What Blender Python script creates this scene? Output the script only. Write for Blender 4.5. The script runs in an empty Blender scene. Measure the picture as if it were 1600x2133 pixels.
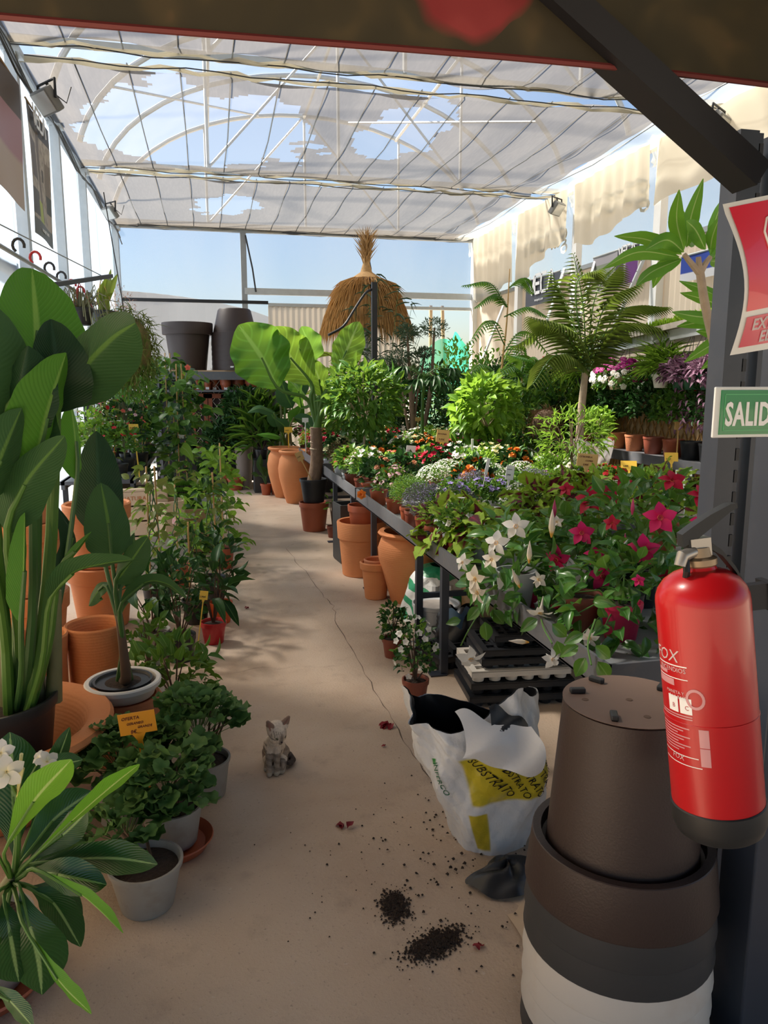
import bpy, bmesh, math, random
import numpy as np
from mathutils import Vector, Matrix, Quaternion
rng = np.random.default_rng(11); random.seed(11)
SC = bpy.context.scene; COL = SC.collection
R = math.radians; PI = math.pi

# ------------------------------------------------------------------ camera
F = 1570.0; YAW = R(13.0); PITCH = R(9.6); H = 1.55
CAM = Vector((0, 0, H))
FW = Vector((math.sin(YAW)*math.cos(PITCH), math.cos(YAW)*math.cos(PITCH), -math.sin(PITCH)))
RT = Vector((math.cos(YAW), -math.sin(YAW), 0)); UP = RT.cross(FW)
cd = bpy.data.cameras.new('camera'); cam = bpy.data.objects.new('camera', cd); COL.objects.link(cam)
cam.matrix_world = Matrix(((RT.x, UP.x, -FW.x, 0), (RT.y, UP.y, -FW.y, 0), (RT.z, UP.z, -FW.z, H), (0, 0, 0, 1)))
cd.sensor_fit = 'VERTICAL'; cd.sensor_height = 24.0; cd.lens = 24.0*F/2133.0
cd.clip_start = 0.05; cd.clip_end = 400
SC.camera = cam
# ------------------------------------------------------------------ light
SUN_AZ, SUN_EL = R(-54), R(49)         # azimuth from +Y (down the room) towards +X: the sun stands ahead on the left
SUN_DIR = Vector((math.sin(SUN_AZ)*math.cos(SUN_EL), math.cos(SUN_AZ)*math.cos(SUN_EL), math.sin(SUN_EL)))
w = bpy.data.worlds.new('sky'); SC.world = w; w.use_nodes = True
nt = w.node_tree; bg = nt.nodes['Background']
sk = nt.nodes.new('ShaderNodeTexSky'); sk.sky_type = 'NISHITA'; sk.sun_disc = False
sk.sun_elevation = SUN_EL; sk.sun_rotation = SUN_AZ; sk.air_density = 1.1; sk.dust_density = 1.6; sk.ozone_density = 1.2
nt.links.new(sk.outputs[0], bg.inputs[0]); bg.inputs[1].default_value = 0.10
sl = bpy.data.lights.new('sun', 'SUN'); so = bpy.data.objects.new('sun', sl); COL.objects.link(so)
sl.energy = 15.0; sl.angle = R(7.0); sl.color = (1.0, 0.90, 0.76)
so.rotation_euler = SUN_DIR.to_track_quat('Z', 'Y').to_euler(); so.location = (10, 10, 20)
SC.view_settings.view_transform = 'Standard'; SC.view_settings.look = 'None'
SC.view_settings.gamma = 1.0; SC.view_settings.use_curve_mapping = False
SC.view_settings.exposure = 0.90
SC.cycles.max_bounces = 10; SC.cycles.transparent_max_bounces = 24; SC.cycles.diffuse_bounces = 5
SC.cycles.caustics_reflective = False; SC.cycles.caustics_refractive = False
SC.cycles.sample_clamp_indirect = 6.0

# ------------------------------------------------------------------ pixels of the 1600x2133 photograph -> points
def ray(x, y): return FW + RT*((x-800)/F) - UP*((y-1066.5)/F)
def AZ(x, y, z=0.0): d = ray(x, y); return CAM + d*((z-H)/d.z)
def AX(x, y, v): d = ray(x, y); return CAM + d*(v/d.x)
def AY(x, y, v): d = ray(x, y); return CAM + d*(v/d.y)
def mpp(p): return (Vector(p)-CAM).dot(FW)/F           # metres per pixel at a point
def on_ell(x, y, c, r):                                # first hit of a pixel's ray with an ellipsoid
    d = ray(x, y); c = Vector(c)
    q = Vector(((CAM.x-c.x)/r[0], (CAM.y-c.y)/r[1], (CAM.z-c.z)/r[2])); e = Vector((d.x/r[0], d.y/r[1], d.z/r[2]))
    a = e.dot(e); b = 2*q.dot(e); k = q.dot(q)-1; D = b*b-4*a*k
    t = (-b-math.sqrt(D))/(2*a) if D > 0 else -b/(2*a)
    return CAM + d*t

# ------------------------------------------------------------------ objects
def link(o, parent=None):
    COL.objects.link(o)
    if parent is not None: o.parent = parent
    return o
def tag(o, label=None, cat=None, group=None, kind=None):
    if label: o['label'] = label
    if cat: o['category'] = cat
    if group: o['group'] = group
    if kind: o['kind'] = kind
    return o
def thing(name, label, cat, loc=(0, 0, 0), rz=0.0, group=None, rot=None):
    o = bpy.data.objects.new(name, None); o.empty_display_size = 0.1; link(o)
    o.location = loc; o.rotation_euler = rot if rot is not None else (0, 0, rz)
    return tag(o, label, cat, group)
def structure(name, loc=(0, 0, 0)):
    o = bpy.data.objects.new(name, None); link(o); o.location = loc; o['kind'] = 'structure'; return o
def inst(name, me, parent, M=None):
    o = bpy.data.objects.new(name, me); link(o, parent)
    if M is not None: o.matrix_local = M
    return o
def V(*a): return Vector(a)

class MB:
    """collects shapes into one mesh"""
    def __init__(s): s.v = []; s.f = []; s.uv = []
    def add(s, v, f, uv=None):
        n = len(s.v); s.v += [tuple(p) for p in v]
        for i, q in enumerate(f):
            s.f.append(tuple(n+k for k in q)); s.uv.append([uv[k] for k in q] if uv else [(0.5, 0.5)]*len(q))
        return s
    def box(s, c, d, rot=None):
        hx, hy, hz = d[0]/2, d[1]/2, d[2]/2
        P = [V(x, y, z) for z in (-hz, hz) for x, y in ((-hx, -hy), (hx, -hy), (hx, hy), (-hx, hy))]
        if rot is not None: P = [rot @ p for p in P]
        c = Vector(c)
        return s.add([p+c for p in P], [(0, 3, 2, 1), (4, 5, 6, 7), (0, 1, 5, 4), (1, 2, 6, 5), (2, 3, 7, 6), (3, 0, 4, 7)],
                     )
    def beam(s, a, b, w, h, up=(0, 0, 1)):
        a, b = Vector(a), Vector(b); y = (b-a).normalized(); x = y.cross(Vector(up))
        if x.length < 1e-4: x = y.cross(V(1, 0, 0))
        x.normalize(); z = x.cross(y)
        return s.box((a+b)/2, (w, (b-a).length, h), Matrix((x, y, z)).transposed())
    def lathe(s, prof, n=32, c=(0, 0, 0), sx=1.0, sy=1.0, wob=None):
        v = []; f = []; uv = []
        for i, (r, z) in enumerate(prof):
            for k in range(n):
                a = 2*PI*k/n; rr = r*(wob(a, z) if wob else 1)
                v.append((c[0]+rr*math.cos(a)*sx, c[1]+rr*math.sin(a)*sy, c[2]+z)); uv.append((k/n, i/max(1, len(prof)-1)))
        for i in range(len(prof)-1):
            for k in range(n):
                k2 = (k+1) % n; f.append((i*n+k, i*n+k2, (i+1)*n+k2, (i+1)*n+k))
        if prof[0][0] > 1e-4: f.append(tuple(range(n-1, -1, -1)))
        if prof[-1][0] > 1e-4: f.append(tuple((len(prof)-1)*n+k for k in range(n)))
        return s.add(v, f, uv)
    def tube(s, pts, r, n=6, cap=True):
        pts = [Vector(p) for p in pts]; m = len(pts)
        rad = list(r) if hasattr(r, '__len__') else [r]*m
        v = []; f = []; uv = []; ref = None
        for i, p in enumerate(pts):
            t = (pts[min(i+1, m-1)]-pts[max(i-1, 0)])
            t = t.normalized() if t.length > 1e-9 else V(0, 0, 1)
            if ref is None: ref = V(1, 0, 0) if abs(t.x) < 0.9 else V(0, 1, 0)
            a = (ref-t*ref.dot(t)).normalized(); b = t.cross(a); ref = a
            for k in range(n):
                q = 2*PI*k/n; v.append(p+(a*math.cos(q)+b*math.sin(q))*rad[i]); uv.append((k/n, i/(m-1)))
        for i in range(m-1):
            for k in range(n):
                k2 = (k+1) % n; f.append((i*n+k, i*n+k2, (i+1)*n+k2, (i+1)*n+k))
        if cap: f.append(tuple(range(n-1, -1, -1))); f.append(tuple((m-1)*n+k for k in range(n)))
        return s.add(v, f, uv)
    def ball(s, c, r, n=12, m=8):
        r = r if hasattr(r, '__len__') else (r, r, r)
        pr = [(math.sin(PI*i/m), -math.cos(PI*i/m)*r[2]) for i in range(m+1)]; pr[0] = (1e-5, -r[2]); pr[-1] = (1e-5, r[2])
        return s.lathe(pr, n, c, r[0], r[1])
    def prism(s, poly, h, M=None):
        """2D outline extruded along local z"""
        n = len(poly); P = [V(x, y, 0) for x, y in poly]+[V(x, y, h) for x, y in poly]
        if M is not None: P = [M @ p for p in P]
        return s.add(P, [tuple(range(n-1, -1, -1)), tuple(range(n, 2*n))]+[(i, (i+1) % n, n+(i+1) % n, n+i) for i in range(n)])
    def grid(s, fn, nu, nv):
        v = []; uv = []; f = []
        for j in range(nv+1):
            for i in range(nu+1):
                v.append(fn(i/nu, j/nv)); uv.append((i/nu, j/nv))
        for j in range(nv):
            for i in range(nu):
                a = j*(nu+1)+i; f.append((a, a+1, a+nu+2, a+nu+1))
        return s.add(v, f, uv)
    def mesh(s, name, mat, smooth=True, sharp=38):
        me = bpy.data.meshes.new(name); me.from_pydata(s.v, [], s.f)
        ul = me.uv_layers.new(name='UVMap'); ul.data.foreach_set('uv', np.array([c for q in s.uv for p in q for c in p], dtype=np.float32))
        if mat: me.materials.append(mat)
        if smooth:
            me.polygons.foreach_set('use_smooth', [True]*len(me.polygons)); me.set_sharp_from_angle(angle=R(sharp))
        me.update(); return me
    def build(s, name, mat, parent=None, smooth=True, sharp=38, M=None, bev=0.0):
        o = inst(name, s.mesh(name, mat, smooth, sharp), parent, M)
        if bev:
            b = o.modifiers.new('bevel', 'BEVEL'); b.width = bev; b.segments = 2; b.limit_method = 'ANGLE'
        return o
def box(name, c, d, mat, parent=None, rot=None, bev=0.0): return MB().box(c, d, rot).build(name, mat, parent, False, bev=bev)

def mesh_np(name, Vv, Fq, UVv, mat, smooth=True):
    me = bpy.data.meshes.new(name); k = Fq.shape[1]; tot = np.full(len(Fq), k, dtype=np.int32); Fl = Fq.ravel()
    if k == 4:
        dup = Fq[:, 2] == Fq[:, 3]
        if dup.any(): tot[dup] = 3; keep = np.ones(Fq.shape, bool); keep[dup, 3] = False; Fl = Fq[keep]
    me.vertices.add(len(Vv)); me.vertices.foreach_set('co', Vv.astype(np.float32).ravel())
    me.loops.add(len(Fl)); me.loops.foreach_set('vertex_index', Fl.astype(np.int32))
    me.polygons.add(len(Fq)); me.polygons.foreach_set('loop_start', np.concatenate([[0], np.cumsum(tot)[:-1]]).astype(np.int32))
    me.polygons.foreach_set('use_smooth', np.full(len(Fq), smooth))
    ul = me.uv_layers.new(name='UVMap'); ul.data.foreach_set('uv', UVv[Fl].astype(np.float32).ravel())
    if mat: me.materials.append(mat)
    me.update(calc_edges=True); me.validate(); return me

# ------------------------------------------------------------------ leaves and flowers as templates (verts, quads, uv): along +Y, normal +Z
def prof(kind, t):
    if kind == 'ovate': return math.sin(PI*min(1, t**0.75))**0.9
    if kind == 'lance': return math.sin(PI*t**0.85)**0.8*(1-0.15*t)
    if kind == 'obov': return max(0.0, math.sin(PI*t**1.7))**0.75*0.98+0.03*(1-t)
    if kind == 'round': return math.sqrt(max(0, 1-(2*t-1)**2))
    if kind == 'banana': return min(1, t*5)**.6*max(0, 1-t**3.2)**.6*(.86+.14*math.sin(PI*t))
    if kind == 'shield': return max(0, math.sin(PI*min(1, t**1.15)))**.62
    if kind == 'heart': return (math.sin(PI*min(1, (t+0.06)**0.5))**0.8) if t < 1 else 0
    if kind == 'lin': return (1-t**3)*(0.5+0.5*min(1, t*6))
    if kind == 'petal': return math.sin(PI*min(1, t**1.25*0.93+0.02))**0.8
    if kind == 'point': return max(0, math.sin(PI*t**0.9))**1.1
    return 1.0
def tmpl(kind, rows=4, droop=0.25, fold=0.25, cols=2, wave=0.0, seed=0):
    rr = random.Random(seed); v = []; uv = []; f = []
    for j in range(rows+1):
        t = j/rows; wd = max(0.012, prof(kind, min(t, 0.999)))
        for i in range(cols+1):
            u = 2*i/cols-1
            z = -droop*t*t + fold*abs(u)*wd*0.5 + wave*math.sin(t*17+u*2+seed)*abs(u)*0.5
            v.append((u*wd*0.5, t*(1-0.08*droop), z)); uv.append(((u+1)/2, t))
    for j in range(rows):
        for i in range(cols):
            a = j*(cols+1)+i; f.append((a, a+1, a+cols+2, a+cols+1))
    return np.array(v), np.array(f), np.array(uv)
def t_geranium(seed=0):
    rr = random.Random(seed); N = 20; v = [(0, 0.5, -0.06)]; uv = [(0.5, 0)]; f = []
    for ring, rad in ((0, 0.27), (1, 0.5)):
        for k in range(N):
            a = 2*PI*k/N-PI/2; lob = 1+0.10*math.cos(7*a+1.1)*ring
            if k == 0: lob *= 0.35
            z = (0.10 if ring else 0.0)*math.sin(5*a+seed*2)+0.10*ring+rr.uniform(-.03, .03)
            v.append((rad*lob*math.cos(a), 0.5+rad*lob*math.sin(a), z)); uv.append((k/N, 0.5+0.5*ring))
    for k in range(N):
        k2 = (k+1) % N; f.append((0, 1+k, 1+k2, 1+k2)); f.append((1+k, 1+N+k, 1+N+k2, 1+k2))
    return np.array(v), np.array(f), np.array(uv)
def t_flower(n=5, L=0.5, W=0.4, cup=0.5, layers=1, kind='petal', tube=0.0, twist=0.0, rows=3):
    """petals round +Z; uv.y runs from the throat to the petal tip"""
    tv, tf, tu = tmpl(kind, rows, 0.35, 0.15); Vs = []; Fs = []; Us = []; m = 0
    for l in range(layers):
        c = cup+(1.35-cup)*l/max(1, layers); Ll = L*(1-0.55*l/max(1, layers)); 
        for k in range(n):
            a = 2*PI*(k+0.5*(l % 2))/n
            M = Matrix.Rotation(a, 3, 'Z') @ Matrix.Rotation(c, 3, 'X') @ Matrix.Rotation(twist, 3, 'Y')
            p = tv*np.array([W*(1-0.4*l/max(1, layers)), Ll, Ll]); p[:, 1] += 0.04*L
            Vs.append(p @ np.array(M).T+np.array([0, 0, tube+0.05*l*L])); Fs.append(tf+m); Us.append(np.column_stack([tu[:, 0], 0.15+0.85*tu[:, 1]])); m += len(tv)
    if tube > 0:
        N = 6; ring = []
        for z, r in ((0, 0.03*L), (tube*0.55, 0.10*L), (tube, 0.22*L), (tube*1.1, 0.16*L)):
            for k in range(N): ring.append((r*math.cos(2*PI*k/N), r*math.sin(2*PI*k/N), z))
        ff = [(j*N+k, j*N+(k+1) % N, (j+1)*N+(k+1) % N, (j+1)*N+k) for j in range(3) for k in range(N)]
        Vs.append(np.array(ring)); Fs.append(np.array(ff)+m); Us.append(np.column_stack([np.full(len(ring), .5), np.repeat([1.0, 0.9, 0.5, 0.0], N)])); m += len(ring)
    return np.vstack(Vs), np.vstack(Fs), np.vstack(Us)
def tm(name, T, mat, scale=1.0): return mesh_np(name, T[0]*scale, T[1], T[2], mat)

def norm(a): return a/np.maximum(1e-9, np.linalg.norm(a, axis=-1, keepdims=True))
def frames(d, up):
    y = norm(d); x = norm(np.cross(y, up)); z = np.cross(x, y); return np.stack([x, y, z], axis=2)   # columns
def scatter(T, pos, d, up, L, W):
    tv, tf, tu = T; n = len(pos); Rm = frames(d, up)
    S = np.stack([W, L, L], axis=1)[:, None, :]*tv[None]
    Vv = np.einsum('nij,nkj->nki', Rm, S)+pos[:, None, :]
    Fq = (tf[None]+(np.arange(n)*len(tv))[:, None, None]).reshape(-1, tf.shape[1])
    return Vv.reshape(-1, 3), Fq, np.tile(tu, (n, 1))
def stuff(name, T, pos, d, up, L, W, mat, parent):
    n = len(pos); L = np.broadcast_to(L, n); W = np.broadcast_to(W, n)
    o = inst(name, mesh_np(name, *scatter(T, pos, d, up, L, W), mat), parent); o['kind'] = 'stuff'; return o
def singles(name, meshes, pos, d, up, L, W, parent):
    """each leaf or flower an object of its own, sharing mesh data"""
    n = len(pos); L = np.broadcast_to(L, n); W = np.broadcast_to(W, n); Rm = frames(d, up); out = []
    for i in range(n):
        A = Rm[i]*np.array([W[i], L[i], L[i]])[None, :]; p = pos[i]
        M = Matrix(((A[0, 0], A[0, 1], A[0, 2], p[0]), (A[1, 0], A[1, 1], A[1, 2], p[1]), (A[2, 0], A[2, 1], A[2, 2], p[2]), (0, 0, 0, 1)))
        out.append(inst(name, meshes[i % len(meshes)], parent, M))
    return out
def cloud(n, c, r, shell=0.55, zmin=-1.0, out=0.8, jit=0.6, up=0.25, seed=0):
    """points in an ellipsoid shell with outward leaf directions and upward normals"""
    g = np.random.default_rng(seed+5); q = norm(g.normal(size=(n*4+60, 3))); q = q[q[:, 2] > zmin][:n]
    n = len(q); rad = (shell+(1-shell)*g.random(n)**0.6)[:, None]
    pos = np.array(c)+q*rad*np.array(r); d = norm(q*out+g.normal(size=(n, 3))*jit*0.6+np.array([0, 0, up]))
    u = norm(q*0.7+np.array([0, 0, 0.8])+g.normal(size=(n, 3))*0.35); return pos, d, u
def jitter(n, a, b, seed=0): return np.random.default_rng(seed+77).uniform(a, b, n)

# ------------------------------------------------------------------ materials
class N:
    def __init__(s, name):
        s.m = bpy.data.materials.new(name); s.m.use_nodes = True; s.t = s.m.node_tree; s.t.nodes.clear()
        s.out = s.t.nodes.new('ShaderNodeOutputMaterial')
    def n(s, typ, **kw):
        o = s.t.nodes.new('ShaderNode'+typ)
        for k, v in kw.items():
            if k.startswith('i_'):
                key = k[2:]; key = int(key) if key.isdigit() else key.replace('_', ' ')
                s.set(o.inputs[key], v)
            else: setattr(o, k, v)
        return o
    def set(s, sock, v):
        if isinstance(v, bpy.types.NodeSocket): s.t.links.new(v, sock)
        elif isinstance(v, bpy.types.Node): s.t.links.new(v.outputs[0], sock)
        else:
            if hasattr(sock.default_value, '__len__') and not hasattr(v, '__len__'): v = (v,)*len(sock.default_value)
            if hasattr(v, '__len__') and len(v) == 3 and len(sock.default_value) == 4: v = (*v, 1)
            sock.default_value = v
    def mix(s, fac, a, b, mode='MIX'):
        o = s.t.nodes.new('ShaderNodeMix'); o.data_type = 'RGBA'; o.blend_type = mode
        s.set(o.inputs[0], fac); s.set(o.inputs[6], a); s.set(o.inputs[7], b); return o.outputs[2]
    def math(s, op, a, b=0.0, c=None):
        o = s.t.nodes.new('ShaderNodeMath'); o.operation = op; s.set(o.inputs[0], a); s.set(o.inputs[1], b)
        if c is not None: s.set(o.inputs[2], c)
        return o.outputs[0]
    def ramp(s, fac, stops, interp='LINEAR'):
        o = s.t.nodes.new('ShaderNodeValToRGB'); s.set(o.inputs[0], fac); e = o.color_ramp.elements; o.color_ramp.interpolation = interp
        while len(e) < len(stops): e.new(0.5)
        for k, (p, c) in enumerate(stops): e[k].position = p; e[k].color = (*c, 1) if hasattr(c, '__len__') else (c, c, c, 1)
        return o.outputs[0]
    def noise(s, scale, detail=3, coord='Object', rough=0.55, stretch=None, dim='3D'):
        tc = s.t.nodes.new('ShaderNodeTexCoord'); src = tc.outputs[coord]
        if stretch:
            mp = s.t.nodes.new('ShaderNodeMapping'); s.t.links.new(src, mp.inputs[0]); mp.inputs['Scale'].default_value = stretch; src = mp.outputs[0]
        o = s.t.nodes.new('ShaderNodeTexNoise'); s.t.links.new(src, o.inputs['Vector']); o.inputs['Scale'].default_value = scale
        o.inputs['Detail'].default_value = detail; o.inputs['Roughness'].default_value = rough; return o.outputs[0]
    def bump(s, h, strength=0.3, dist=0.02):
        o = s.t.nodes.new('ShaderNodeBump'); o.inputs['Strength'].default_value = strength; o.inputs['Distance'].default_value = dist
        s.set(o.inputs['Height'], h); return o.outputs[0]
    def bsdf(s, col, rough=0.5, metal=0.0, normal=None, spec=0.5, coat=0.0):
        o = s.t.nodes.new('ShaderNodeBsdfPrincipled'); s.set(o.inputs['Base Color'], col); s.set(o.inputs['Roughness'], rough)
        o.inputs['Metallic'].default_value = metal; o.inputs['Specular IOR Level'].default_value = spec
        o.inputs['Coat Weight'].default_value = coat
        if normal is not None: s.t.links.new(normal, o.inputs['Normal'])
        return o.outputs[0]
    def shmix(s, fac, a, b):
        o = s.t.nodes.new('ShaderNodeMixShader'); s.set(o.inputs[0], fac); s.t.links.new(a, o.inputs[1]); s.t.links.new(b, o.inputs[2]); return o.outputs[0]
    def done(s, sh): s.t.links.new(sh, s.out.inputs[0]); return s.m

def plain(name, col, rough=0.5, metal=0.0, var=0.12, scale=6.0, bump=0.0, bscale=60.0, spec=0.5, coat=0.0, dirt=None):
    k = N(name); nz = k.noise(scale, 4)
    c = k.mix(k.math('MULTIPLY', nz, 1.0), tuple(x*(1-var) for x in col), tuple(min(1, x*(1+var)) for x in col))
    if dirt: c = k.mix(k.ramp(k.noise(scale*2.3, 6), [(0.52, 0), (0.72, 0.6)]), c, dirt)
    nm = k.bump(k.noise(bscale, 4), bump, 0.01) if bump else None
    return k.done(k.bsdf(c, rough, metal, nm, spec, coat))
def leafmat(name, a, b, rough=0.42, tr=0.3, rib=None, veins=0.0, edge=None, edgew=0.8, mid=None, spec=0.22, vn=24, back=None):
    k = N(name); gi = k.n('NewGeometry'); oi = k.n('ObjectInfo')
    rnd = k.math('FRACT', k.math('ADD', gi.outputs['Random Per Island'], oi.outputs['Random']))
    c = k.mix(rnd, a, b); uv = k.n('UVMap'); sp = k.n('SeparateXYZ'); k.t.links.new(uv.outputs[0], sp.inputs[0])
    u = k.math('ABSOLUTE', k.math('SUBTRACT', sp.outputs[0], 0.5)); v = sp.outputs[1]; nm = None
    if mid: c = k.mix(k.ramp(v, [(0.15, 1), (0.62, 0)]), c, mid)
    if edge: c = k.mix(k.ramp(k.math('MULTIPLY', u, 2.0), [(edgew-0.12, 0), (edgew, 1)]), c, edge)
    if veins:
        wv = k.math('SINE', k.math('MULTIPLY', k.math('SUBTRACT', v, k.math('MULTIPLY', u, 0.55)), float(vn*6.283)))
        c = k.mix(k.math('MULTIPLY', k.ramp(wv, [(0.6, 0), (1.0, 1)]), veins), c, tuple(min(1, x*1.9+0.02) for x in a))
        nm = k.bump(wv, 0.16, 0.003)
    if back: c = k.mix(gi.outputs['Backfacing'], c, back)
    if rib: c = k.mix(k.ramp(u, [(0.024, 1), (0.05, 0)]), c, rib)
    s1 = k.bsdf(c, rough, 0, nm, spec); t = k.n('BsdfTranslucent')
    k.t.links.new(k.mix(0.32, c, (0.55, 0.80, 0.08), 'MIX') if tr > 0.2 else c, t.inputs[0])
    return k.done(k.shmix(tr, s1, t.outputs[0]))
def petalmat(name, outer, inner=None, throat=None, tr=0.3, rough=0.5, var=0.25):
    k = N(name); uv = k.n('UVMap'); sp = k.n('SeparateXYZ'); k.t.links.new(uv.outputs[0], sp.inputs[0])
    gi = k.n('NewGeometry'); oi = k.n('ObjectInfo'); rnd = k.math('FRACT', k.math('ADD', gi.outputs['Random Per Island'], oi.outputs['Random']))
    o2 = k.mix(rnd, outer, tuple(x*(1-var) for x in outer)); inner = inner or outer; throat = throat or inner
    c = k.mix(k.ramp(sp.outputs[1], [(0.22, 0), (0.55, 1)]), inner, o2); c = k.mix(k.ramp(sp.outputs[1], [(0.12, 1), (0.24, 0)]), c, throat)
    s1 = k.bsdf(c, rough, 0, None, 0.3); t = k.n('BsdfTranslucent'); k.t.links.new(c, t.inputs[0])
    return k.done(k.shmix(tr, s1, t.outputs[0]))
def film(name, col, transp, transl, gloss=0.05, tint=(1, 1, 1), streak=0.0):
    """plastic sheet: part clear, part milky, a little sheen"""
    k = N(name); nz = k.noise(1.3, 4, stretch=(1, 1, 0.25))
    tp = k.n('BsdfTransparent'); k.set(tp.inputs[0], tint); tl = k.n('BsdfTranslucent'); k.set(tl.inputs[0], col); df = k.n('BsdfDiffuse'); k.set(df.inputs[0], col)
    milky = k.shmix(0.35, tl.outputs[0], df.outputs[0])
    fac = k.ramp(nz, [(0.3, max(0, 1-transp-streak)), (0.7, min(1, 1-transp+streak))]) if streak else 1-transp
    a = k.shmix(fac, tp.outputs[0], milky); gl = k.n('BsdfGlossy'); k.set(gl.inputs[0], (1, 1, 1)); k.set(gl.inputs['Roughness'], 0.25)
    return k.done(k.shmix(gloss, a, gl.outputs[0]))
G = {}
def floor_mat():
    k = N('concrete'); n1 = k.noise(0.9, 6); n2 = k.noise(7, 5); n3 = k.noise(90, 3); n4 = k.noise(2.2, 4, stretch=(1, 0.25, 1))
    c = k.ramp(n1, [(0.3, (0.40, 0.285, 0.20)), (0.5, (0.53, 0.40, 0.295)), (0.72, (0.62, 0.49, 0.375))])
    c = k.mix(k.ramp(n4, [(0.45, 0), (0.75, 0.45)]), c, (0.50, 0.43, 0.36)); c = k.mix(k.ramp(n2, [(0.58, 0), (0.8, 0.5)]), c, (0.27, 0.21, 0.165))
    c = k.mix(k.ramp(n3, [(0.62, 0), (0.72, 0.5)]), c, (0.22, 0.17, 0.13)); c = k.mix(k.ramp(k.noise(60, 2), [(0.68, 0), (0.76, 0.5)]), c, (0.62, 0.54, 0.46))
    tc = k.n('TexCoord'); ad = k.n('VectorMath', operation='ADD'); nv = k.n('TexNoise', i_Scale=1.6, i_Detail=5.0)
    k.t.links.new(tc.outputs['Object'], nv.inputs['Vector']); sc = k.n('VectorMath', operation='SCALE'); k.t.links.new(nv.outputs['Color'], sc.inputs[0]); sc.inputs['Scale'].default_value = 0.55
    k.t.links.new(tc.outputs['Object'], ad.inputs[0]); k.t.links.new(sc.outputs[0], ad.inputs[1])
    vo = k.n('TexVoronoi', feature='DISTANCE_TO_EDGE', i_Scale=0.42); k.t.links.new(ad.outputs[0], vo.inputs['Vector'])
    cr = k.math('MULTIPLY', k.ramp(vo.outputs[0], [(0.0, 1), (0.0045, 0)]), k.ramp(k.noise(1.7, 3), [(0.45, 0), (0.6, 0.55)]))
    c = k.mix(cr, c, (0.14, 0.10, 0.075))
    return k.done(k.bsdf(c, k.ramp(n2, [(0.3, 0.55), (0.7, 0.85)]), 0, k.bump(k.math('SUBTRACT', n3, cr), 0.25, 0.01), 0.35))
G['floor'] = floor_mat()
def terra_mat(name, c0, c1, spots=True):
    k = N(name); n1 = k.noise(5, 5); c = k.mix(n1, c0, c1)
    if spots: c = k.mix(k.ramp(k.noise(2.6, 4), [(0.55, 0), (0.75, 0.35)]), c, (0.60, 0.36, 0.23))
    wv = k.n('TexWave', bands_direction='Z', i_Scale=22.0, i_Distortion=0.6)
    tc = k.n('TexCoord'); k.t.links.new(tc.outputs['Object'], wv.inputs['Vector'])
    return k.done(k.bsdf(c, 0.75, 0, k.bump(k.math('ADD', k.math('MULTIPLY', wv.outputs['Fac'], 0.35), k.noise(70, 3)), 0.25, 0.006), 0.3))
G['terra'] = terra_mat('terracotta', (0.56, 0.20, 0.075), (0.66, 0.27, 0.11))
G['terra2'] = terra_mat('terracotta_dusty', (0.44, 0.16, 0.075), (0.54, 0.22, 0.11))
G['terrap'] = plain('plastic_terracotta', (0.36, 0.085, 0.035), 0.45, var=0.15)
G['brownpot'] = plain('plastic_red_brown', (0.20, 0.05, 0.028), 0.5, var=0.2)
G['redpot'] = plain('plastic_red', (0.48, 0.018, 0.022), 0.35)
G['orangepot'] = plain('plastic_orange', (0.62, 0.10, 0.025), 0.4)
G['pinkpot'] = plain('plastic_magenta', (0.60, 0.02, 0.09), 0.4)
G['greypot'] = plain('plastic_grey', (0.30, 0.285, 0.26), 0.5, var=0.1, dirt=(0.22, 0.18, 0.14))
G['paleplast'] = plain('plastic_pale_grey', (0.55, 0.57, 0.60), 0.4, var=0.08)
G['white'] = plain('plastic_white', (0.72, 0.70, 0.67), 0.4, var=0.06)
G['black'] = plain('plastic_black', (0.014, 0.015, 0.018), 0.42, var=0.3)
G['greenpot'] = plain('plastic_dark_green', (0.02, 0.09, 0.05), 0.4)
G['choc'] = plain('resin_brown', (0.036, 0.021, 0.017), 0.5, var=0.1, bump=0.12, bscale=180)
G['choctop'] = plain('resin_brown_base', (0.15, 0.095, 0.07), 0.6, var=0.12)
G['anthra'] = plain('resin_anthracite', (0.035, 0.036, 0.038), 0.5, var=0.1)
G['planterw'] = plain('resin_white', (0.60, 0.555, 0.50), 0.45, var=0.06, dirt=(0.55, 0.47, 0.40))
G['taupe'] = plain('resin_taupe', (0.21, 0.165, 0.14), 0.6)
G['soil'] = plain('soil', (0.035, 0.021, 0.014), 0.95, var=0.7, scale=55, bump=1.0, bscale=90)
G['steel'] = plain('painted_steel_grey', (0.10, 0.105, 0.118), 0.45, var=0.12, scale=9, dirt=(0.15, 0.13, 0.12))
G['darksteel'] = plain('painted_steel_dark', (0.030, 0.038, 0.055), 0.42, var=0.25, scale=4, dirt=(0.05, 0.055, 0.07))
G['black_steel'] = plain('painted_steel_black', (0.010, 0.010, 0.013), 0.5)
G['galv'] = plain('galvanised_steel', (0.52, 0.55, 0.56), 0.5, 0.35, var=0.14, scale=12)
G['galvd'] = plain('galvanised_steel_weathered', (0.33, 0.35, 0.36), 0.5, 0.3, var=0.15, scale=9)
G['whitep'] = plain('white_painted_post', (0.80, 0.80, 0.78), 0.55, var=0.05)
G['wire'] = plain('black_wire', (0.03, 0.03, 0.03), 0.6)
G['wood'] = plain('pale_wood', (0.46, 0.30, 0.17), 0.7, var=0.25, scale=14, bump=0.2)
G['cardboard'] = plain('pale_board', (0.60, 0.45, 0.31), 0.8, var=0.12, scale=10)
G['redwood'] = plain('red_stained_wood', (0.22, 0.055, 0.02), 0.55, var=0.3, scale=12)
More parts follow.
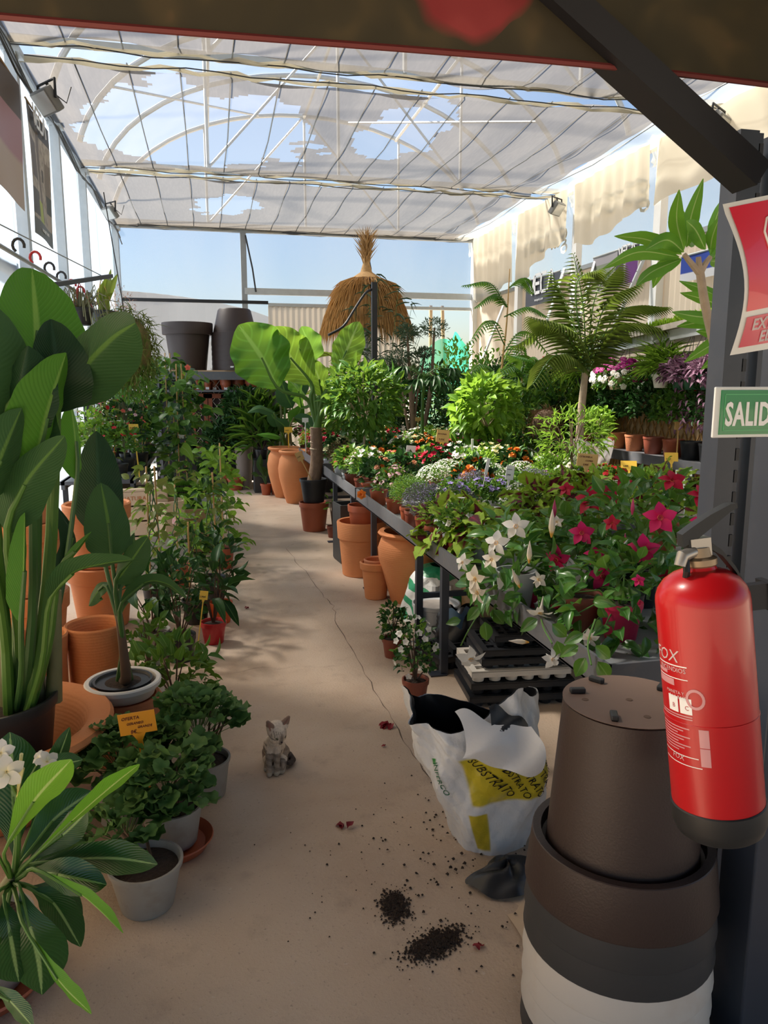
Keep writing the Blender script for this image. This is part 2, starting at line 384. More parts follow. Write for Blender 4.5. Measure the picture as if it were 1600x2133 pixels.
G['cane'] = plain('bamboo_cane', (0.58, 0.36, 0.14), 0.6, var=0.25, scale=20)
G['bark'] = plain('bark', (0.20, 0.13, 0.085), 0.85, var=0.35, scale=25, bump=0.6, bscale=60)
G['barkl'] = plain('pale_bark', (0.40, 0.32, 0.23), 0.8, var=0.3, scale=18, bump=0.5, bscale=50)
G['tagy'] = plain('tag_yellow', (0.78, 0.50, 0.06), 0.45, var=0.06)
G['tago'] = plain('tag_orange', (0.72, 0.30, 0.012), 0.45, var=0.06)
G['tagtan'] = plain('tag_tan', (0.60, 0.38, 0.14), 0.5, var=0.08)
G['tagw'] = plain('tag_white', (0.80, 0.80, 0.82), 0.5, var=0.05)
G['ink'] = plain('ink', (0.02, 0.015, 0.02), 0.6)
G['inkred'] = plain('ink_brown', (0.12, 0.012, 0.012), 0.6)
G['red'] = plain('extinguisher_red', (0.46, 0.006, 0.010), 0.30, var=0.05, coat=0.15, spec=.4)
G['rubber'] = plain('rubber_black', (0.012, 0.013, 0.014), 0.5)
G['signred'] = plain('sign_red', (0.62, 0.018, 0.045), 0.3, coat=0.3, var=0.08)
G['signpink'] = plain('sign_worn_red', (0.60, 0.09, 0.13), 0.35, var=0.12)
G['signw'] = plain('sign_white', (0.70, 0.72, 0.71), 0.4, var=0.1)
G['signg'] = plain('sign_green', (0.005, 0.22, 0.065), 0.3, var=0.1, coat=0.3)
G['signg2'] = plain('sign_green_line', (0.08, 0.42, 0.16), 0.35)
G['pvc'] = plain('white_print', (0.85, 0.85, 0.85), 0.4, var=0.03)
G['lampgrey'] = plain('floodlight_grey', (0.22, 0.22, 0.21), 0.5)
G['lampglass'] = plain('floodlight_glass', (0.55, 0.55, 0.52), 0.2)
G['mat_straw'] = plain('reed_straw', (0.50, 0.30, 0.12), 0.8, var=0.4, scale=30, bump=0.5)
G['moss'] = plain('dry_moss', (0.17, 0.14, 0.045), 0.9, var=0.5, scale=30, bump=0.8)
# leaves
G['l_strel'] = leafmat('leaf_strelitzia', (0.026, 0.082, 0.012), (0.042, 0.115, 0.017), 0.48, 0.14, rib=(0.10, 0.21, 0.045), veins=0.22, spec=.15, vn=26, back=(0.04, 0.105, 0.035))
G['l_strel2'] = leafmat('leaf_strelitzia_young', (0.05, 0.18, 0.018), (0.085, 0.24, 0.025), 0.45, 0.18, rib=(0.18, 0.36, 0.07), veins=0.2, spec=.15, vn=26)
G['l_strel3'] = leafmat('leaf_strelitzia_blue', (0.012, 0.042, 0.016), (0.02, 0.058, 0.022), 0.45, 0.10, rib=(0.02, 0.06, 0.03), veins=0.18, vn=30)
G['l_aloc'] = leafmat('leaf_alocasia', (0.13, 0.25, 0.025), (0.17, 0.30, 0.035), 0.3, 0.22, rib=(0.34, 0.50, 0.14), veins=0.75, vn=8)
G['l_plum'] = leafmat('leaf_plumeria', (0.014, 0.068, 0.012), (0.025, 0.10, 0.018), 0.3, 0.14, rib=(0.25, 0.40, 0.14), veins=0.25, vn=22, spec=0.5)
G['l_plum2'] = leafmat('leaf_plumeria_bright', (0.07, 0.25, 0.018), (0.12, 0.32, 0.03), 0.35, 0.35, rib=(0.36, 0.52, 0.18), veins=0.3, vn=24)
G['l_ger'] = leafmat('leaf_geranium', (0.075, 0.175, 0.045), (0.14, 0.26, 0.075), 0.6, 0.2, mid=(0.055, 0.14, 0.03), edge=None)
G['l_mand'] = leafmat('leaf_mandevilla', (0.030, 0.125, 0.020), (0.075, 0.21, 0.032), 0.28, 0.22, rib=(0.14, 0.28, 0.09), spec=0.5)
G['l_dark'] = leafmat('leaf_dark', (0.012, 0.05, 0.010), (0.03, 0.095, 0.018), 0.42, 0.2, rib=(0.08, 0.18, 0.05))
G['l_mid'] = leafmat('leaf_mid', (0.028, 0.105, 0.014), (0.075, 0.19, 0.025), 0.42, 0.26, rib=(0.16, 0.30, 0.08))
G['l_light'] = leafmat('leaf_light', (0.09, 0.22, 0.018), (0.21, 0.38, 0.04), 0.42, 0.38, rib=(0.28, 0.45, 0.12))
G['l_olive'] = leafmat('leaf_olive', (0.10, 0.135, 0.03), (0.17, 0.20, 0.05), 0.5, 0.25, rib=(0.2, 0.22, 0.07))
G['l_oliv2'] = leafmat('leaf_olive_tree', (0.055, 0.10, 0.05), (0.10, 0.15, 0.085), 0.55, 0.15)
G['l_coleus'] = leafmat('leaf_coleus', (0.30, 0.46, 0.035), (0.20, 0.36, 0.03), 0.45, 0.28, veins=0.25, vn=9, edge=None)
G['l_fern'] = leafmat('leaf_fern', (0.03, 0.15, 0.015), (0.07, 0.22, 0.025), 0.45, 0.35)
G['l_palm'] = leafmat('leaf_palm', (0.08, 0.13, 0.02), (0.15, 0.20, 0.04), 0.45, 0.3)
G['l_grass'] = leafmat('leaf_grass', (0.06, 0.22, 0.012), (0.14, 0.36, 0.03), 0.55, 0.3)
G['l_lime'] = leafmat('leaf_lime', (0.20, 0.40, 0.02), (0.34, 0.52, 0.05), 0.5, 0.35)
G['l_trad'] = leafmat('leaf_tradescantia', (0.16, 0.06, 0.12), (0.28, 0.16, 0.23), 0.4, 0.2, rib=(0.3, 0.28, 0.3))
G['l_grey'] = leafmat('leaf_grey_purple', (0.10, 0.13, 0.09), (0.20, 0.19, 0.22), 0.6, 0.2)
G['l_bronze'] = leafmat('leaf_bronze', (0.14, 0.10, 0.04), (0.20, 0.15, 0.07), 0.5, 0.2)
G['l_yel'] = leafmat('leaf_yellow', (0.35, 0.36, 0.05), (0.42, 0.40, 0.10), 0.5, 0.3)
G['stem'] = plain('green_stem', (0.07, 0.17, 0.025), 0.5, var=0.2)
G['stemd'] = plain('dark_green_stem', (0.045, 0.12, 0.03), 0.45, var=0.25)
G['stemt'] = plain('sheath_stem', (0.17, 0.17, 0.08), 0.55, var=0.35, scale=10)
G['stemr'] = plain('brown_stem', (0.09, 0.05, 0.03), 0.7, var=0.25)
# petals
def coleus():
    k = N('leaf_coleus_two_tone'); uv = k.n('UVMap'); sp = k.n('SeparateXYZ'); k.t.links.new(uv.outputs[0], sp.inputs[0])
    u = k.math('MULTIPLY', k.math('ABSOLUTE', k.math('SUBTRACT', sp.outputs[0], 0.5)), 2.0); v = sp.outputs[1]; oi = k.n('ObjectInfo')
    m = k.math('ADD', u, k.math('MULTIPLY', v, 0.35)); m = k.math('ADD', m, k.math('MULTIPLY', k.noise(14, 3), 0.45)); m = k.math('SUBTRACT', m, k.math('MULTIPLY', oi.outputs['Random'], 0.55))
    c = k.mix(k.ramp(m, [(0.28, 0), (0.52, 1)]), (0.10, 0.014, 0.025), (0.32, 0.50, 0.04)); c = k.mix(k.ramp(k.math('ADD', u, k.math('MULTIPLY', v, 0.3)), [(0.10, 0.55), (0.30, 0)]), c, (0.42, 0.02, 0.08))
    s1 = k.bsdf(c, 0.45, 0, k.bump(k.noise(40, 3), 0.5, 0.01), 0.35); t = k.n('BsdfTranslucent'); k.t.links.new(c, t.inputs[0])
    return k.done(k.shmix(0.25, s1, t.outputs[0]))
G['l_coleus'] = coleus()
W1 = (0.86, 0.84, 0.80)
G['f_white'] = petalmat('petal_white_yellow_eye', W1, W1, (0.85, 0.42, 0.03))
G['f_cream'] = petalmat('petal_cream', (0.85, 0.78, 0.68), (0.85, 0.75, 0.55), (0.80, 0.45, 0.08))
G['f_plum'] = petalmat('petal_frangipani', W1, (0.86, 0.82, 0.62), (0.85, 0.60, 0.06), tr=0.2)
G['f_pink'] = petalmat('petal_hot_pink', (0.75, 0.018, 0.16), (0.62, 0.01, 0.09), (0.65, 0.25, 0.12))
G['f_red'] = petalmat('petal_crimson', (0.50, 0.008, 0.045), (0.38, 0.004, 0.03), (0.5, 0.12, 0.05))
G['f_scar'] = petalmat('petal_red', (0.60, 0.012, 0.02), (0.5, 0.01, 0.02))
G['f_mag'] = petalmat('petal_magenta', (0.42, 0.012, 0.22), (0.30, 0.006, 0.15), (0.7, 0.6, 0.7))
G['f_purp'] = petalmat('petal_purple', (0.30, 0.02, 0.36), (0.2, 0.01, 0.28))
G['f_lil'] = petalmat('petal_lilac', (0.38, 0.30, 0.66), (0.30, 0.22, 0.60), (0.6, 0.55, 0.75))
G['f_org'] = petalmat('petal_orange', (0.85, 0.25, 0.03), (0.80, 0.11, 0.01), (0.80, 0.30, 0.04))
G['f_peach'] = petalmat('petal_peach', (0.82, 0.42, 0.24), (0.82, 0.30, 0.13))
G['f_yel'] = petalmat('petal_yellow', (0.85, 0.72, 0.20), (0.80, 0.62, 0.10))
G['f_lem'] = petalmat('petal_lemon', (0.84, 0.82, 0.48), (0.80, 0.74, 0.25))
G['f_ppink'] = petalmat('petal_pale_pink', (0.82, 0.55, 0.58), (0.75, 0.35, 0.42))
G['f_rose'] = petalmat('petal_rose', (0.68, 0.10, 0.26), (0.55, 0.05, 0.18))
G['f_coral'] = petalmat('petal_coral', (0.78, 0.16, 0.11), (0.7, 0.1, 0.06))
G['f_dred'] = petalmat('petal_wine', (0.22, 0.02, 0.06), (0.16, 0.01, 0.04))
# ================================================================== text meshes (made once, before the scene fills up)
def text_mesh(body, size, mat, depth=0.001, align='LEFT', shear=0.0, space=1.0, bold=0.0):
    c = bpy.data.curves.new('lettering', 'FONT'); c.body = body; c.size = size; c.extrude = depth; c.align_x = align; c.shear = shear; c.space_character = space; c.offset = bold
    c.resolution_u = 2
    o = bpy.data.objects.new('lettering', c); COL.objects.link(o); bpy.context.view_layer.update()
    me = bpy.data.meshes.new_from_object(o.evaluated_get(bpy.context.evaluated_depsgraph_get()))
    bpy.data.objects.remove(o); bpy.data.curves.remove(c); me.materials.clear(); me.materials.append(mat); me.name = 'lettering'
    return me
TX = {}
def tx(key, *a, **k): TX[key] = text_mesh(*a, **k)
tx('oferta', 'OFERTA', .016, G['inkred'], shear=.15); tx('geraneo', 'GERANEO', .012, G['inkred'], shear=.2); tx('grande', 'GRANDE', .012, G['inkred'], shear=.2); tx('8e', '8\u20ac', .018, G['inkred'], shear=.1)
tx('salida', 'SALIDA', .062, G['pvc'], space=1.08, bold=.0016)
tx('ext1', 'EXTINTOR', .034, G['pvc'], space=1.02, bold=.0010); tx('ext2', 'ELECTRICO', .034, G['pvc'], space=1.02, bold=.0010)
tx('fox', 'FOX', .030, G['pvc'], shear=.2); tx('inc', 'INCENDIOS', .0115, G['pvc']); tx('base', 'A LA BASE', .0080, G['pvc']); tx('maneta', 'MANETA Y', .0080, G['pvc'])
tx('bB', 'B', .018, G['signred']); tx('bC', 'C', .018, G['signred'])
tx('web', 'vecapot.com', .05, G['pvc']); tx('web2', 'vecapot.com', .055, G['pvc'])
tx('substrato', 'SUBSTRATO', .05, G['ink']); tx('inferco', 'INFERCO', .05, plain('print_green', (0.01, 0.2, 0.08), .5)); tx('univ', 'UNIVERSAL', .03, G['ink'])
tx('citronela', 'CITRONELA', .022, G['inkred'], shear=.15); tx('comida', 'COMBA', .02, G['inkred'], shear=.15); tx('390', '3,90\u20ac', .02, G['inkred'], shear=.15)
tx('begonia', 'BEGONIA', .022, G['inkred'], shear=.2); tx('995', '9,95\u20ac', .026, G['inkred'], shear=.1)
tx('395', '3,95\u20ac', .016, G['ink'], shear=.1); tx('1195', '11,95\u20ac', .014, G['ink'], shear=.1); tx('campan', 'CAMPANULA', .010, G['ink'], shear=.1)
tx('frut', 'NATURA', .05, plain('print_orange', (0.5, 0.18, 0.06), .6)); tx('ran', 'GRAN', .05, plain('print_orange2', (0.45, 0.14, 0.06), .6))
tx('garden', 'garden', .62, plain('faded_print', (0.56, 0.54, 0.47), .7))
LET = Matrix(((1, 0, 0, 0), (0, 0, -1, 0), (0, 1, 0, 0), (0, 0, 0, 1)))     # upright lettering facing -Y

# ================================================================== room
RX0, RX1, RY1, EAVE, CLAD = -1.3, 4.6, 12.8, 4.0, 2.97
G['ground'] = plain('dusty_ground', (0.42, 0.35, 0.27), 0.9, var=0.25, scale=1.2)
gr = MB().grid(lambda u, v: (-60+120*u, -40+120*v, -0.03), 8, 8).build('ground', G['ground']); gr['kind'] = 'structure'
fl = MB().grid(lambda u, v: (-1.55+6.4*u, -3.0+16.1*v, 0), 20, 50).build('floor', G['floor']); fl['kind'] = 'structure'
G['crack'] = plain('crack_dirt', (.10, .07, .05), .9, var=.3, scale=30); rc_ = random.Random(3)
for pts in ([(598, 1143), (640, 1198), (676, 1245), (694, 1262), (700, 1300), (742, 1372), (800, 1470), (842, 1545), (905, 1632), (958, 1702)], [(590, 1140), (628, 1130), (660, 1126)], [(862, 1570), (905, 1600), (940, 1612)]):
    P_ = []
    for a_, b_ in zip(pts[:-1], pts[1:]):
        for i in range(6): t_ = i/6; q = AZ(a_[0]+(b_[0]-a_[0])*t_+rc_.uniform(-4, 4), a_[1]+(b_[1]-a_[1])*t_, 0); P_.append((q.x, q.y, rc_.uniform(.0006, .0026)))
    m = MB(); m.add([(x+s*w_, y, .0012) for x, y, w_ in P_ for s in (-1, 1)], [(2*i, 2*i+1, 2*i+3, 2*i+2) for i in range(len(P_)-1)]).build('crack', G['crack'], fl)
G['film_l'] = film('film_clear_milky', (0.31, 0.40, 0.53), 0.10, 0.4, 0.04, (0.92, 0.95, 1.0), 0.0)
G['film_b'] = film('film_back', (0.34, 0.38, 0.43), 0.82, 0.4, 0.02, (0.62, 0.69, 0.78), 0.06)
G['film_up'] = film('film_clear', (0.88, 0.88, 0.82), 0.78, 0.3, 0.04, (1, 0.99, 0.96), 0.06)
def clad(name, col, opacity):
    k = N(name); nz = k.noise(1.5, 4, stretch=(1, 1, .3)); c = k.mix(nz, tuple(x*.92 for x in col), col)
    df = k.bsdf(c, .6); tl = k.n('BsdfTranslucent'); k.t.links.new(c, tl.inputs[0]); return k.done(k.shmix(opacity, df, tl.outputs[0]))
G['clad'] = clad('cream_corrugated_sheet', (0.66, 0.585, 0.47), 0.35)
G['clad2'] = clad('grey_corrugated_sheet', (0.58, 0.54, 0.48), 0.12)
G['clad3'] = clad('outer_corrugated_sheet', (0.50, 0.50, 0.50), 0.0)
def corr(p0, p1, z0, z1, pitch=0.09, amp=0.012, seg=4):
    p0, p1 = Vector(p0), Vector(p1); Lr = (p1-p0).length; n = int(Lr/pitch)*seg; d = (p1-p0)/Lr; nn = V(-d.y, d.x, 0)
    m = MB()
    m.grid(lambda u, v: p0+d*(Lr*u)+nn*(amp*max(-.7, min(.7, math.sin(2*PI*u*n/seg))))+V(0, 0, z0+(z1-z0)*v), n, 1); return m
# left wall
wl = structure('wall_left'); ys = [1.6, 3.2, 4.8, 6.4, 8.0, 9.6, 11.2, 12.8]
for a, b in zip(ys[:-1], ys[1:]):
    if b < 4.9: corr((RX0-.06, a, 0), (RX0-.06, b, 0), 0, EAVE).build('cladding_sheet', G['clad'], wl); continue  # unseen solid sheets, added to keep sun off the near floor
    MB().grid(lambda u, v: (RX0-0.06+0.012*math.sin(9*u+5*v+a), a+(b-a)*u, EAVE*v), 6, 8).build('film_panel', G['film_l'], wl)
for y in ys:
    if y in (11.2,): continue
    m = MB().box((RX0, y, 2.0), (.07, .13, 4.0)); m.box((RX0+.02, y-.075, 2.0), (.05, .012, 4.0)).build('post', G['galv'], wl, False)
    MB().box((RX0+.01, y, 3.93), (.12, .18, .05)).build('post_cap', G['galv'], wl, False)
MB().beam((RX0-.02, 1.6, 3.97), (RX0-.02, 12.8, 3.97), .07, .07).build('eave_beam', G['galvd'], wl, False)
MB().beam((RX0-.12, 1.6, 2.42), (RX0-.12, 12.8, 2.42), .05, .10).build('rail', G['galvd'], wl, False)
MB().beam((RX0-.02, 1.6, 1.0), (RX0-.02, 12.8, 1.0), .05, .07).build('rail', G['galvd'], wl, False)
for k in range(3):
    MB().tube([V(RX0+.07+.02*k, 3+.6*i, 3.80-.05*k+.05*math.sin(i*1.7+k)) for i in range(17)], .008, 5).build('cable', G['wire'], wl)
# right wall
wr = structure('wall_right'); yr = [1.7, 3.6, 5.4, 7.2, 9.0, 10.8, 12.75]
for a, b in zip(yr[:-1], yr[1:]):
    corr((RX1, a, 0), (RX1, b, 0), 0, CLAD).build('cladding_sheet', G['clad'], wr)
    MB().grid(lambda u, v: (RX1+.03+.01*math.sin(8*u+a), a+(b-a)*u, CLAD+(EAVE-CLAD)*v), 6, 3).build('film_panel', G['film_up'], wr)
for y in yr:
    MB().box((RX1-.06, y, 2.0), (.08, .12, 4.0)).build('post', G['whitep'], wr, False)
    m = MB(); rr = random.Random(int(y*10))
    m.grid(lambda u, v: (RX1-.06+(.09+.05*v)*math.cos(2*PI*u)+rr.uniform(-.02, .02), y+(.10+.07*v)*math.sin(2*PI*u)+rr.uniform(-.03, .03), 3.72+.26*v+rr.uniform(-.02, .02)), 14, 5)
    m.build('film_wrap', G['film_up'], wr, True, 25)
MB().beam((RX1-.03, 1.7, CLAD), (RX1-.03, 12.75, CLAD), .05, .05).build('rail', G['galvd'], wr, False)
MB().beam((RX1-.02, 1.7, 3.97), (RX1-.02, 12.75, 3.97), .07, .07).build('eave_beam', G['galv'], wr, False)
# back wall
wb = structure('wall_back'); XP = [RX0, AY(508, 560, RY1).x, AY(765, 560, RY1).x, RX1-.05]
DX0, DX1 = AY(560, 700, RY1).x, AY(690, 700, RY1).x; OX0 = AY(842, 700, RY1).x
def fpan(x0, x1, z0, z1): MB().grid(lambda u, v: (x0+(x1-x0)*u, RY1+.04+.02*math.sin(7*u+3*v), z0+(z1-z0)*v), 8, 6).build('film_panel', G['film_b'], wb)
ZB = AY(520, 630, RY1).z; ZT = AY(700, 612, RY1).z
for a, b in zip(XP[:-1], XP[1:]): fpan(a, b, ZB, EAVE)
fpan(XP[0], DX0, 0, ZB)
for i, x in enumerate(XP): MB().box((x, RY1, 2.0), (.09, .09, 4.0)).build('post', G['galvd'] if i < 3 else G['whitep'], wb, False)
MB().beam((RX0, RY1-.03, ZB), (DX0, RY1-.03, ZB), .05, .05).build('rail', G['black_steel'], wb, False)
MB().beam((XP[1], RY1-.03, ZT), (RX1, RY1-.03, ZT), .06, .10).build('rail', G['galv'], wb, False)
MB().beam((DX0, RY1-.02, ZB-.03), (RX1, RY1-.02, ZB-.03), .05, .05).build('rail', G['galv'], wb, False)
corr((DX0, RY1, 0), (OX0, RY1, 0), 0, ZB-.04).build('cladding_sheet', G['clad2'], wb)
MB().beam((RX0, RY1-.02, 3.99), (RX1, RY1-.02, 3.99), .08, .10).build('eave_beam', G['galvd'], wb, False)
MB().tube([AY(760, 500, RY1-.06), AY(772, 560, RY1-.06), AY(764, 640, RY1-.06)], .02, 6).build('drain_pipe', G['wire'], wb)
MB().tube([AY(511, 490, RY1-.07), AY(526, 560, RY1-.07), AY(533, 608, RY1-.07)], .014, 5).build('cable', G['wire'], wb)
# ceiling: shade cloth bays, wires and the arched roof above
k = N('shade_cloth'); nz = k.noise(3.0, 5, stretch=(.5, 1, 1)); nf = k.noise(45, 3, stretch=(1, .15, 1))
cc = k.mix(nz, (0.118, 0.110, 0.099), (0.10, 0.095, 0.090)); cc = k.mix(k.ramp(nf, [(.4, 0), (.8, .5)]), cc, (0.137, 0.129, .119))
tl = k.n('BsdfTranslucent'); k.t.links.new(cc, tl.inputs[0]); df = k.n('BsdfDiffuse'); k.t.links.new(cc, df.inputs[0]); tp = k.n('BsdfTransparent'); k.set(tp.inputs[0], (.95, .96, 1))
G['cloth'] = k.done(k.shmix(0.17, k.shmix(.28, tl.outputs[0], df.outputs[0]), tp.outputs[0]))
k = N('open_weave'); tl = k.n('BsdfTranslucent'); k.set(tl.inputs[0], (.13, .125, .12)); tp = k.n('BsdfTransparent'); k.set(tp.inputs[0], (.97, .97, .97)); G['cloth_open'] = k.done(k.shmix(.78, tl.outputs[0], tp.outputs[0]))
k = N('valance_cloth'); cc = k.mix(k.noise(2, 4), (0.50, 0.475, 0.40), (0.58, 0.55, 0.47)); tl = k.n('BsdfTranslucent'); k.t.links.new(cc, tl.inputs[0]); df = k.n('BsdfDiffuse'); k.t.links.new(cc, df.inputs[0])
G['valance'] = k.done(k.shmix(.35, tl.outputs[0], df.outputs[0]))
ce = structure('ceiling'); CX1 = 4.12; BAYS = [(1.75, 3.12), (3.3, 6.28), (6.62, 9.48), (9.75, 12.7)]
for bi, (a, b) in enumerate(BAYS):
    rr = random.Random(bi)
    ph = [rr.uniform(0, 6) for _ in range(4)]
    def fn(u, v, a=a, b=b, ph=ph):
        x = RX0+.03+(CX1-RX0-.03)*u; e = .06*math.sin(5*u+ph[0])+.03*math.sin(17*u+ph[1])
        y = a+(b-a)*v+(e if v < .01 else (-e if v > .99 else 0)); z = 3.97-.012*abs(math.sin(PI*u*14))*math.sin(PI*v)-.03*math.sin(PI*v)+.008*math.sin(y*4+7*u)+(.03*math.sin(30*u+ph[2]) if v < .01 or v > .99 else 0)
        if u < .06 or u > .94: z += .012*math.sin(y*7+ph[3])-.012
        return (x, y, z)
    full = MB().grid(fn, 140, 72 if bi > 1 else 24); parts = {0: MB(), 1: MB()}     # thin cloth openings, widened and added to so sun reaches the bench
    for f_, uv_ in zip(full.f, full.uv):
        P_ = [full.v[i] for i in f_]; mx_ = sum(p[0] for p in P_)/4; my_ = sum(p[1] for p in P_)/4
        nz_ = .22*math.sin(5.1*mx_+2.3*my_)+.16*math.sin(11*mx_-7*my_+1)+.10*math.sin(23*my_+9*mx_)
        op = ((mx_-.05)/1.12)**2+((my_-8.02)/1.22)**2 < 1+nz_ or ((mx_-1.95)/.42)**2+((my_-7.65)/.85)**2 < 1+1.6*nz_ or ((mx_-.35)/.55)**2+((my_-10.95)/.55)**2 < .8+1.6*nz_
        parts[int(op)].add(P_, [(0, 1, 2, 3)], uv_)
    parts[0].build('shade_cloth', G['cloth'], ce, sharp=80)
    if parts[1].f: parts[1].build('sun_opening_cloth', G['cloth_open'], ce, sharp=80)
    MB().grid(lambda u, v: (CX1+(RX1-CX1-.03)*u, a+(b-a)*v, 3.96+.03*math.sin(9*v+6*u)), 6, 16).build('clear_edge_film', G['film_up'], ce, sharp=60)
    for i in range(1, 15):
        x = RX0+(RX1-RX0)*i/15; MB().tube([(x, a-.05, 3.985), (x+.01, (a+b)/2, 3.93), (x, b+.05, 3.985)], .006, 4).build('support_wire', G['galvd'], ce)
    for s, y in ((0, a), (1, b)):
        rr = random.Random(bi*2+s)
        MB().tube([(RX0+(RX1-RX0)*i/40, y+(.02 if s else -.02)+rr.uniform(-.02, .02), 3.975+rr.uniform(-.02, .02)) for i in range(41)], [rr.uniform(.010, .026) for _ in range(41)], 6).build('bunched_hem', G['valance'], ce)
for y in (3.2, 6.42, 9.6, 12.72):
    MB().beam((RX0, y, 4.03), (RX1, y, 4.03), .05, .05).build('tie_beam', G['galv'], ce, False)
    for dy in (-.13, .09):
        MB().tube([(RX0+(RX1-RX0)*i/24, y+dy+.02*math.sin(i*2.1), 3.95+.012*math.sin(i*1.3+dy*9)) for i in range(25)], .005, 5).build('cable', G['wire'], ce)
def arch(x): return EAVE+1.75*math.sqrt(max(0, 1-((x-1.65)/2.98)**2))
XS = [RX0+(RX1-RX0)*(0.5-0.5*math.cos(PI*i/24)) for i in range(25)]
rf = structure('roof_frame')
for y in (3.2, 4.8, 6.4, 8.0, 9.6, 11.2, 12.8):
    MB().tube([(x, y, arch(x)) for x in XS], .032, 8).build('hoop', G['galv'], rf)
    if y in (3.2, 6.4, 9.6, 12.8):
        for i, x in enumerate((0.1, 1.65, 3.2)):
            MB().tube([(x, y, 4.03), (x, y, arch(x))], .02, 6).build('hanger', G['galv'], rf)
        for x0, x1 in ((.1, 1.65), (3.2, 1.65)): MB().tube([(x0, y, 4.05), (x1, y, arch(1.65))], .016, 6).build('strut', G['galv'], rf)
for x in (.15, 1.65, 3.15): MB().tube([(x, 1.7, arch(x)-.03), (x, 12.8, arch(x)-.03)], .022, 6).build('purlin', G['galv'], rf)
for y0 in (6.4, 9.6):
    for s in (-1, 1): MB().tube([(1.65+s*2.6, y0, arch(1.65+2.6*s)), (1.65+s*.7, y0+3.2, arch(1.65+.7*s))], .016, 6).build('strut', G['galv'], rf)
G['roofilm'] = film('roof_film', (0.45, 0.46, 0.48), 0.90, 0.3, 0.01, (.95, .97, 1), 0.04)
for a, b in ((1.7, 6.4), (6.4, 12.8)):
    m = MB(); m.grid(lambda u, v: (XS[int(round(u*24))], a+(b-a)*v, arch(XS[int(round(u*24))])+.04), 24, 4); m.build('roof_sheet', G['roofilm'], rf)
# retracted inner screens lying over the shade cloth
MB().grid(lambda u, v: (RX0+.1+1.95*u, 3.3+2.9*v, 4.35+.55*u+.05*math.sin(9*v)), 8, 8).build('folded_screen', G['cloth'], rf)
# valance sheets along the right wall
VAL = [(3.7, 7.15, 3.42, 3.38), (7.3, 8.95, 3.30, 3.22), (9.1, 10.7, 3.35, 3.02), (10.9, 12.6, 3.0, 2.9)]
for i, (a, b, za, zb) in enumerate(VAL):
    rr = random.Random(i); ph = rr.uniform(0, 6)
    def fn(u, v): 
        zb_ = za+(zb-za)*u+.05*math.sin(6*u+ph)+.02*math.sin(23*u)
        return (RX1-.16+.03*math.sin(19*u+ph)*(1-v)+.012*math.sin(45*u), a+(b-a)*u, zb_+(3.95-zb_)*v)
    o = MB().grid(fn, 40, 8).build('valance_sheet', G['valance'], sharp=80)
    tag(o, ['nearest translucent beige cloth hanging from the right eave behind the steel brace', 'beige cloth with faint print hanging under the eave beside the floodlight',
            'beige cloth hanging from the right eave above the dark grey banner', 'narrow pale cloth hanging from the right eave in the far corner'][i], 'cloth', 'cloth strips hanging along the right eave')
    if i in (1, 2):
        t = inst('faded_lettering', TX['garden'], o, Matrix.Translation((RX1-.115, (a+.02 if i == 1 else a+.05), 3.42 if i == 1 else 3.3)) @ Matrix(((0, 0, 1, 0), (1, 0, 0, 0), (0, 1, 0, 0), (0, 0, 0, 1))) @ Matrix.Diagonal((.75, .75, 1, 1)))
# neighbouring tunnel greenhouse and yard outside
gh = thing('tunnel_greenhouse', 'grey arched greenhouse end wall seen dimly through the back film', 'greenhouse', (0, 17.5, 0))
def ga(x): return 2.55+1.0*math.sqrt(max(0, 1-((x+2.6)/4.6)**2))
XG = [-7.2+9.2*i/60 for i in range(61)]
m = MB()
for i in range(60):
    x0, x1 = XG[i], XG[i+1]; d0 = .02*(i % 2); d1 = .02*((i+1) % 2)
    m.add([(x0, d0, 0), (x1, d1, 0), (x1, d1, ga(x1)), (x0, d0, ga(x0))], [(0, 1, 2, 3)])
m.build('end_wall', G['clad3'], gh)
MB().grid(lambda u, v: (XG[int(round(u*60))], 5*v, ga(XG[int(round(u*60))])), 60, 1).build('roof', G['film_up'], gh)
MB().beam((-1.6, -.06, .9), (.6, -.06, 3.0), .06, .06).build('brace', G['galv'], gh, False)
# ================================================================== entrance: added canopy, banner, brace, posts
cr = MB().box((0.4, -.9, 2.98), (7.0, 5.0, .08)).build('added_canopy_roof', G['black_steel'], None, False); cr['kind'] = 'structure'  # unseen slab added overhead to shade the foreground
k = N('floral_banner'); tc = k.n('TexCoord'); n1 = k.n('TexNoise', i_Scale=3.0, i_Detail=3.0); k.t.links.new(tc.outputs['Object'], n1.inputs['Vector'])
ad = k.n('VectorMath', operation='MULTIPLY_ADD'); k.t.links.new(n1.outputs['Color'], ad.inputs[0]); ad.inputs[1].default_value = (.25, .25, .25); k.t.links.new(tc.outputs['Object'], ad.inputs[2])
v1 = k.n('TexVoronoi', i_Scale=3.0); k.t.links.new(ad.outputs[0], v1.inputs['Vector']); v2 = k.n('TexVoronoi', feature='SMOOTH_F1', i_Scale=16.0); k.t.links.new(ad.outputs[0], v2.inputs['Vector'])
sp = k.n('SeparateXYZ'); k.t.links.new(v1.outputs['Color'], sp.inputs[0]); sp2 = k.n('SeparateXYZ'); k.t.links.new(v2.outputs['Color'], sp2.inputs[0])
leafc = k.ramp(sp2.outputs[0], [(0, (.030, .025, .013)), (.5, (.042, .033, .016)), (.85, (.062, .045, .020)), (1, (.085, .055, .026))])
redc = k.mix(sp2.outputs[1], (.20, .020, .022), (.25, .034, .034))
c = k.mix(k.math('MULTIPLY', k.ramp(sp.outputs[0], [(.52, 0), (.56, 1)]), k.ramp(v1.outputs['Distance'], [(.42, 1), (.5, 0)])), leafc, redc)
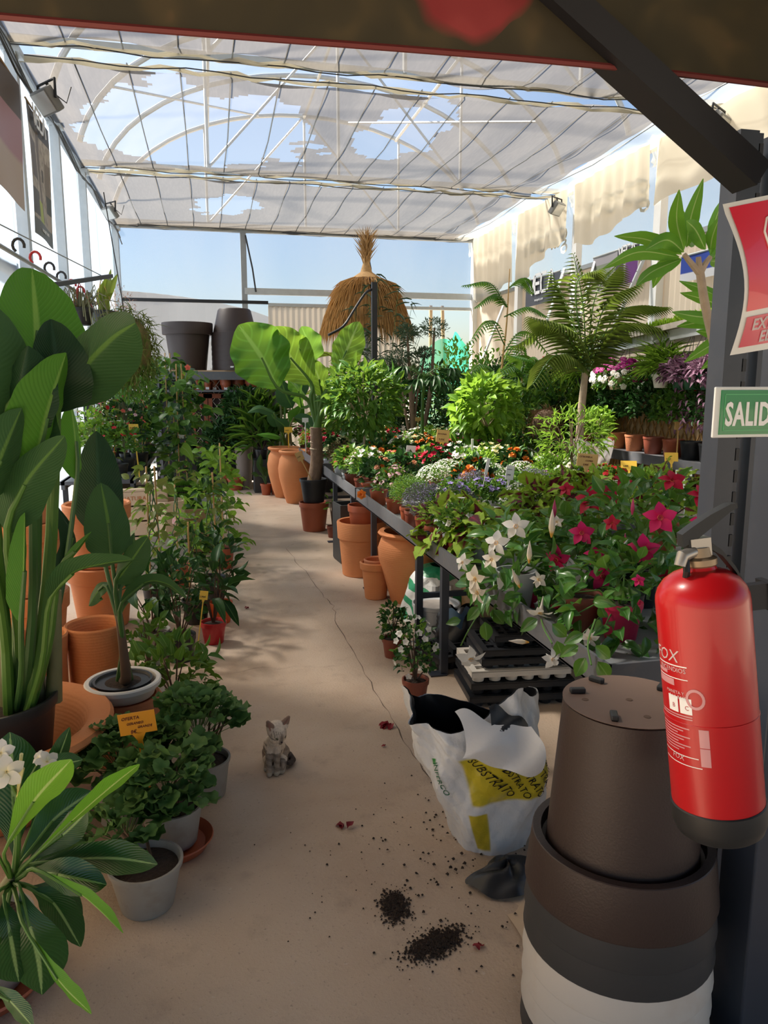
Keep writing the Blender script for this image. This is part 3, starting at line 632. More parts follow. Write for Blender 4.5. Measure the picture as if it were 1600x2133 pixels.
df = k.bsdf(c, .6); tl = k.n('BsdfTranslucent'); k.t.links.new(c, tl.inputs[0]); G['banner'] = k.done(k.shmix(.3, df, tl.outputs[0]))
bz = AY(800, 105, 1.5).z
bn = thing('floral_banner', 'dark floral printed banner hung across the top of the entrance', 'banner', (0.4, 1.5, bz))
MB().grid(lambda u, v: (-2.6+5.2*u, .012*math.sin(9*u+2*v), .008*math.sin(13*u)*(1-v)+.82*v), 60, 8).build('printed_sheet', G['banner'], bn)
MB().tube([(-2.6+5.2*i/60, .012*math.sin(9*i/60), .008*math.sin(13*i/60)) for i in range(61)], .006, 6).build('hem', plain('maroon_hem', (.13, .02, .02), .6), bn)
pt = structure('trim_1')      # steel portal at the entrance
MB().beam(AY(1565, 372, 1.5), AY(1565, 372, 1.5)+(AY(1155, 0, 1.5)-AY(1565, 372, 1.5))*1.75, .055, .078, up=(0, 1, 0)).build('brace', G['black_steel'], pt, False)
a = AY(1565, 372, 1.5); b = a+(AY(1155, 0, 1.5)-a)*1.75; nrm = V(-(b-a).z, 0, (b-a).x).normalized()*.042
nrm = -nrm if nrm.z < 0 else nrm
MB().beam(a+nrm+V(0, .03, 0), b+nrm+V(0, .03, 0), .02, .012, up=(0, 1, 0)).build('brace_lip', G['black_steel'], pt, False)
MB().box((1.195, 1.345, 1.5), (.11, .11, 3.0)).build('near_post', G['darksteel'], pt, False, bev=.004)
zt = AY(1543, 268, 1.6).z
m = MB().box((1.225, 1.63, zt/2), (.05, .06, zt)); m.box((1.262, 1.64, zt/2), (.022, .05, zt)).build('slotted_post', G['darksteel'], pt, False)
for i in range(34): MB().box((1.264, 1.612, .30+i*.054), (.010, .008, .030)).build('slot', G['black_steel'], pt, False)
MB().box((1.35, 1.63, zt/2), (.10, .04, zt)).build('back_plate', G['darksteel'], pt, False)
MB().beam((-2.2, 1.56, 2.9), (2.6, 1.56, 2.9), .10, .14).build('lintel', G['black_steel'], pt, False)
MB().box((-2.2, 1.5, 1.5), (.1, .1, 3.0)).build('near_post', G['darksteel'], pt, False)
# ================================================================== generic things
def pot_profile(rt, rb, h, t=.008, rim=.02, rimh=.03, soil=.85):
    return [(rb*.96, 0), (rb, .004), (rt-(rt-rb)*rimh/h*1.0, h-rimh), (rt+rim*.2, h-rimh), (rt+rim*.35, h-.004), (rt+rim*.3, h), (rt-t*.6, h), (rt-t, h-.006), (rb+(rt-rb)*soil-t, h*soil)]
def pot(parent, rt, rb, h, mat, rim=.02, rimh=.03, n=28, soil=.86, loc=(0, 0, 0), name='pot', has_soil=True):
    p = MB().lathe(pot_profile(rt, rb, h, rim=rim, rimh=rimh, soil=(soil if has_soil else .06)), n, loc).build(name, mat, parent)
    if has_soil:
        rs = rb+(rt-rb)*soil-.006; rr = random.Random(int(rt*999))
        MB().lathe([(rs, 0), (rs*.6, .008), (rs*.25, .012), (.0001, .006)], 18, (loc[0], loc[1], loc[2]+h*soil), wob=lambda a, z: 1+.0*a).build('soil', G['soil'], parent)
    return p
def ctrl(pts, n=14):
    """Catmull-Rom through the points"""
    P = [Vector(p) for p in pts]; P = [P[0]*2-P[1]]+P+[P[-1]*2-P[-2]]; out = []
    m = len(P)-3
    for i in range(n+1):
        s = i/n*m; k = min(int(s), m-1); t = s-k; a, b, c, d = P[k:k+4]
        out.append(.5*((2*b)+(c-a)*t+(2*a-5*b+4*c-d)*t*t+(3*b-a-3*c+d)*t**3))
    return out
def big_leaf(parent, pts, width, mat, kind='ovate', roll=0.0, fold=.25, rows=22, cols=8, wavy=.02, curl=0.0, thick=0.0, name='leaf', ref=None, notch=0.0, seed=0):
    """a large leaf along a 3-D spine; roll turns it about its spine"""
    sp = ctrl(pts, rows); m = MB(); v = []; uv = []; f = []; rr = random.Random(seed); tear = [rr.random() for _ in range(rows+1)]
    base = Vector(parent.location)
    for j, p in enumerate(sp):
        t = j/rows; tg = (sp[min(j+1, rows)]-sp[max(j-1, 0)]).normalized(); vw = Vector(ref) if ref is not None else (p-CAM).normalized()
        s = tg.cross(vw); s = s.normalized() if s.length > 1e-3 else V(1, 0, 0); nrm = s.cross(tg).normalized()
        q = Quaternion(tg, roll); s = q @ s; nrm = q @ nrm; wd = max(.004, prof(kind, min(t, .999))*width)
        for i in range(cols+1):
            u = 2*i/cols-1; a = abs(u); h = fold*a*wd*.5+curl*u*u*wd*.5; ww = u*wd*.5*math.cos(min(1.2, abs(fold)))
            ww *= 1-notch*(a > .9)*(tear[j] > .6)
            h += wavy*wd*math.sin(t*23+seed+(2 if u > 0 else 0))*a*a
            v.append(p+s*ww+nrm*h-base); uv.append(((u+1)/2, t))
    for j in range(rows):
        for i in range(cols): k = j*(cols+1)+i; f.append((k, k+1, k+cols+2, k+cols+1))
    return m.add(v, f, uv).build(name, mat, parent, True, 75)
def petiole(parent, pts, r, mat, name='stem', n=8, sub=10):
    b = Vector(parent.location); s = ctrl(pts, sub); r = list(r) if hasattr(r, '__len__') else [r, r*.8]
    return MB().tube([p-b for p in s], [r[0]+(r[-1]-r[0])*i/sub for i in range(sub+1)], n).build(name, mat, parent)
def price_tag(label, at, h, w, th, mat, lines=(), rz=0.0, tilt=.0, lean=0.0, group='price tags', shape='board', stake=None, zoff=0):
    """a push-in tag: board on a stake; at = foot of the stake"""
    t = thing('price_tag', label, 'price tag', at, group=group, rot=(tilt, lean, rz))
    m = MB(); r = .08*min(w, th)
    m.box((0, 0, h-th/2), (w, .003, th)).build('board', mat, t, False, bev=r*.9 if False else 0)
    s = MB(); s.box((0, .0005, (h-th)/2-.0), (w*.13, .004, (h-th)+.01)); s.prism([(-w*.18, 0), (w*.18, 0), (w*.06, -th*.35), (-w*.06, -th*.35)], .004, Matrix.Translation((0, .002, h-th)) @ Matrix(((1, 0, 0, 0), (0, 0, -1, 0), (0, 1, 0, 0), (0, 0, 0, 1)))); s.build('stake', stake or mat, t, False)
    for key, x, z, sc in lines:
        inst('lettering', TX[key], t, Matrix.Translation((x*w, -.0022, h-th+z*th)) @ LET @ Matrix.Diagonal((sc, sc, 1, 1)))
    return t

# ================================================================== nested upturned planters by the entrance
PC = AZ(1300, 2170, 0.0); PC = V(PC.x-.004, PC.y+.055, 0)
def upturned(mat, topmat):
    """pot standing on its rim: collar below, base uppermost (local z up)"""
    rb, rc, hh, ch, t = .150, .220, .455, .125, .016
    body = [(rc-.030, .01), (rc-.030, ch-.05), (rb, hh-.012), (rb-.010, hh), (rb-.030, hh)]
    pr = [(rc-.045, .0), (rc-.002, 0), (rc, .006), (rc-.014, ch), (rc-.016, ch+.002), (rc-.034, ch+.002), (rc-.036, ch-.028)]+[(rc-.046-(rc-.046-rb)*i/10, ch-.03+(hh-.02-ch)*i/10) for i in range(11)]+[(rb-.003, hh-.004), (rb-.010, hh), (.0001, hh)]
    return MB().lathe(pr, 56).mesh('planter_body', mat), None
names = [('anthra', 'dark grey round planter, lowest of the upturned stack by the entrance'), ('planterw', 'white round planter just above the lowest dark one in the upturned stack'),
         ('planterw', 'middle one of the three white planters in the upturned stack'), ('planterw', 'uppermost white planter in the upturned stack, under the dark grey ones'),
         ('anthra', 'lower dark grey planter resting on the white ones in the stack'), ('anthra', 'upper dark grey planter right under the brown one in the stack'),
         ('choc', 'big brown round planter upside down on top of the stack by the entrance')]
pm = {k: upturned(G[k], None)[0] for k in ('anthra', 'planterw', 'choc')}
for i, (mk, lab) in enumerate(names):
    z = .0645*i
    t = thing('round_planter', lab, 'planter', (PC.x, PC.y, z), group='stack of upturned round planters')
    inst('planter_body', pm[mk], t)
    if i == 6:
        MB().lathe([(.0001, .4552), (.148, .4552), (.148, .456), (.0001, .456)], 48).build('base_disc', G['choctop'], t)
        for a in (.35, 1.75, 2.55, 3.9, 5.1):
            x, y = .115*math.cos(a), .115*math.sin(a)
            rot = Matrix.Rotation(a+.4, 3, 'Z')
            MB().box((x, y, .462), (.036, .016, .012), rot).build('foot_pad', G['rubber'], t, False, bev=.003)
        for a, r in ((2.9, .10), (0, 0), (4.6, .09)):
            MB().lathe([(.008, .4562), (.0075, .4570), (.004, .4568), (.0001, .4566)], 12, (r*math.cos(a), r*math.sin(a), 0)).build('drain_hole', G['stemr'], t)
# ================================================================== fire extinguisher
ptop = AY(1463, 1250, 1.10); pbot = AY(1496, 1672, 1.07); ax = (ptop-pbot).normalized()
ex = thing('fire_extinguisher', 'red fire extinguisher with black base hanging on the dark post', 'fire extinguisher', pbot)
q = ax.to_track_quat('Z', 'Y'); fr = RT.copy(); xx = (RT-ax*RT.dot(ax)).normalized(); yy = ax.cross(xx)
ex.rotation_euler = Matrix((xx, yy, ax)).transposed().to_euler()
EL = (ptop-pbot).length; ER = .077
MB().lathe([(ER*.2, .0), (ER, .002), (ER, EL*.46), (ER+.0012, EL*.462), (ER+.0012, EL*.466), (ER, EL*.468), (ER, EL), (ER*.985, EL+.012), (ER*.93, EL+.024), (ER*.80, EL+.038), (ER*.60, EL+.049), (ER*.36, EL+.056), (.026, EL+.060), (.024, EL+.068), (.0001, EL+.068)], 56).build('cylinder', G['red'], ex)
MB().lathe([(ER*.55, -.048), (ER*.86, -.048), (ER*.95, -.042), (ER*1.03, -.024), (ER*1.035, .008), (ER*1.01, .010)], 56).build('base_skirt', G['rubber'], ex)
MB().lathe([(.025, EL+.060), (.029, EL+.064), (.029, EL+.074), (.022, EL+.078), (.020, EL+.094), (.0001, EL+.094)], 20).build('valve_collar', plain('brass_dull', (.30, .22, .14), .45, .6), ex)
v = MB().box((0, 0, EL+.095), (.034, .030, .030)); v.tube([(-.012, -.01, EL+.088), (-.036, -.022, EL+.086), (-.042, -.024, EL+.070)], [.010, .011, .010], 10).build('valve', plain('valve_metal', (.40, .37, .33), .4, .7), ex)
def lev(name, pts, w):
    m = MB(); vv = []; n = len(pts)
    for (x, z, th) in pts: vv += [(x, -w/2, z), (x, w/2, z), (x, w/2, z+th), (x, -w/2, z+th)]
    f = []
    for i in range(n-1):
        for k in range(4): f.append((4*i+k, 4*i+(k+1) % 4, 4*i+4+(k+1) % 4, 4*i+4+k))
    f += [(3, 2, 1, 0), (4*n-4, 4*n-3, 4*n-2, 4*n-1)]
    m.add(vv, f).build(name, G['rubber'], ex, True, 40, Matrix.Translation((0, 0, EL)))
lev('upper_lever', [(-.030, .098, .022), (-.010, .106, .026), (.02, .126, .022), (.055, .150, .012), (.066, .154, .008)], .026)
lev('carry_handle', [(-.020, .090, .016), (.01, .094, .014), (.035, .076, .010), (.056, .045, .010), (.066, .022, .010), (.064, .014, .006)], .026)
MB().tube([V(-.028, -.016, EL+.09), V(-.034, -.03, EL+.06), V(-.033, -.02, EL+.045)], .006, 8).build('hose_stub', G['rubber'], ex)
br = MB().box((.10, .02, EL-.01), (.06, .02, .045)); br.box((.125, .03, EL-.012), (.012, .05, .05)).build('wall_bracket', G['black_steel'], ex, False)
# printing wrapped on the left of the cylinder
def wrap(me, z, a0, sc=1.0, name='lettering'):
    c = me.copy(); rad = ER+.0007
    for vt in c.vertices:
        x, y, zz = vt.co.x*sc, vt.co.y*sc, vt.co.z
        an = a0+x/rad; vt.co = (rad*math.sin(an), -rad*math.cos(an), z+y)
    inst(name, c, ex)
def wrapbox(z, a0, w_, h_, mat, name='printed_line', n=10):
    rad = ER+.0004
    MB().grid(lambda u, v: (rad*math.sin(a0+w_*u/rad), -rad*math.cos(a0+w_*u/rad), z+h_*v), n, 1).build(name, mat, ex)
G['redpr'] = plain('print_pale_red', (.60, .28, .30), .4)
a0 = -1.74
wrap(TX['fox'], EL*.755, -1.78, 1.0); wrapbox(EL*.735, a0, .072, .002, G['pvc']); wrap(TX['inc'], EL*.708, -1.62); wrapbox(EL*.69, a0, .03, .006, G['redpr'])
wrapbox(EL*.675, a0, .072, .0015, G['pvc']); wrapbox(EL*.655, a0, .045, .006, G['redpr']); wrapbox(EL*.640, a0, .045, .006, G['redpr'])
wrap(TX['maneta'], EL*.603, -1.42); wrap(TX['base'], EL*.582, -1.34)
for a_, key in ((-1.38, 'bB'), (-1.05, 'bC')):
    wrapbox(EL*.515, a_, .022, .028, G['pvc'], 'hazard_label'); wrap(TX[key], EL*.535, a_+.12, .62)
for zf in (.500, .488): wrapbox(EL*zf, a0, .075, .0022, G['redpr'])
for i in range(9): wrapbox(EL*(.44-.014*i), a0, .068-.012*(i % 3), .0022, G['redpr'])
wrapbox(EL*.305, a0, .080, .0015, G['pvc']); wrapbox(EL*.262, a0, .085, .0015, G['pvc']); wrap(TX['fox'], EL*.283, -1.40, .45)
for zf in (.365, .275): wrapbox(EL*zf, -.66, .016, .032, G['redpr'], 'approval_mark')
m = MB(); rad = ER+.0008
m.add([(rad*math.sin(-.68+(.016*r)*math.cos(t)/rad), -rad*math.cos(-.68+(.016*r)*math.cos(t)/rad), EL*.592+.018*r*math.sin(t)) for t in [2*PI*i/20 for i in range(20)] for r in (.72, 1)],
      [(2*i, 2*i+1, (2*i+3) % 40, (2*i+2) % 40) for i in range(20)]).build('recycling_ring', G['redpr'], ex)
# ================================================================== signs on the post
p0 = AY(1487, 806, 1.272); p1 = AY(1482, 912, 1.272); sw = .30; sh = p0.z-p1.z
sg = thing('exit_sign', 'green exit sign with white lettering and white border on the dark post', 'sign', (p1.x, 1.272, p1.z))
MB().box((sw/2, 0, sh/2), (sw, .006, sh)).build('backing', G['signw'], sg, False, bev=.002)
MB().box((.012+(sw-.016)/2, -.004, sh/2), (sw-.016, .003, sh-.012)).build('panel', G['signg'], sg, False)
for c_, d_ in (((.02+(sw-.032)/2, -.0058, sh-.014), (sw-.032, .001, .0016)), ((.02+(sw-.032)/2, -.0058, .014), (sw-.032, .001, .0016)), ((.02, -.0058, sh/2), (.0016, .001, sh-.028))):
    MB().box(c_, d_).build('border_line', G['signg2'], sg, False)
inst('lettering', TX['salida'], sg, Matrix.Translation((.022, -.0062, .024)) @ LET @ Matrix.Diagonal((.585, 1.0, 1, 1)))
# curled extinguisher sign
es = thing('extinguisher_sign', 'curled red and white fire extinguisher sign with worn lower lettering', 'sign', AY(1525, 740, 1.25))
EB = Vector(es.location)
def es_pt(u, v, off=0.0):      # u along the sign, v up: left edge bowed, sheet curls away to the right
    z0 = 0.0; hgt = .262; x = .205*u; y = .05*u*u-.02*math.sin(PI*v)*(1-u)+.03*(1-v)*(1-u)*.2
    lx = .022*math.sin(PI*min(1, v*1.05))*(1-u)*1.0-.050*v*(1-u)+.0
    return (x+lx, y-off-.01*v, z0+.030*u+hgt*v+.028*u*v)
MB().grid(lambda u, v: es_pt(u, v), 14, 16).build('backing', G['signw'], es)
MB().grid(lambda u, v: es_pt(.04+.94*u, .29+.68*v, .002), 14, 12).build('red_field', G['signred'], es)
MB().grid(lambda u, v: es_pt(.06+.9*u, .045+.205*v, .002), 14, 6).build('lettered_field', G['signpink'], es)
sil = [(.46, .36), (.46, .62), (.40, .68), (.37, .78), (.40, .88), (.47, .93), (.75, .93), (.75, .36)]
c = MB(); n_ = len(sil); c.add([es_pt(u, v, .0035) for u, v in sil]+[es_pt(.6, .65, .0035)], [(i, (i+1) % n_, n_) for i in range(n_)]).build('extinguisher_silhouette', G['signw'], es)
MB().tube([es_pt(u, v, .004) for u, v in ((.44, .90), (.32, .86), (.27, .78), (.29, .68), (.36, .60), (.40, .50), (.41, .38))], .0022, 5).build('silhouette_hose', G['signw'], es)
def es_text(key, u0, v0, sx):
    c = TX[key].copy()
    for vt in c.vertices: vt.co = es_pt(u0+vt.co.x*sx/.205, v0+vt.co.y/.288*.9, .0035)
    inst('lettering', c, es)
es_text('ext1', .14, .155, .8); es_text('ext2', .26, .065, .8)
# things hung on the slotted rack behind the post
b0 = AY(1541, 1150, 1.75); bt = thing('lime_bottle', 'lime green bottle on the rack between the two dark posts', 'bottle', (b0.x+.02, 1.75, b0.z-.01))
MB().lathe([(.026, 0), (.028, .01), (.026, .05), (.022, .09), (.026, .14), (.026, .19), (.018, .22), (.010, .23), (.010, .25), (.0001, .25)], 20).build('bottle_body', plain('lime_plastic', (.30, .55, .01), .35), bt)
MB().lathe([(.012, .25), (.012, .28), (.0001, .28)], 14).build('cap', G['black'], bt)
for pxy, lab, hh in (((1531, 1196), 'pale blue-grey plastic bin on the rack below the lime bottle', .11), ((1542, 972), 'pale blue-grey plastic bin on the rack behind the exit sign', .14)):
    b1 = AY(*pxy, 1.72); t = thing('rack_bin', lab, 'bin', (b1.x+.03, 1.72, b1.z), group='bins on the slotted rack')
    MB().box((0, 0, hh/2), (.08, .05, hh)).build('bin_body', G['paleplast'], t, False, bev=.004); MB().box((0, -.002, hh+.004), (.085, .056, .008)).build('bin_rim', G['paleplast'], t, False)
    MB().box((0, .04, hh/2), (.06, .03, .02)).build('hook', G['black_steel'], t, False)
b1 = AY(1545, 1001, 1.72); t = thing('paper_carton', 'small tan carton on the rack above the lime bottle', 'carton', (b1.x+.022, 1.72, b1.z)); MB().box((0, 0, .018), (.04, .03, .036)).build('carton_body', G['cardboard'], t, False); MB().box((0, -.016, .02), (.03, .002, .012)).build('carton_label', G['tagtan'], t, False)
# ================================================================== opened bag of potting soil
bagc = AZ(1050, 1850, 0); bagc = V(bagc.x+.06, bagc.y+.28, 0)
k = N('soil_bag_plastic'); uv = k.n('UVMap'); sp = k.n('SeparateXYZ'); k.t.links.new(uv.outputs[0], sp.inputs[0]); u_, v_ = sp.outputs[0], sp.outputs[1]
ys_ = k.math('ADD', v_, k.math('MULTIPLY', u_, -.55))
band = k.math('MULTIPLY', k.ramp(u_, [(.60, 0), (.61, 1), (.84, 1), (.85, 0)]), k.ramp(v_, [(.40, 0), (.42, 1), (.74, 1), (.76, 0)]))
band2 = k.math('MULTIPLY', k.ramp(u_, [(.585, 0), (.59, 1), (.64, 1), (.645, 0)]), k.ramp(v_, [(.03, 0), (.05, 1), (.34, 1), (.35, 0)]))
grn = k.math('MULTIPLY', k.ramp(u_, [(.485, 0), (.487, 1), (.507, 1), (.509, 0)]), k.ramp(v_, [(.66, 0), (.665, 1), (.70, 1), (.705, 0)]))
c = k.mix(k.noise(6, 4), (.66, .68, .72), (.78, .78, .78)); c = k.mix(band, c, (.62, .50, .03)); c = k.mix(band2, c, (.55, .43, .03)); c = k.mix(grn, c, (.02, .28, .04))
c = k.mix(k.ramp(k.noise(9, 5), [(.6, 0), (.8, .5)]), c, (.42, .37, .32))
G['bag'] = k.done(k.bsdf(c, .35, 0, k.bump(k.noise(14, 5), .5, .02), .5))
G['bagw'] = plain('soil_bag_plain_side', (.70, .70, .71), .35, bump=.5, bscale=16)
bg_ = thing('soil_bag', 'torn open white and yellow bag of potting soil slumped by the planter stack', 'bag', bagc)
rb = random.Random(4); HB = .50
def crum(a, z): return .012*math.sin(3*a+7*z)+.009*math.sin(7*a-11*z+1)+.006*abs(math.sin(9*a+13*z))+.004*abs(math.sin(13*a-19*z))
def bagpt(u, v, inner=0.0):
    a = 2*PI*(u-.62)-1.95; z = HB*v
    bx = .125+.06*min(1, v*1.6)+.02*math.sin(PI*v); by = .11+.03*math.sin(PI*v)
    if v > .72: bx += .10*(v-.72); by -= .16*(v-.72)
    ds = math.copysign(1, math.cos(a))*abs(math.cos(a))**.8; sn = math.copysign(1, math.sin(a))*abs(math.sin(a))**.8
    cr_ = crum(a, z*2.2)*(.4+.9*v); lip = (.05*math.sin(2*a+2.6)+.02*math.sin(5*a))*max(0, v-.72)/.28
    lean = -.10*v*v
    return V((bx+cr_-inner)*ds+lean, (by+cr_-inner)*sn-.02*v, z+lip+.008*math.sin(7*a)*v)
MB().grid(lambda u, v: bagpt(u, v), 110, 46).build('sack', G['bag'], bg_, True, 50)
MB().grid(lambda u, v: bagpt(u, .55+.45*v, .006), 90, 16).build('inner_lining', G['black'], bg_, True, 50)
MB().grid(lambda u, v: V(-.05+(.17*v)*math.cos(2*PI*u), .11*v*math.sin(2*PI*u), .34+.02*math.sin(5*u*6)*v), 20, 5).build('soil', G['soil'], bg_)
fl_ = MB(); fl_.grid(lambda u, v: V(-.17+.24*u+.02*math.sin(3*v), -.10-.06*u-.07*math.sin(PI*.6*v)+.008*math.sin(9*u+4*v), .50-.02*u-.13*v+.02*math.sin(5*u+1)+.008*math.sin(11*u+7*v)), 30, 16); fl_.build('folded_flap', G['bagw'], bg_, True, 50)
MB().grid(lambda u, v: V(-.06+.14*u, -.11-.05*v, .525-.07*v-.08*u*u+.012*math.sin(9*u+6*v)), 12, 8).build('black_lining_flap', G['black'], bg_, True, 50)
def bagtext(key, u0, v0, sx, rot):
    c = TX[key].copy(); cs, sn = math.cos(rot), math.sin(rot); L_ = 1.0
    for vt in c.vertices:
        x, y = vt.co.x*sx, vt.co.y*sx; X_, Y_ = x*cs-y*sn, x*sn+y*cs; p = bagpt(u0+X_/L_, v0+Y_/HB, -.004); vt.co = p
    inst('lettering', c, bg_)
for i in range(5): bagtext('substrato', .625+.042*i, .74-.012*i, .62, -1.15)
bagtext('inferco', .50, .68, .55, -1.35)
# crumpled black plastic under the bag and a paper sheet
cp = AZ(1040, 1868, 0)
o = MB().grid(lambda u, v: (cp.x+.05+(.10+.02*math.sin(14*u)+.012*math.sin(31*u))*v*math.cos(2*PI*u)*1.15, cp.y+.07+(.085+.02*math.sin(11*u))*v*math.sin(2*PI*u), .006+.055*(1-v*v)+.014*math.sin(25*u+9*v)*(1-v)+.012*abs(math.sin(19*u))*v), 60, 12).build('crumpled_plastic', G['black'], None, True, 50)
tag(o, 'crumpled black plastic sheet on the floor in front of the soil bag', 'plastic sheet')
cp = AZ(1082, 1925, 0)
o = MB().grid(lambda u, v: (cp.x-.02+.16*u, cp.y-.10+.30*v, .004+.02*u*u+.006*math.sin(8*v)), 8, 12).build('cardboard_sheet', G['cardboard'], None, True, 60)
tag(o, 'piece of brown cardboard lying between the soil bag and planter stack', 'cardboard')
# ================================================================== kitten
def capsules(caps):
    m = MB()
    for a, b, ra, rb_ in caps:
        a, b = Vector(a), Vector(b); n = 8
        m.tube([a+(b-a)*i/n for i in range(n+1)], [ra+(rb_-ra)*i/n for i in range(n+1)], 14); m.ball(a, ra, 14, 10); m.ball(b, rb_, 14, 10)
    return m
KP = AZ(575, 1600, 0); KX = RT.copy(); KX.z = 0; KX.normalize(); KY = V(-KX.y, KX.x, 0)
HC = V(.012, -.026, .170); LK = V(.55, -.80, -.42).normalized(); LS = LK.cross(V(0, 0, 1)).normalized(); LU = LS.cross(LK)
def hd(s, u, f): return HC+LS*s+LU*u+LK*f        # head space: s = kitten's left/right, u = up, f = forward
caps = [((-.012, .065, .048), (-.010, .01, .095), .050, .043), ((-.010, .01, .095), (-.002, -.012, .128), .043, .031), ((-.002, -.012, .128), (.008, -.018, .155), .031, .026),
        (hd(0, .004, -.010), hd(0, .002, .008), .039, .036), (hd(-.014, -.014, .012), hd(.014, -.014, .012), .024, .024), (hd(0, -.015, .028), hd(0, -.017, .034), .0175, .0135),
        ((-.020, -.018, .095), (-.022, -.040, .05), .020, .0135), ((-.022, -.040, .05), (-.018, -.052, .012), .0135, .0125), ((-.018, -.055, .011), (-.017, -.068, .010), .0145, .012),
        ((.008, -.022, .095), (.010, -.038, .05), .019, .0130), ((.010, -.038, .05), (.010, -.046, .012), .0130, .0120), ((.010, -.048, .011), (.011, -.061, .010), .0140, .012),
        ((-.032, .055, .042), (-.034, .02, .028), .034, .024), ((.018, .055, .042), (.026, .015, .028), .034, .023),
        ((.028, .010, .014), (.030, -.042, .011), .015, .0135), ((-.036, .010, .014), (-.036, -.028, .010), .013, .011),
        ((.01, .10, .02), (.045, .085, .016), .014, .013), ((.045, .085, .016), (.066, .04, .016), .013, .012), ((.066, .04, .016), (.060, .005, .020), .012, .011), ((.060, .005, .020), (.050, -.006, .026), .011, .008)]
km = capsules(caps); EARS = []
for s in (-1, 1):
    b0 = hd(s*.026, .022, -.006); tip = hd(s*.050, .070 if s > 0 else .064, -.012)
    ln = 7
    for i in range(ln):
        t = i/ln; c = b0+(tip-b0)*t; w_ = .019*(1-t)**.8+.004
        km.ball(c, (w_, .005+.003*(1-t), w_*.8), 10, 6)
    EARS.append((b0, tip))
ko = km.build('kt', None); rm = ko.modifiers.new('r', 'REMESH'); rm.mode = 'VOXEL'; rm.voxel_size = .0028; rm.use_smooth_shade = True
smo = ko.modifiers.new('s', 'SMOOTH'); smo.factor = .5; smo.iterations = 3; bpy.context.view_layer.update()
kme = bpy.data.meshes.new_from_object(ko.evaluated_get(bpy.context.evaluated_depsgraph_get())); bpy.data.objects.remove(ko)
cols = []
for vt in kme.vertices:
    p = vt.co; c = V(.78, .65, .52); q = p-HC; s, u, f = q.dot(LS), q.dot(LU), q.dot(LK)
    if p.z > .12:
        c = V(.82, .70, .57)
        if f > .030 and abs(s) < .009-.15*max(0, u): c = c.lerp(V(.16, .11, .085), .7*min(1, (f-.030)/.010))
        if f > .01 and u > .004 and abs(math.sin(s*420)) > .75 and u < .03: c = c.lerp(V(.17, .12, .09), .6)
        if abs(s) > .020 and u > .034: c = V(.32, .21, .16)
        if f > .004 and abs(u+.003) < .003 and abs(s) > .016: c = c.lerp(V(.14, .10, .08), .7)
    else:
        bz_ = math.sin(p.z*260+p.x*90)
        if p.z < .085 and p.y < 0: c = V(.40, .32, .25).lerp(V(.13, .09, .065), .55 if bz_ > .25 else .12)
        if p.z < .018 and p.y < 0: c = V(.42, .36, .29)
        if p.y > .015 and p.z < .075: c = V(.38, .29, .22).lerp(V(.12, .08, .06), .5 if bz_ > .3 else .15)
        if .085 < p.z < .115 and p.x < -.03 and bz_ > 0: c = c.lerp(V(.12, .08, .06), .7)
        if p.x > .046 and p.z < .045: c = V(.05, .035, .03)
    cols.append((*c, 1))
ca = kme.color_attributes.new('Col', 'FLOAT_COLOR', 'POINT'); ca.data.foreach_set('color', np.array(cols, dtype=np.float32).ravel())
k = N('kitten_fur'); vc = k.n('VertexColor', layer_name='Col'); c = k.mix(k.ramp(k.noise(160, 4, stretch=(1, 1, .35)), [(.35, 0), (.7, .35)]), vc.outputs[0], (.22, .17, .13))
kme.materials.clear(); kme.materials.append(k.done(k.bsdf(c, .85, 0, k.bump(k.noise(260, 4, stretch=(1, 1, .3)), .5, .004), .2)))
kt = thing('kitten', 'small cream tabby-point kitten sitting on the concrete aisle', 'cat', (KP.x, KP.y, 0)); kt.rotation_euler = (0, 0, math.atan2(KX.y, KX.x)); kt.scale = (1.0, 1.0, 1.0)
kme.name = 'body'; inst('body', kme, kt)
G['eye'] = plain('kitten_eye', (.10, .10, .05), .15); G['pup'] = plain('pupil', (.004, .004, .004), .1); G['nose'] = plain('nose_leather', (.05, .028, .024), .5); G['earin'] = plain('inner_ear', (.34, .17, .13), .8)
for s in (-1, 1):
    e = MB().ball(hd(s*.0155, .004, .0315), (.0088, .0088, .0068), 12, 8).build('eye', G['eye'], kt); MB().ball(hd(s*.0160, .004, .0375), (.0030, .0030, .0045), 8, 6).build('pupil', G['pup'], e)
    b0, tip = EARS[0 if s < 0 else 1]; m_ = LK*.0085; sd = (tip-b0).cross(LK).normalized()*.010
    MB().add([b0+m_-sd, b0+m_+sd, b0.lerp(tip, .5)+m_*.9+sd*.75, b0.lerp(tip, .88)+m_*.75, b0.lerp(tip, .5)+m_*.9-sd*.75], [(0, 1, 2, 3, 4)]).build('inner_ear', G['earin'], kt)
MB().ball(hd(0, -.009, .0485), (.0048, .0040, .0034), 10, 6).build('nose', G['nose'], kt)
MB().tube([hd(-.007, -.023, .043), hd(0, -.020, .0480), hd(.007, -.023, .043)], .0009, 5).build('mouth', G['nose'], kt)
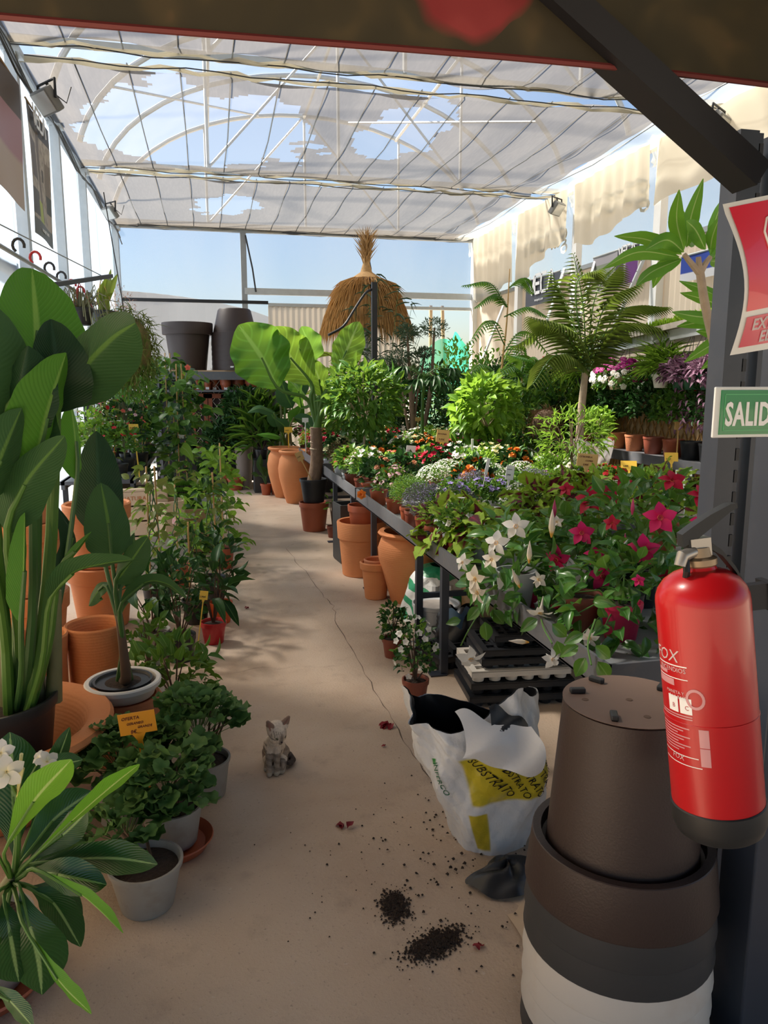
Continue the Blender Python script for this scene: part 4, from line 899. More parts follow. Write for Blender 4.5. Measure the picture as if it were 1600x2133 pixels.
# ================================================================== litter on the floor
def spill(label, px, py, rx, ry, n, seed, ang):
    g = np.random.default_rng(seed); c = AZ(px, py, 0); a = g.normal(size=(n, 2))*.42; r = np.linalg.norm(a, axis=1); ca_, sa_ = math.cos(ang), math.sin(ang)
    x = a[:, 0]*rx; y = a[:, 1]*ry*1.0; P = np.column_stack([c.x+x*ca_-y*sa_, c.y+x*sa_+y*ca_, .002+.010*np.exp(-r*r*4)*g.random(n)])
    T = (np.array([(-.5, 0, 0), (.5, 0, .1), (.4, 1, .0), (-.3, .9, .2), (0, .5, .7)]), np.array([(0, 1, 4, 4), (1, 2, 4, 4), (2, 3, 4, 4), (3, 0, 4, 4)]), np.zeros((5, 2)))
    s = g.uniform(.003, .009, n)*np.clip(1.4-r*.6, .4, 1.4); d = norm(np.column_stack([g.normal(size=(n, 2)), np.zeros(n)]))
    o = stuff('soil_spill', T, P, d, np.tile([0, 0, 1.0], (n, 1)), s, s, G['soil'], None); return tag(o, label, 'soil')
spill('dark potting soil spilled on the aisle, smaller patch', 822, 1888, .055, .085, 700, 1, -.2); spill('dark potting soil spilled on the aisle, wider patch', 908, 1966, .11, .055, 1100, 2, .35)
spill('thin scatter of soil crumbs on the aisle beside the soil bag', 960, 1800, .55, .6, 260, 3, 0)
G['petal_dry'] = petalmat('petal_fallen', (.30, .02, .03), (.22, .01, .02)); T_PT = [tm('fallen_petal', tmpl('petal', 4, .5, .5, wave=.3, seed=i), G['petal_dry']) for i in range(3)]
for i, (px, py, sz, n, lab) in enumerate([(818, 1513, .045, 4, 'withered crimson blossom lying on the aisle near the small pots'), (720, 1728, .035, 3, 'withered red petals lying in the middle of the aisle'), (1003, 1978, .026, 2, 'curled dark dead flower on the floor by the planters'),
                                       (522, 1268, .03, 2, 'tiny pink petals fallen on the aisle by the red pot'), (803, 1556, .016, 2, 'small dry brown leaf on the aisle below the crimson blossom')]):
    p = AZ(px, py, 0); t = thing('fallen_petals', lab, 'petals', p, group='petals fallen on the floor'); g = np.random.default_rng(i)
    P = np.column_stack([g.uniform(-.5, .2, n)*sz, g.uniform(-.3, .3, n)*sz, np.full(n, .006)]); d = norm(np.column_stack([g.normal(size=(n, 2)), g.uniform(.05, .5, n)]))
    singles('petal', T_PT, P, d, np.tile([0, 0, 1.0], (n, 1)), sz, sz*.7, t)

# ================================================================== left side, near: strelitzias and terracotta
def L3(*p): return [AY(x, y, d) for x, y, d in p]
bw = AZ(100, 1625, 0); bw = V(-.80, 2.80, 0)
b = thing('terracotta_bowl', 'wide terracotta bowl with a thick rolled rim holding the black pot', 'bowl', bw)
MB().lathe([(.17, 0), (.18, .004), (.22, .06), (.30, .20), (.325, .285), (.33, .30), (.40, .315), (.412, .33), (.40, .347), (.36, .350), (.325, .335), (.30, .29), (.27, .2), (.19, .07), (.0001, .06)], 56).build('bowl_body', G['terra'], b)
s1 = thing('strelitzia', 'tall giant strelitzia in a black pot standing in the terracotta bowl', 'plant', (bw.x+.01, bw.y-.03, .061))
pot(s1, .215, .165, .40, G['black'], rim=.02, rimh=.04, n=40)
S1 = Vector(s1.location); D0 = 2.8
def stemfrom(par, bx, by, pts, r0, r1, mat, bd=2.85): petiole(par, [AY(bx, by, bd)]+pts, (r0, r1), mat)
MATS = (G['l_strel'], G['l_strel2'], G['l_strel3'])
S1L = [  # base -> tip in pixels with depth, blade width (m), material, roll, fold, kind
    ([(78, 800, 2.75), (76, 690, 2.85), (66, 560, 3.0)], .33, 1, .35, -.40, 'banana'),
    ([(118, 850, 2.70), (170, 770, 2.62), (232, 705, 2.55), (282, 672, 2.50)], .26, 0, -.35, .55, 'banana'),
    ([(120, 860, 2.65), (118, 770, 2.60), (106, 665, 2.62)], .22, 2, .35, -.45, 'banana'),
    ([(70, 1010, 2.55), (98, 870, 2.50), (138, 735, 2.52)], .25, 1, .75, .5, 'banana'),
    ([(10, 900, 2.50), (40, 810, 2.48), (58, 720, 2.52)], .24, 2, -.55, .55, 'banana'),
    ([(-25, 900, 2.45), (-12, 780, 2.50), (-5, 640, 2.6)], .30, 0, .2, .3, 'banana'),
    ([(30, 1000, 2.6), (50, 900, 2.6), (86, 810, 2.6)], .26, 0, -.9, .4, 'banana'),
    ([(14, 1112, 2.45), (50, 1010, 2.42), (134, 908, 2.40)], .17, 0, -.25, .5, 'banana'),
    ([(-30, 1050, 2.4), (0, 960, 2.4), (45, 850, 2.45)], .20, 0, .4, .6, 'banana'),
    ([(44, 1300, 2.50), (50, 1190, 2.45), (52, 1068, 2.42)], .105, 1, .5, .9, 'banana'),
    ([(104, 1250, 2.50), (150, 1195, 2.42), (215, 1175, 2.36), (278, 1166, 2.33)], .115, 0, 1.05, .35, 'banana'),
    ([(124, 1190, 2.60), (155, 1150, 2.58), (190, 1108, 2.56)], .050, 1, .2, 1.0, 'lance'),
    ([(160, 1000, 2.95), (158, 920, 3.0), (148, 840, 3.05)], .13, 1, .8, .5, 'banana'),
    ([(125, 1210, 2.9), (150, 1120, 2.95), (105, 1035, 3.0)], .10, 2, .9, .4, 'banana')]
for i, (pts, wd, mi, roll, fold, kd) in enumerate(S1L):
    big_leaf(s1, L3(*pts), wd, MATS[mi], kd, roll, fold, rows=24, cols=10, wavy=.02, seed=i, curl=.15 if i == 1 else 0)
rs = random.Random(2)
for i, (pts, wd, *_r) in enumerate(S1L):
    x, y, d = pts[0]; x2, y2, d2 = pts[1]; bx = 60+rs.uniform(-45, 70)
    if i == 10: bx = 78
    e_ = AY(x, y, d); b_ = V(S1.x+max(-.13, min(.13, (e_.x-S1.x)*.45)), S1.y+rs.uniform(-.07, .07), .39); petiole(s1, [b_, b_.lerp(e_, .5)+V((e_.x-S1.x)*.06, 0, 0), e_, AY(x2, y2, d2)-(FW*-.004)], (.020 if i < 9 else .012, .007), G['stem'] if i % 3 else G['stemd'])
for (x, y, tx_, ty, r_) in ((112, 1460, 118, 1230, .030), (20, 1470, 0, 1180, .032), (85, 1465, 70, 1260, .020)):
    petiole(s1, [AY(x, y, 2.80), AY((x+tx_)/2, (y+ty)/2, 2.79), AY(tx_, ty, 2.78)], (r_, r_*.55), G['stemt'], 'sheath', 10)
# second strelitzia in the white pot on a terracotta jar
w2 = V(-.385, 3.12, 0)
j = thing('terracotta_jar', 'dusty terracotta jar carrying the white rimmed pot', 'jar', w2)
MB().lathe([(.11, 0), (.12, .005), (.145, .10), (.158, .20), (.152, .265), (.140, .285), (.128, .282), (.125, .25), (.10, .03), (.0001, .03)], 44).build('jar_body', G['terra2'], j)
s2 = thing('strelitzia', 'smaller strelitzia in a white rimmed pot on a terracotta jar', 'plant', (w2.x, w2.y-.01, .287))
MB().lathe([(.118, 0), (.122, .004), (.135, .040), (.150, .045), (.152, .062), (.147, .067), (.132, .066), (.126, .05), (.118, .012), (.0001, .012)], 44).build('white_saucer_pot', G['white'], s2)
MB().lathe([(.105, .014), (.112, .06), (.117, .068), (.108, .068), (.104, .058)], 36).build('inner_pot', G['black'], s2)
MB().lathe([(.105, .052), (.05, .062), (.0001, .060)], 20).build('soil', G['soil'], s2)
S2L = [([(234, 1175, 2.95), (226, 1090, 2.93), (210, 1006, 2.95)], .185, 0, .25, .32, 'banana'), ([(207, 1120, 3.12), (205, 1010, 3.15), (200, 898, 3.2)], .195, 2, -.1, .22, 'banana'),
       ([(240, 1215, 2.95), (275, 1165, 2.90), (308, 1118, 2.88)], .13, 0, -.5, .4, 'banana'), ([(252, 1260, 2.95), (300, 1215, 2.88), (345, 1215, 2.84), (388, 1246, 2.80)], .075, 0, .9, .3, 'banana'),
       ([(225, 1225, 3.05), (205, 1230, 3.08), (185, 1262, 3.1)], .09, 0, .8, .3, 'banana'), ([(250, 1230, 3.1), (272, 1180, 3.12), (280, 1110, 3.15)], .10, 0, .9, .4, 'banana')]
for i, (pts, wd, mi, roll, fold, kd) in enumerate(S2L): big_leaf(s2, L3(*pts), wd, MATS[mi], kd, roll, fold, rows=22, cols=10, seed=20+i)
for i, (pts, wd, *_r) in enumerate(S2L):
    petiole(s2, [V(w2.x+.01*(i-2), w2.y, .34), AY(255, 1330, 3.0), AY(*pts[0]), AY(*pts[1])], (.012, .005), G['stemd'])
petiole(s2, [V(w2.x+.005, w2.y, .34), AY(262, 1400, 3.02), AY(248, 1280, 3.0)], (.026, .014), G['stemr'], 'sheath', 10)
# terracotta cylinders behind
def jar(label, loc, pr, mat, n=44, name='terracotta_pot', cat='pot', group=None, parts=()):
    t = thing(name, label, cat, loc, group=group); MB().lathe(pr, n).build('pot_body', mat, t)
    return t
CYL = [(.118, 0), (.124, .005), (.128, .25), (.134, .33), (.138, .37), (.140, .385), (.134, .393), (.124, .385), (.120, .35), (.112, .03), (.0001, .025)]
jar('tall plain terracotta cylinder pot standing behind the white rimmed strelitzia', (-.59, 3.80, 0), CYL, G['terra'])
jar('terracotta cylinder pot half hidden between the strelitzia stems', (-.83, 3.68, 0), CYL, G['terra'])
jar('terracotta cylinder pot at the left edge behind the black strelitzia pot', (-1.08, 3.60, 0), CYL, G['terra2'])
BIGP = [(.15, 0), (.155, .005), (.19, .30), (.205, .31), (.21, .40), (.20, .408), (.185, .40), (.18, .32), (.14, .03), (.0001, .03)]
for i, (x, y, z, lab) in enumerate([(-1.02, 4.45, 0, 'lowest of the large terracotta pots stacked by the left wall'), (-1.02, 4.45, .40, 'second large terracotta pot in the stack by the left wall'), (-1.02, 4.45, .80, 'third large terracotta pot in the stack by the left wall'), (-1.02, 4.45, 1.2, 'topmost large terracotta pot in the stack by the left wall'),
                                   (-.72, 5.05, 0, 'large terracotta pot on the floor behind the strelitzia leaves'), (-.72, 5.05, .40, 'large terracotta pot set on another behind the strelitzia leaves')]):
    jar(lab, (x, y, z), BIGP, G['terra'], 36, group='stacked terracotta pots at the left')
# ================================================================== geraniums
T_GER = [tm('leaf', t_geranium(i), G['l_ger']) for i in range(4)]
def geranium(label, c, rt, rb_, h, n, R_, hc, seed, lean=(0, 0), saucer=False):
    t = thing('potted_geranium', label, 'plant', (c[0], c[1], .02 if saucer else 0), group='geraniums at the near left')
    pot(t, rt, rb_, h, G['greypot'], rim=.010, rimh=.014, n=36)
    pos, d, u = cloud(n, (lean[0], lean[1], h+hc), (R_, R_, R_*.72), .62, -.45, .9, .5, .15, seed); g = np.random.default_rng(seed)
    dirn = norm(d*np.array([1, 1, .25])); nrm = norm((pos-np.array([lean[0], lean[1], h-.03]))*np.array([1, 1, 1.1])+np.array([0, 0, .12])+g.normal(size=pos.shape)*.05)
    L_ = g.uniform(.052, .088, len(pos)); singles('leaf', T_GER, pos-dirn*L_[:, None]*.5, dirn, nrm, L_, L_, t)
    m = MB()
    for i in range(7):
        a = g.uniform(0, 6.28); m.tube([V(.02*math.cos(a), .02*math.sin(a), h*.85), V(lean[0]*.5+R_*.35*math.cos(a), lean[1]*.5+R_*.35*math.sin(a), h+hc*.5), V(lean[0]+R_*.6*math.cos(a), lean[1]+R_*.6*math.sin(a), h+hc)], [.006, .005, .003], 6)
    m.build('branches', G['stemr'], t); ms = MB()
    for i in range(0, len(pos), 2):
        q = Vector(pos[i]); ms.tube([V(lean[0]*.7, lean[1]*.7, h+hc*.4).lerp(q, .35), q], .0016, 4, False)
    o = ms.build('leaf_stalks', G['stem'], t); o['kind'] = 'stuff'
    return t
geranium('geranium in a grey pot nearest the camera with bare soil showing', (-.235, 2.16), .107, .078, .145, 46, .14, .04, 1, (-.09, .10))
geranium('geranium in a grey pot standing in a red-brown saucer', (-.17, 2.44), .100, .078, .14, 105, .175, .09, 2, (-.02, .0), True)
sc_ = thing('plant_saucer', 'red-brown plastic saucer under the middle geranium', 'saucer', (-.17, 2.44, 0)); MB().lathe([(.105, 0), (.112, .004), (.128, .034), (.133, .036), (.130, .040), (.124, .034), (.105, .012), (.0001, .010)], 40).build('dish', G['terrap'], sc_)
geranium('tall leafy geranium in a grey pot beside the kitten', (-.065, 2.76), .095, .075, .15, 120, .185, .13, 3, (-.03, .03))
geranium('geranium behind the orange offer tag', (-.36, 2.66), .095, .075, .14, 105, .17, .10, 4, (0, 0))
price_tag('orange offer tag for large geraniums at eight euros', (-.243, 2.50, .14), .33, .120, .076, G['tago'], [('oferta', -.42, .70, 1.0), ('geraneo', -.30, .46, 1.0), ('grande', -.02, .26, 1.0), ('8e', -.22, .05, 1.0)], rz=-.05, lean=-.10)
# gardenia-like bush + small mandevilla
T_OV = [tm('leaf', tmpl('ovate', 5, .25, .3, seed=i), G['l_mid']) for i in range(2)]; T_OVD = [tm('leaf', tmpl('ovate', 5, .3, .3, seed=i), G['l_dark']) for i in range(2)]
T_LAN = [tm('leaf', tmpl('lance', 5, .35, .3, seed=i), G['l_dark']) for i in range(2)]
def shrub(label, loc, potspec, c, r, n, L, W, mesh, seed, group=None, name='potted_shrub', shell=.35, stem=None, cat='plant', up=.45, zmin=-.7, single=True, kind='ovate', mat=None, nst=8):
    t = thing(name, label, cat, loc, group=group); h = 0
    if potspec: rt, rb_, h, mk = potspec; pot(t, rt, rb_, h, G[mk], rim=.008, rimh=min(.03, h*.2), n=26)
    pos, d, u = cloud(n, (c[0], c[1], c[2]), r, shell, zmin, .8, .7, up, seed); g = np.random.default_rng(seed); Ls = g.uniform(L*.7, L*1.2, len(pos))
    if single: singles('leaf', mesh, pos, d, u, Ls, Ls*W, t)
    else: stuff('foliage', tmpl(kind, 3, .3, .3), pos, d, u, Ls, Ls*W, mat, t)
    m = MB()
    for i in range(nst):
        q = Vector(pos[i*len(pos)//nst]); m.tube([V(0, 0, h*.8), V(q.x*.5, q.y*.5, h+(q.z-h)*.55), q], [.005, .004, .002], 5)
    m.build('stems', G['stemr'] if stem is None else stem, t); return t
shrub('glossy gardenia bush behind the tall geranium', (-.20, 3.42, 0), (.09, .07, .13, 'black'), (0, 0, .25), (.20, .18, .16), 150, .075, .5, T_OV, 31)
T_MP = [tm('flower', t_flower(5, .5, .36, .35, 1, 'point', .35, .25), G[k_]) for k_ in ('f_white', 'f_pink', 'f_red', 'f_cream')]
def flowers_at(par, name, me, pts, dirs, size):
    P = np.array([tuple(p) for p in pts]); d = norm(np.array([tuple(x) for x in dirs])); up_ = np.where(np.abs(d[:, 2:3]) > .9, np.array([[1.0, 0, 0]]), np.array([[0, 0, 1.0]]))
    # flower axis is local +Z
    x = norm(np.cross(up_, d)); y = np.cross(d, x); s = np.broadcast_to(size, len(P)); out = []
    for i in range(len(P)):
        A = np.stack([x[i], y[i], d[i]], axis=1)*s[i]; p = P[i]
        out.append(inst(name, me[i % len(me)] if isinstance(me, list) else me, par, Matrix(((*A[0], p[0]), (*A[1], p[1]), (*A[2], p[2]), (0, 0, 0, 1)))))
    return out
t = shrub('small red and white mandevilla in front of the grey pot', (-.33, 3.75, 0), (.075, .06, .12, 'white'), (0, 0, .30), (.10, .10, .19), 60, .065, .5, T_OV, 32)
B_ = Vector(t.location)
for px_, py_, mi in ((303, 1346, 1), (325, 1378, 0), (318, 1395, 1), (280, 1405, 0)): flowers_at(t, 'flower', T_MP[mi], [AY(px_, py_, 3.62)-B_], [V(.2, -1, .3)], .055)
# mid-left pots along the aisle
T_CAL = [tm('leaf', tmpl('ovate', 7, .45, .25, 4, .08, seed=i), G['l_dark']) for i in range(2)]
shrub('broad leaved plant in a pale grey pot by the aisle', (-.36, 4.36, 0), (.095, .07, .16, 'greypot'), (0, 0, .36), (.13, .13, .20), 22, .17, .42, T_CAL, 33, up=.25, shell=.5, zmin=-.3)
shrub('dark bushy plant in a black pot with a yellow tag', (-.205, 4.27, 0), (.085, .075, .15, 'black'), (0, 0, .40), (.15, .13, .25), 170, .055, .6, T_OVD, 34)
price_tag('yellow tag on a long stake in the black pot', (-.105, 4.17, .13), .29, .045, .05, G['tagy'], [('395', -.45, .25, .85)], rz=.1, lean=.16, tilt=-.05)
t = shrub('plant with dark wide leaves in a bright red pot', (-.02, 4.52, 0), (.076, .058, .135, 'redpot'), (0, 0, .33), (.13, .11, .20), 18, .16, .36, T_LAN, 35, up=.3, shell=.3, zmin=-.4)
shrub('leafy plant with orange flowers in a bright orange pot behind the red one', (.03, 4.92, 0), (.075, .06, .14, 'orangepot'), (0, 0, .42), (.14, .12, .25), 60, .10, .42, T_OVD, 36)
tt = bpy.data.objects[-1] if False else None
# ================================================================== frangipani at the near left edge
pl = thing('frangipani', 'frangipani with white flowers at the near left edge', 'plant', (-.62, 1.92, 0))
pot(pl, .125, .095, .17, G['greypot'], rim=.01, rimh=.015, loc=(0, 0, .02)); MB().lathe([(.12, 0), (.13, .005), (.155, .04), (.16, .042), (.157, .048), (.150, .042), (.12, .014), (.0001, .012)], 40).build('saucer', G['terrap'], pl)
PLB = Vector(pl.location)
PL = [([(60, 1800, 1.80), (150, 1790, 1.76), (240, 1788, 1.72), (328, 1800, 1.70)], .090, 0, .55, .10), ([(62, 1812, 1.78), (120, 1822, 1.70), (222, 1842, 1.64)], .085, 0, .35, .15),
      ([(42, 1850, 1.74), (62, 1930, 1.70), (80, 2000, 1.70), (88, 2072, 1.72)], .135, 0, .15, .25), ([(8, 1870, 1.72), (22, 1950, 1.68), (40, 2045, 1.70)], .12, 0, -.3, .3),
      ([(60, 1850, 1.80), (110, 1880, 1.80), (168, 1972, 1.82)], .085, 0, .5, .2), ([(62, 1845, 1.86), (120, 1870, 1.90), (166, 1940, 1.94)], .10, 0, -.3, .2),
      ([(55, 1800, 1.78), (150, 1710, 1.70), (230, 1640, 1.62), (290, 1592, 1.56)], .058, 1, .9, .25), ([(10, 1770, 1.70), (70, 1670, 1.64), (148, 1582, 1.58)], .085, 1, .45, .2),
      ([(40, 1800, 1.85), (110, 1710, 1.90), (190, 1648, 1.95)], .10, 0, .2, .25), ([(50, 1800, 1.82), (130, 1740, 1.80), (182, 1690, 1.78)], .075, 0, -.4, .2),
      ([(75, 1810, 1.72), (170, 1865, 1.62), (256, 1944, 1.56)], .05, 1, 1.2, .5), ([(50, 1930, 1.6), (120, 2040, 1.5), (190, 2112, 1.44)], .05, 1, 1.0, .3),
      ([(30, 1790, 2.0), (28, 1660, 2.05), (20, 1525, 2.10)], .15, 0, .1, .15), ([(60, 1740, 1.95), (100, 1640, 2.0), (145, 1515, 2.05)], .07, 0, .6, .2), ([(40, 1700, 1.95), (110, 1605, 1.98), (172, 1582, 2.0)], .06, 0, .3, .2),
      ([(0, 1790, 1.75), (-40, 1700, 1.7), (-90, 1640, 1.65)], .10, 0, .2, .2), ([(-5, 1860, 1.70), (-50, 1930, 1.62), (-80, 2020, 1.6)], .11, 0, .2, .2), ([(-20, 2050, 1.55), (20, 2085, 1.50), (70, 2140, 1.46)], .05, 0, .8, .2),
      ([(40, 1830, 1.85), (90, 1780, 1.9), (150, 1760, 1.95)], .07, 0, .6, .2)]
for i, (pts, wd, mi, roll, fold) in enumerate(PL):
    big_leaf(pl, L3(*pts), wd, G['l_plum2'] if mi else G['l_plum'], 'obov', roll, fold, rows=18, cols=6, wavy=.03, seed=40+i)
    p0 = AY(*pts[0]); petiole(pl, [V(PLB.x+.10, PLB.y-.06, .33), (V(PLB.x+.10, PLB.y-.06, .33)+p0)/2, p0, AY(*pts[1])], (.006, .003), G['stem'], 'leaf_stalk', 6, 8)
petiole(pl, [V(PLB.x, PLB.y, .16), V(PLB.x+.05, PLB.y-.03, .26), AY(30, 1820, 1.84)], (.022, .015), G['stemt'], 'trunk', 10)
petiole(pl, [AY(34, 1820, 1.84), AY(38, 1740, 1.80), AY(35, 1640, 1.78)], (.008, .005), G['stem'], 'flower_stalk', 7)
T_PL = tm('flower', t_flower(5, .5, .40, .42, 1, 'round', .12, .22, 5), G['f_plum'])
fls = [(14, 1606, 1.74, .105, V(.25, -1, .3)), (5, 1570, 1.77, .085, V(-.1, -.8, .6)), (97, 1590, 1.75, .075, V(.3, -.5, .7)), (84, 1580, 1.77, .05, V(-.6, -.4, .5))]
for x, y, d_, s_, dr in fls:
    p = AY(x, y, d_); flowers_at(pl, 'flower', T_PL, [p-PLB], [dr], s_*.72); petiole(pl, [AY(35, 1655, 1.78), (AY(35, 1655, 1.78)+p)/2+V(0, 0, -.005), p], (.003, .002), G['stem'], 'flower_stalk', 5, 6)
for x, y in ((45, 1570), (55, 1640), (70, 1650), (85, 1625), (48, 1600)):
    p = AY(x, y, 1.76); petiole(pl, [AY(35, 1660, 1.78), p], (.002, .004), G['f_lem'], 'bud', 6, 5)
# ================================================================== left, middle distance: turf crate, boxes, bucket
cx, cy = -.33, 7.35
t = thing('turf_crate', 'wooden crate of trimmed turf strips leaning beside the climbers', 'crate', (cx, cy, 0))
for a_, b_, d_ in (((0, -.30, .22), (.62, .02, .40), 0), ((0, .30, .22), (.62, .02, .52), 0), ((.30, 0, .22), (.02, .60, .42), 0), ((-.30, 0, .22), (.02, .60, .42), 0)): MB().box(a_, b_).build('side_board', G['wood'], t, False)
for i in range(5):
    yb_ = -.24+.12*i; zt_ = .40+.045*i; MB().box((0, yb_, zt_-.03), (.56, .10, .05)).build('turf_slab', G['soil'], t, False); g = np.random.default_rng(i); n = 1100
    P = np.column_stack([g.uniform(-.27, .27, n), g.uniform(yb_-.045, yb_+.05, n), np.full(n, zt_-.005)]); d = norm(np.column_stack([g.normal(size=(n, 2))*.25, np.ones(n)]))
    stuff('grass', tmpl('lin', 2, .3, .1), P, d, norm(g.normal(size=(n, 3))), g.uniform(.03, .055, n), .004, G['l_grass'], t)
MB().box((.10, -.315, .36), (.14, .002, .05)).build('paper_label', G['tagw'], t, False)
bx = AZ(285, 1010, .62); t = thing('wooden_box', 'pale slatted wooden planter box with printed letters behind the big leaves', 'box', (-.66, 6.85, 0), .15)
for i in range(5):
    z = .08+.13*i
    for s in (-1, 1): MB().box((0, s*.24, z), (.50, .018, .115)).build('slat', G['cardboard'], t, False); MB().box((s*.25, 0, z), (.018, .48, .115)).build('slat', G['cardboard'], t, False)
for s in (-1, 1):
    MB().box((0, s*.21, .67), (.52, .09, .018)).build('rim_board', G['cardboard'], t, False); MB().box((s*.215, 0, .67), (.09, .34, .018)).build('rim_board', G['cardboard'], t, False)
MB().box((0, 0, .55), (.46, .44, .02)).build('soil', G['soil'], t, False)
inst('lettering', TX['frut'], t, Matrix.Translation((-.12, -.251, .585)) @ LET); inst('lettering', TX['ran'], t, Matrix.Translation((-.05, -.251, .05)) @ LET)
t = thing('wooden_box', 'hexagonal pale wooden box leaning by the slatted planter box', 'box', (-.38, 6.62, .30), .5)
MB().lathe([(.16, 0), (.17, .01), (.17, .28), (.155, .28), (.15, .02), (.0001, .02)], 6).build('box_body', G['cardboard'], t, False)
st_ = thing('plinth_block', 'grey block under the hexagonal wooden box', 'block', (-.38, 6.62, 0)); MB().box((0, 0, .15), (.34, .34, .30)).build('block_body', G['greypot'], st_, False, bev=.01)
t = thing('metal_bucket', 'tall galvanised metal bucket beside the turf crate', 'bucket', (-.03, 7.30, 0))
MB().lathe([(.10, 0), (.11, .01), (.125, .28), (.132, .285), (.132, .30), (.126, .305), (.14, .50), (.146, .505), (.144, .515), (.135, .51), (.11, .03), (.0001, .03)], 32).build('bucket_body', G['galv'], t)
for i in range(2): MB().lathe([(.126+.008*i, .16+.14*i), (.133+.008*i, .165+.14*i), (.133+.008*i, .175+.14*i), (.126+.008*i, .18+.14*i)], 32).build('hoop', G['galv'], t)
# ================================================================== climbers on canes
T_RND = [tm('leaf', tmpl('round', 5, .2, .25, seed=i), G['l_mid']) for i in range(2)]+[tm('leaf', tmpl('ovate', 5, .25, .3, seed=5), G['l_dark'])]
T_LRD = [tm('leaf', tmpl('round', 5, .2, .25, seed=i), G['l_light']) for i in range(2)]; T_OLV = [tm('leaf', tmpl('ovate', 5, .3, .25, seed=i), G['l_olive']) for i in range(2)]
T_OVL = [tm('leaf', tmpl('ovate', 5, .25, .3, seed=i), G['l_light']) for i in range(2)]
def climber(label, loc, potspec, hgt, rad, n, L, W, meshes, seed, canes=2, flowers=None, group='climbing plants at the left', taper=.5, lean=(0, 0), base=0.0):
    t = thing('climbing_plant', label, 'plant', loc, group=group); rt, rb_, h, mk = potspec; pot(t, rt, rb_, h, G[mk], rim=.008, rimh=.02, n=24); g = np.random.default_rng(seed)
    z = h+base+(hgt-h-base)*g.random(n)**.9; fr = (z-h)/(hgt-h); a = g.uniform(0, 6.283, n); r = rad*(1-taper*fr)*np.sqrt(g.random(n))*(1+.3*np.sin(z*14+seed))
    pos = np.column_stack([r*np.cos(a)+lean[0]*fr, r*np.sin(a)+lean[1]*fr, z]); d = norm(np.column_stack([np.cos(a), np.sin(a), g.uniform(-.6, .5, n)])+g.normal(size=(n, 3))*.35)
    u = norm(np.column_stack([np.cos(a)*.8, np.sin(a)*.8, np.full(n, .7)])+g.normal(size=(n, 3))*.3); Ls = g.uniform(L*.65, L*1.2, n)
    singles('leaf', meshes, pos, d, u, Ls, Ls*W, t)
    for i in range(canes):
        a_ = i*2.4+seed; MB().tube([(rt*.4*math.cos(a_), rt*.4*math.sin(a_), h*.5), (lean[0]+.03*math.cos(a_), lean[1]+.03*math.sin(a_), hgt*1.02)], .006, 6).build('cane', G['cane'], t)
    m = MB()
    for i in range(3):
        m.tube([(rad*.35*(1-k_/14)*math.cos(k_*.9+i*2)+lean[0]*k_/14, rad*.35*(1-k_/14)*math.sin(k_*.9+i*2)+lean[1]*k_/14, h*.8+(hgt-h*.8)*k_/14) for k_ in range(15)], .004, 5)
    m.build('vines', G['stemd'], t)
    if flowers:
        for key, cnt, sz in flowers:
            q = g.integers(0, n, cnt); flowers_at(t, 'flower', tm('flower', t_flower(5, .5, .45, .3, 1, 'petal', .2), G[key]), [Vector(pos[i])+Vector(d[i])*L*.7 for i in q], [V(d[i][0], d[i][1]-.6, .25) for i in q], sz)
    return t
climber('tall dense dark green climber nearest the far shelf on the left', (-.27, 7.95, 0), (.14, .11, .24, 'black'), 1.72, .38, 300, .115, .8, T_RND, 3, 2, [('f_coral', 5, .06), ('f_white', 3, .06)], taper=.45)
climber('tall climber with a magenta flower rising toward the brown planters', (-.42, 8.7, 0), (.14, .11, .24, 'black'), 1.85, .36, 280, .11, .75, T_RND, 4, 2, [('f_pink', 3, .07)], taper=.5)
climber('pale green vine on a cane at the aisle beyond the bucket', (.07, 6.45, 0), (.10, .08, .18, 'terrap'), 1.05, .22, 190, .085, .65, T_LRD+T_OVL, 5, 1, [('f_lem', 3, .04)], taper=.3)
climber('slender vine on a cane with speckled leaves above the red pot', (-.02, 5.45, 0), (.10, .08, .18, 'black'), .92, .17, 130, .07, .55, T_OLV+T_RND, 6, 1, None, taper=.35)
climber('twining olive leaved climber in front of the turf crate', (-.40, 5.35, 0), (.10, .08, .18, 'black'), .98, .19, 110, .08, .6, T_OLV, 7, 2, None, taper=.3)
climber('bright green leafy stems in front of the wooden crate', (-.27, 5.9, 0), (.10, .08, .18, 'terrap'), .78, .20, 110, .09, .35, T_OVL, 8, 1, None, taper=.1)
climber('small leafy climber between the black pot and the crate', (-.13, 4.95, 0), (.09, .07, .16, 'black'), .66, .18, 130, .06, .6, T_RND, 9, 1, [('f_ppink', 1, .05)], taper=.2)
# large heart-leaved stem leaning over the aisle
t = thing('heart_leaf_plant', 'young plant with one big heart shaped leaf over the aisle', 'plant', (-.02, 7.75, 0)); pot(t, .10, .08, .18, G['terrap'])
b0 = Vector(t.location); tip = AY(458, 975, 7.7)
for dx, dy, wd, roll in ((0, 0, .22, .2), (22, 25, .15, .9), (-62, -20, .12, .3)):
    p = AY(440+dx, 950+dy, 7.7); big_leaf(t, [p, p+V(.06, -.06, -.05), p+V(.12, -.10, -.17)], wd, G['l_light'], 'heart', roll, .15, 12, 6, seed=3); petiole(t, [b0+V(0, 0, .16), (b0+p)/2+V(-.05, 0, .25), p], (.008, .004), G['stem'])
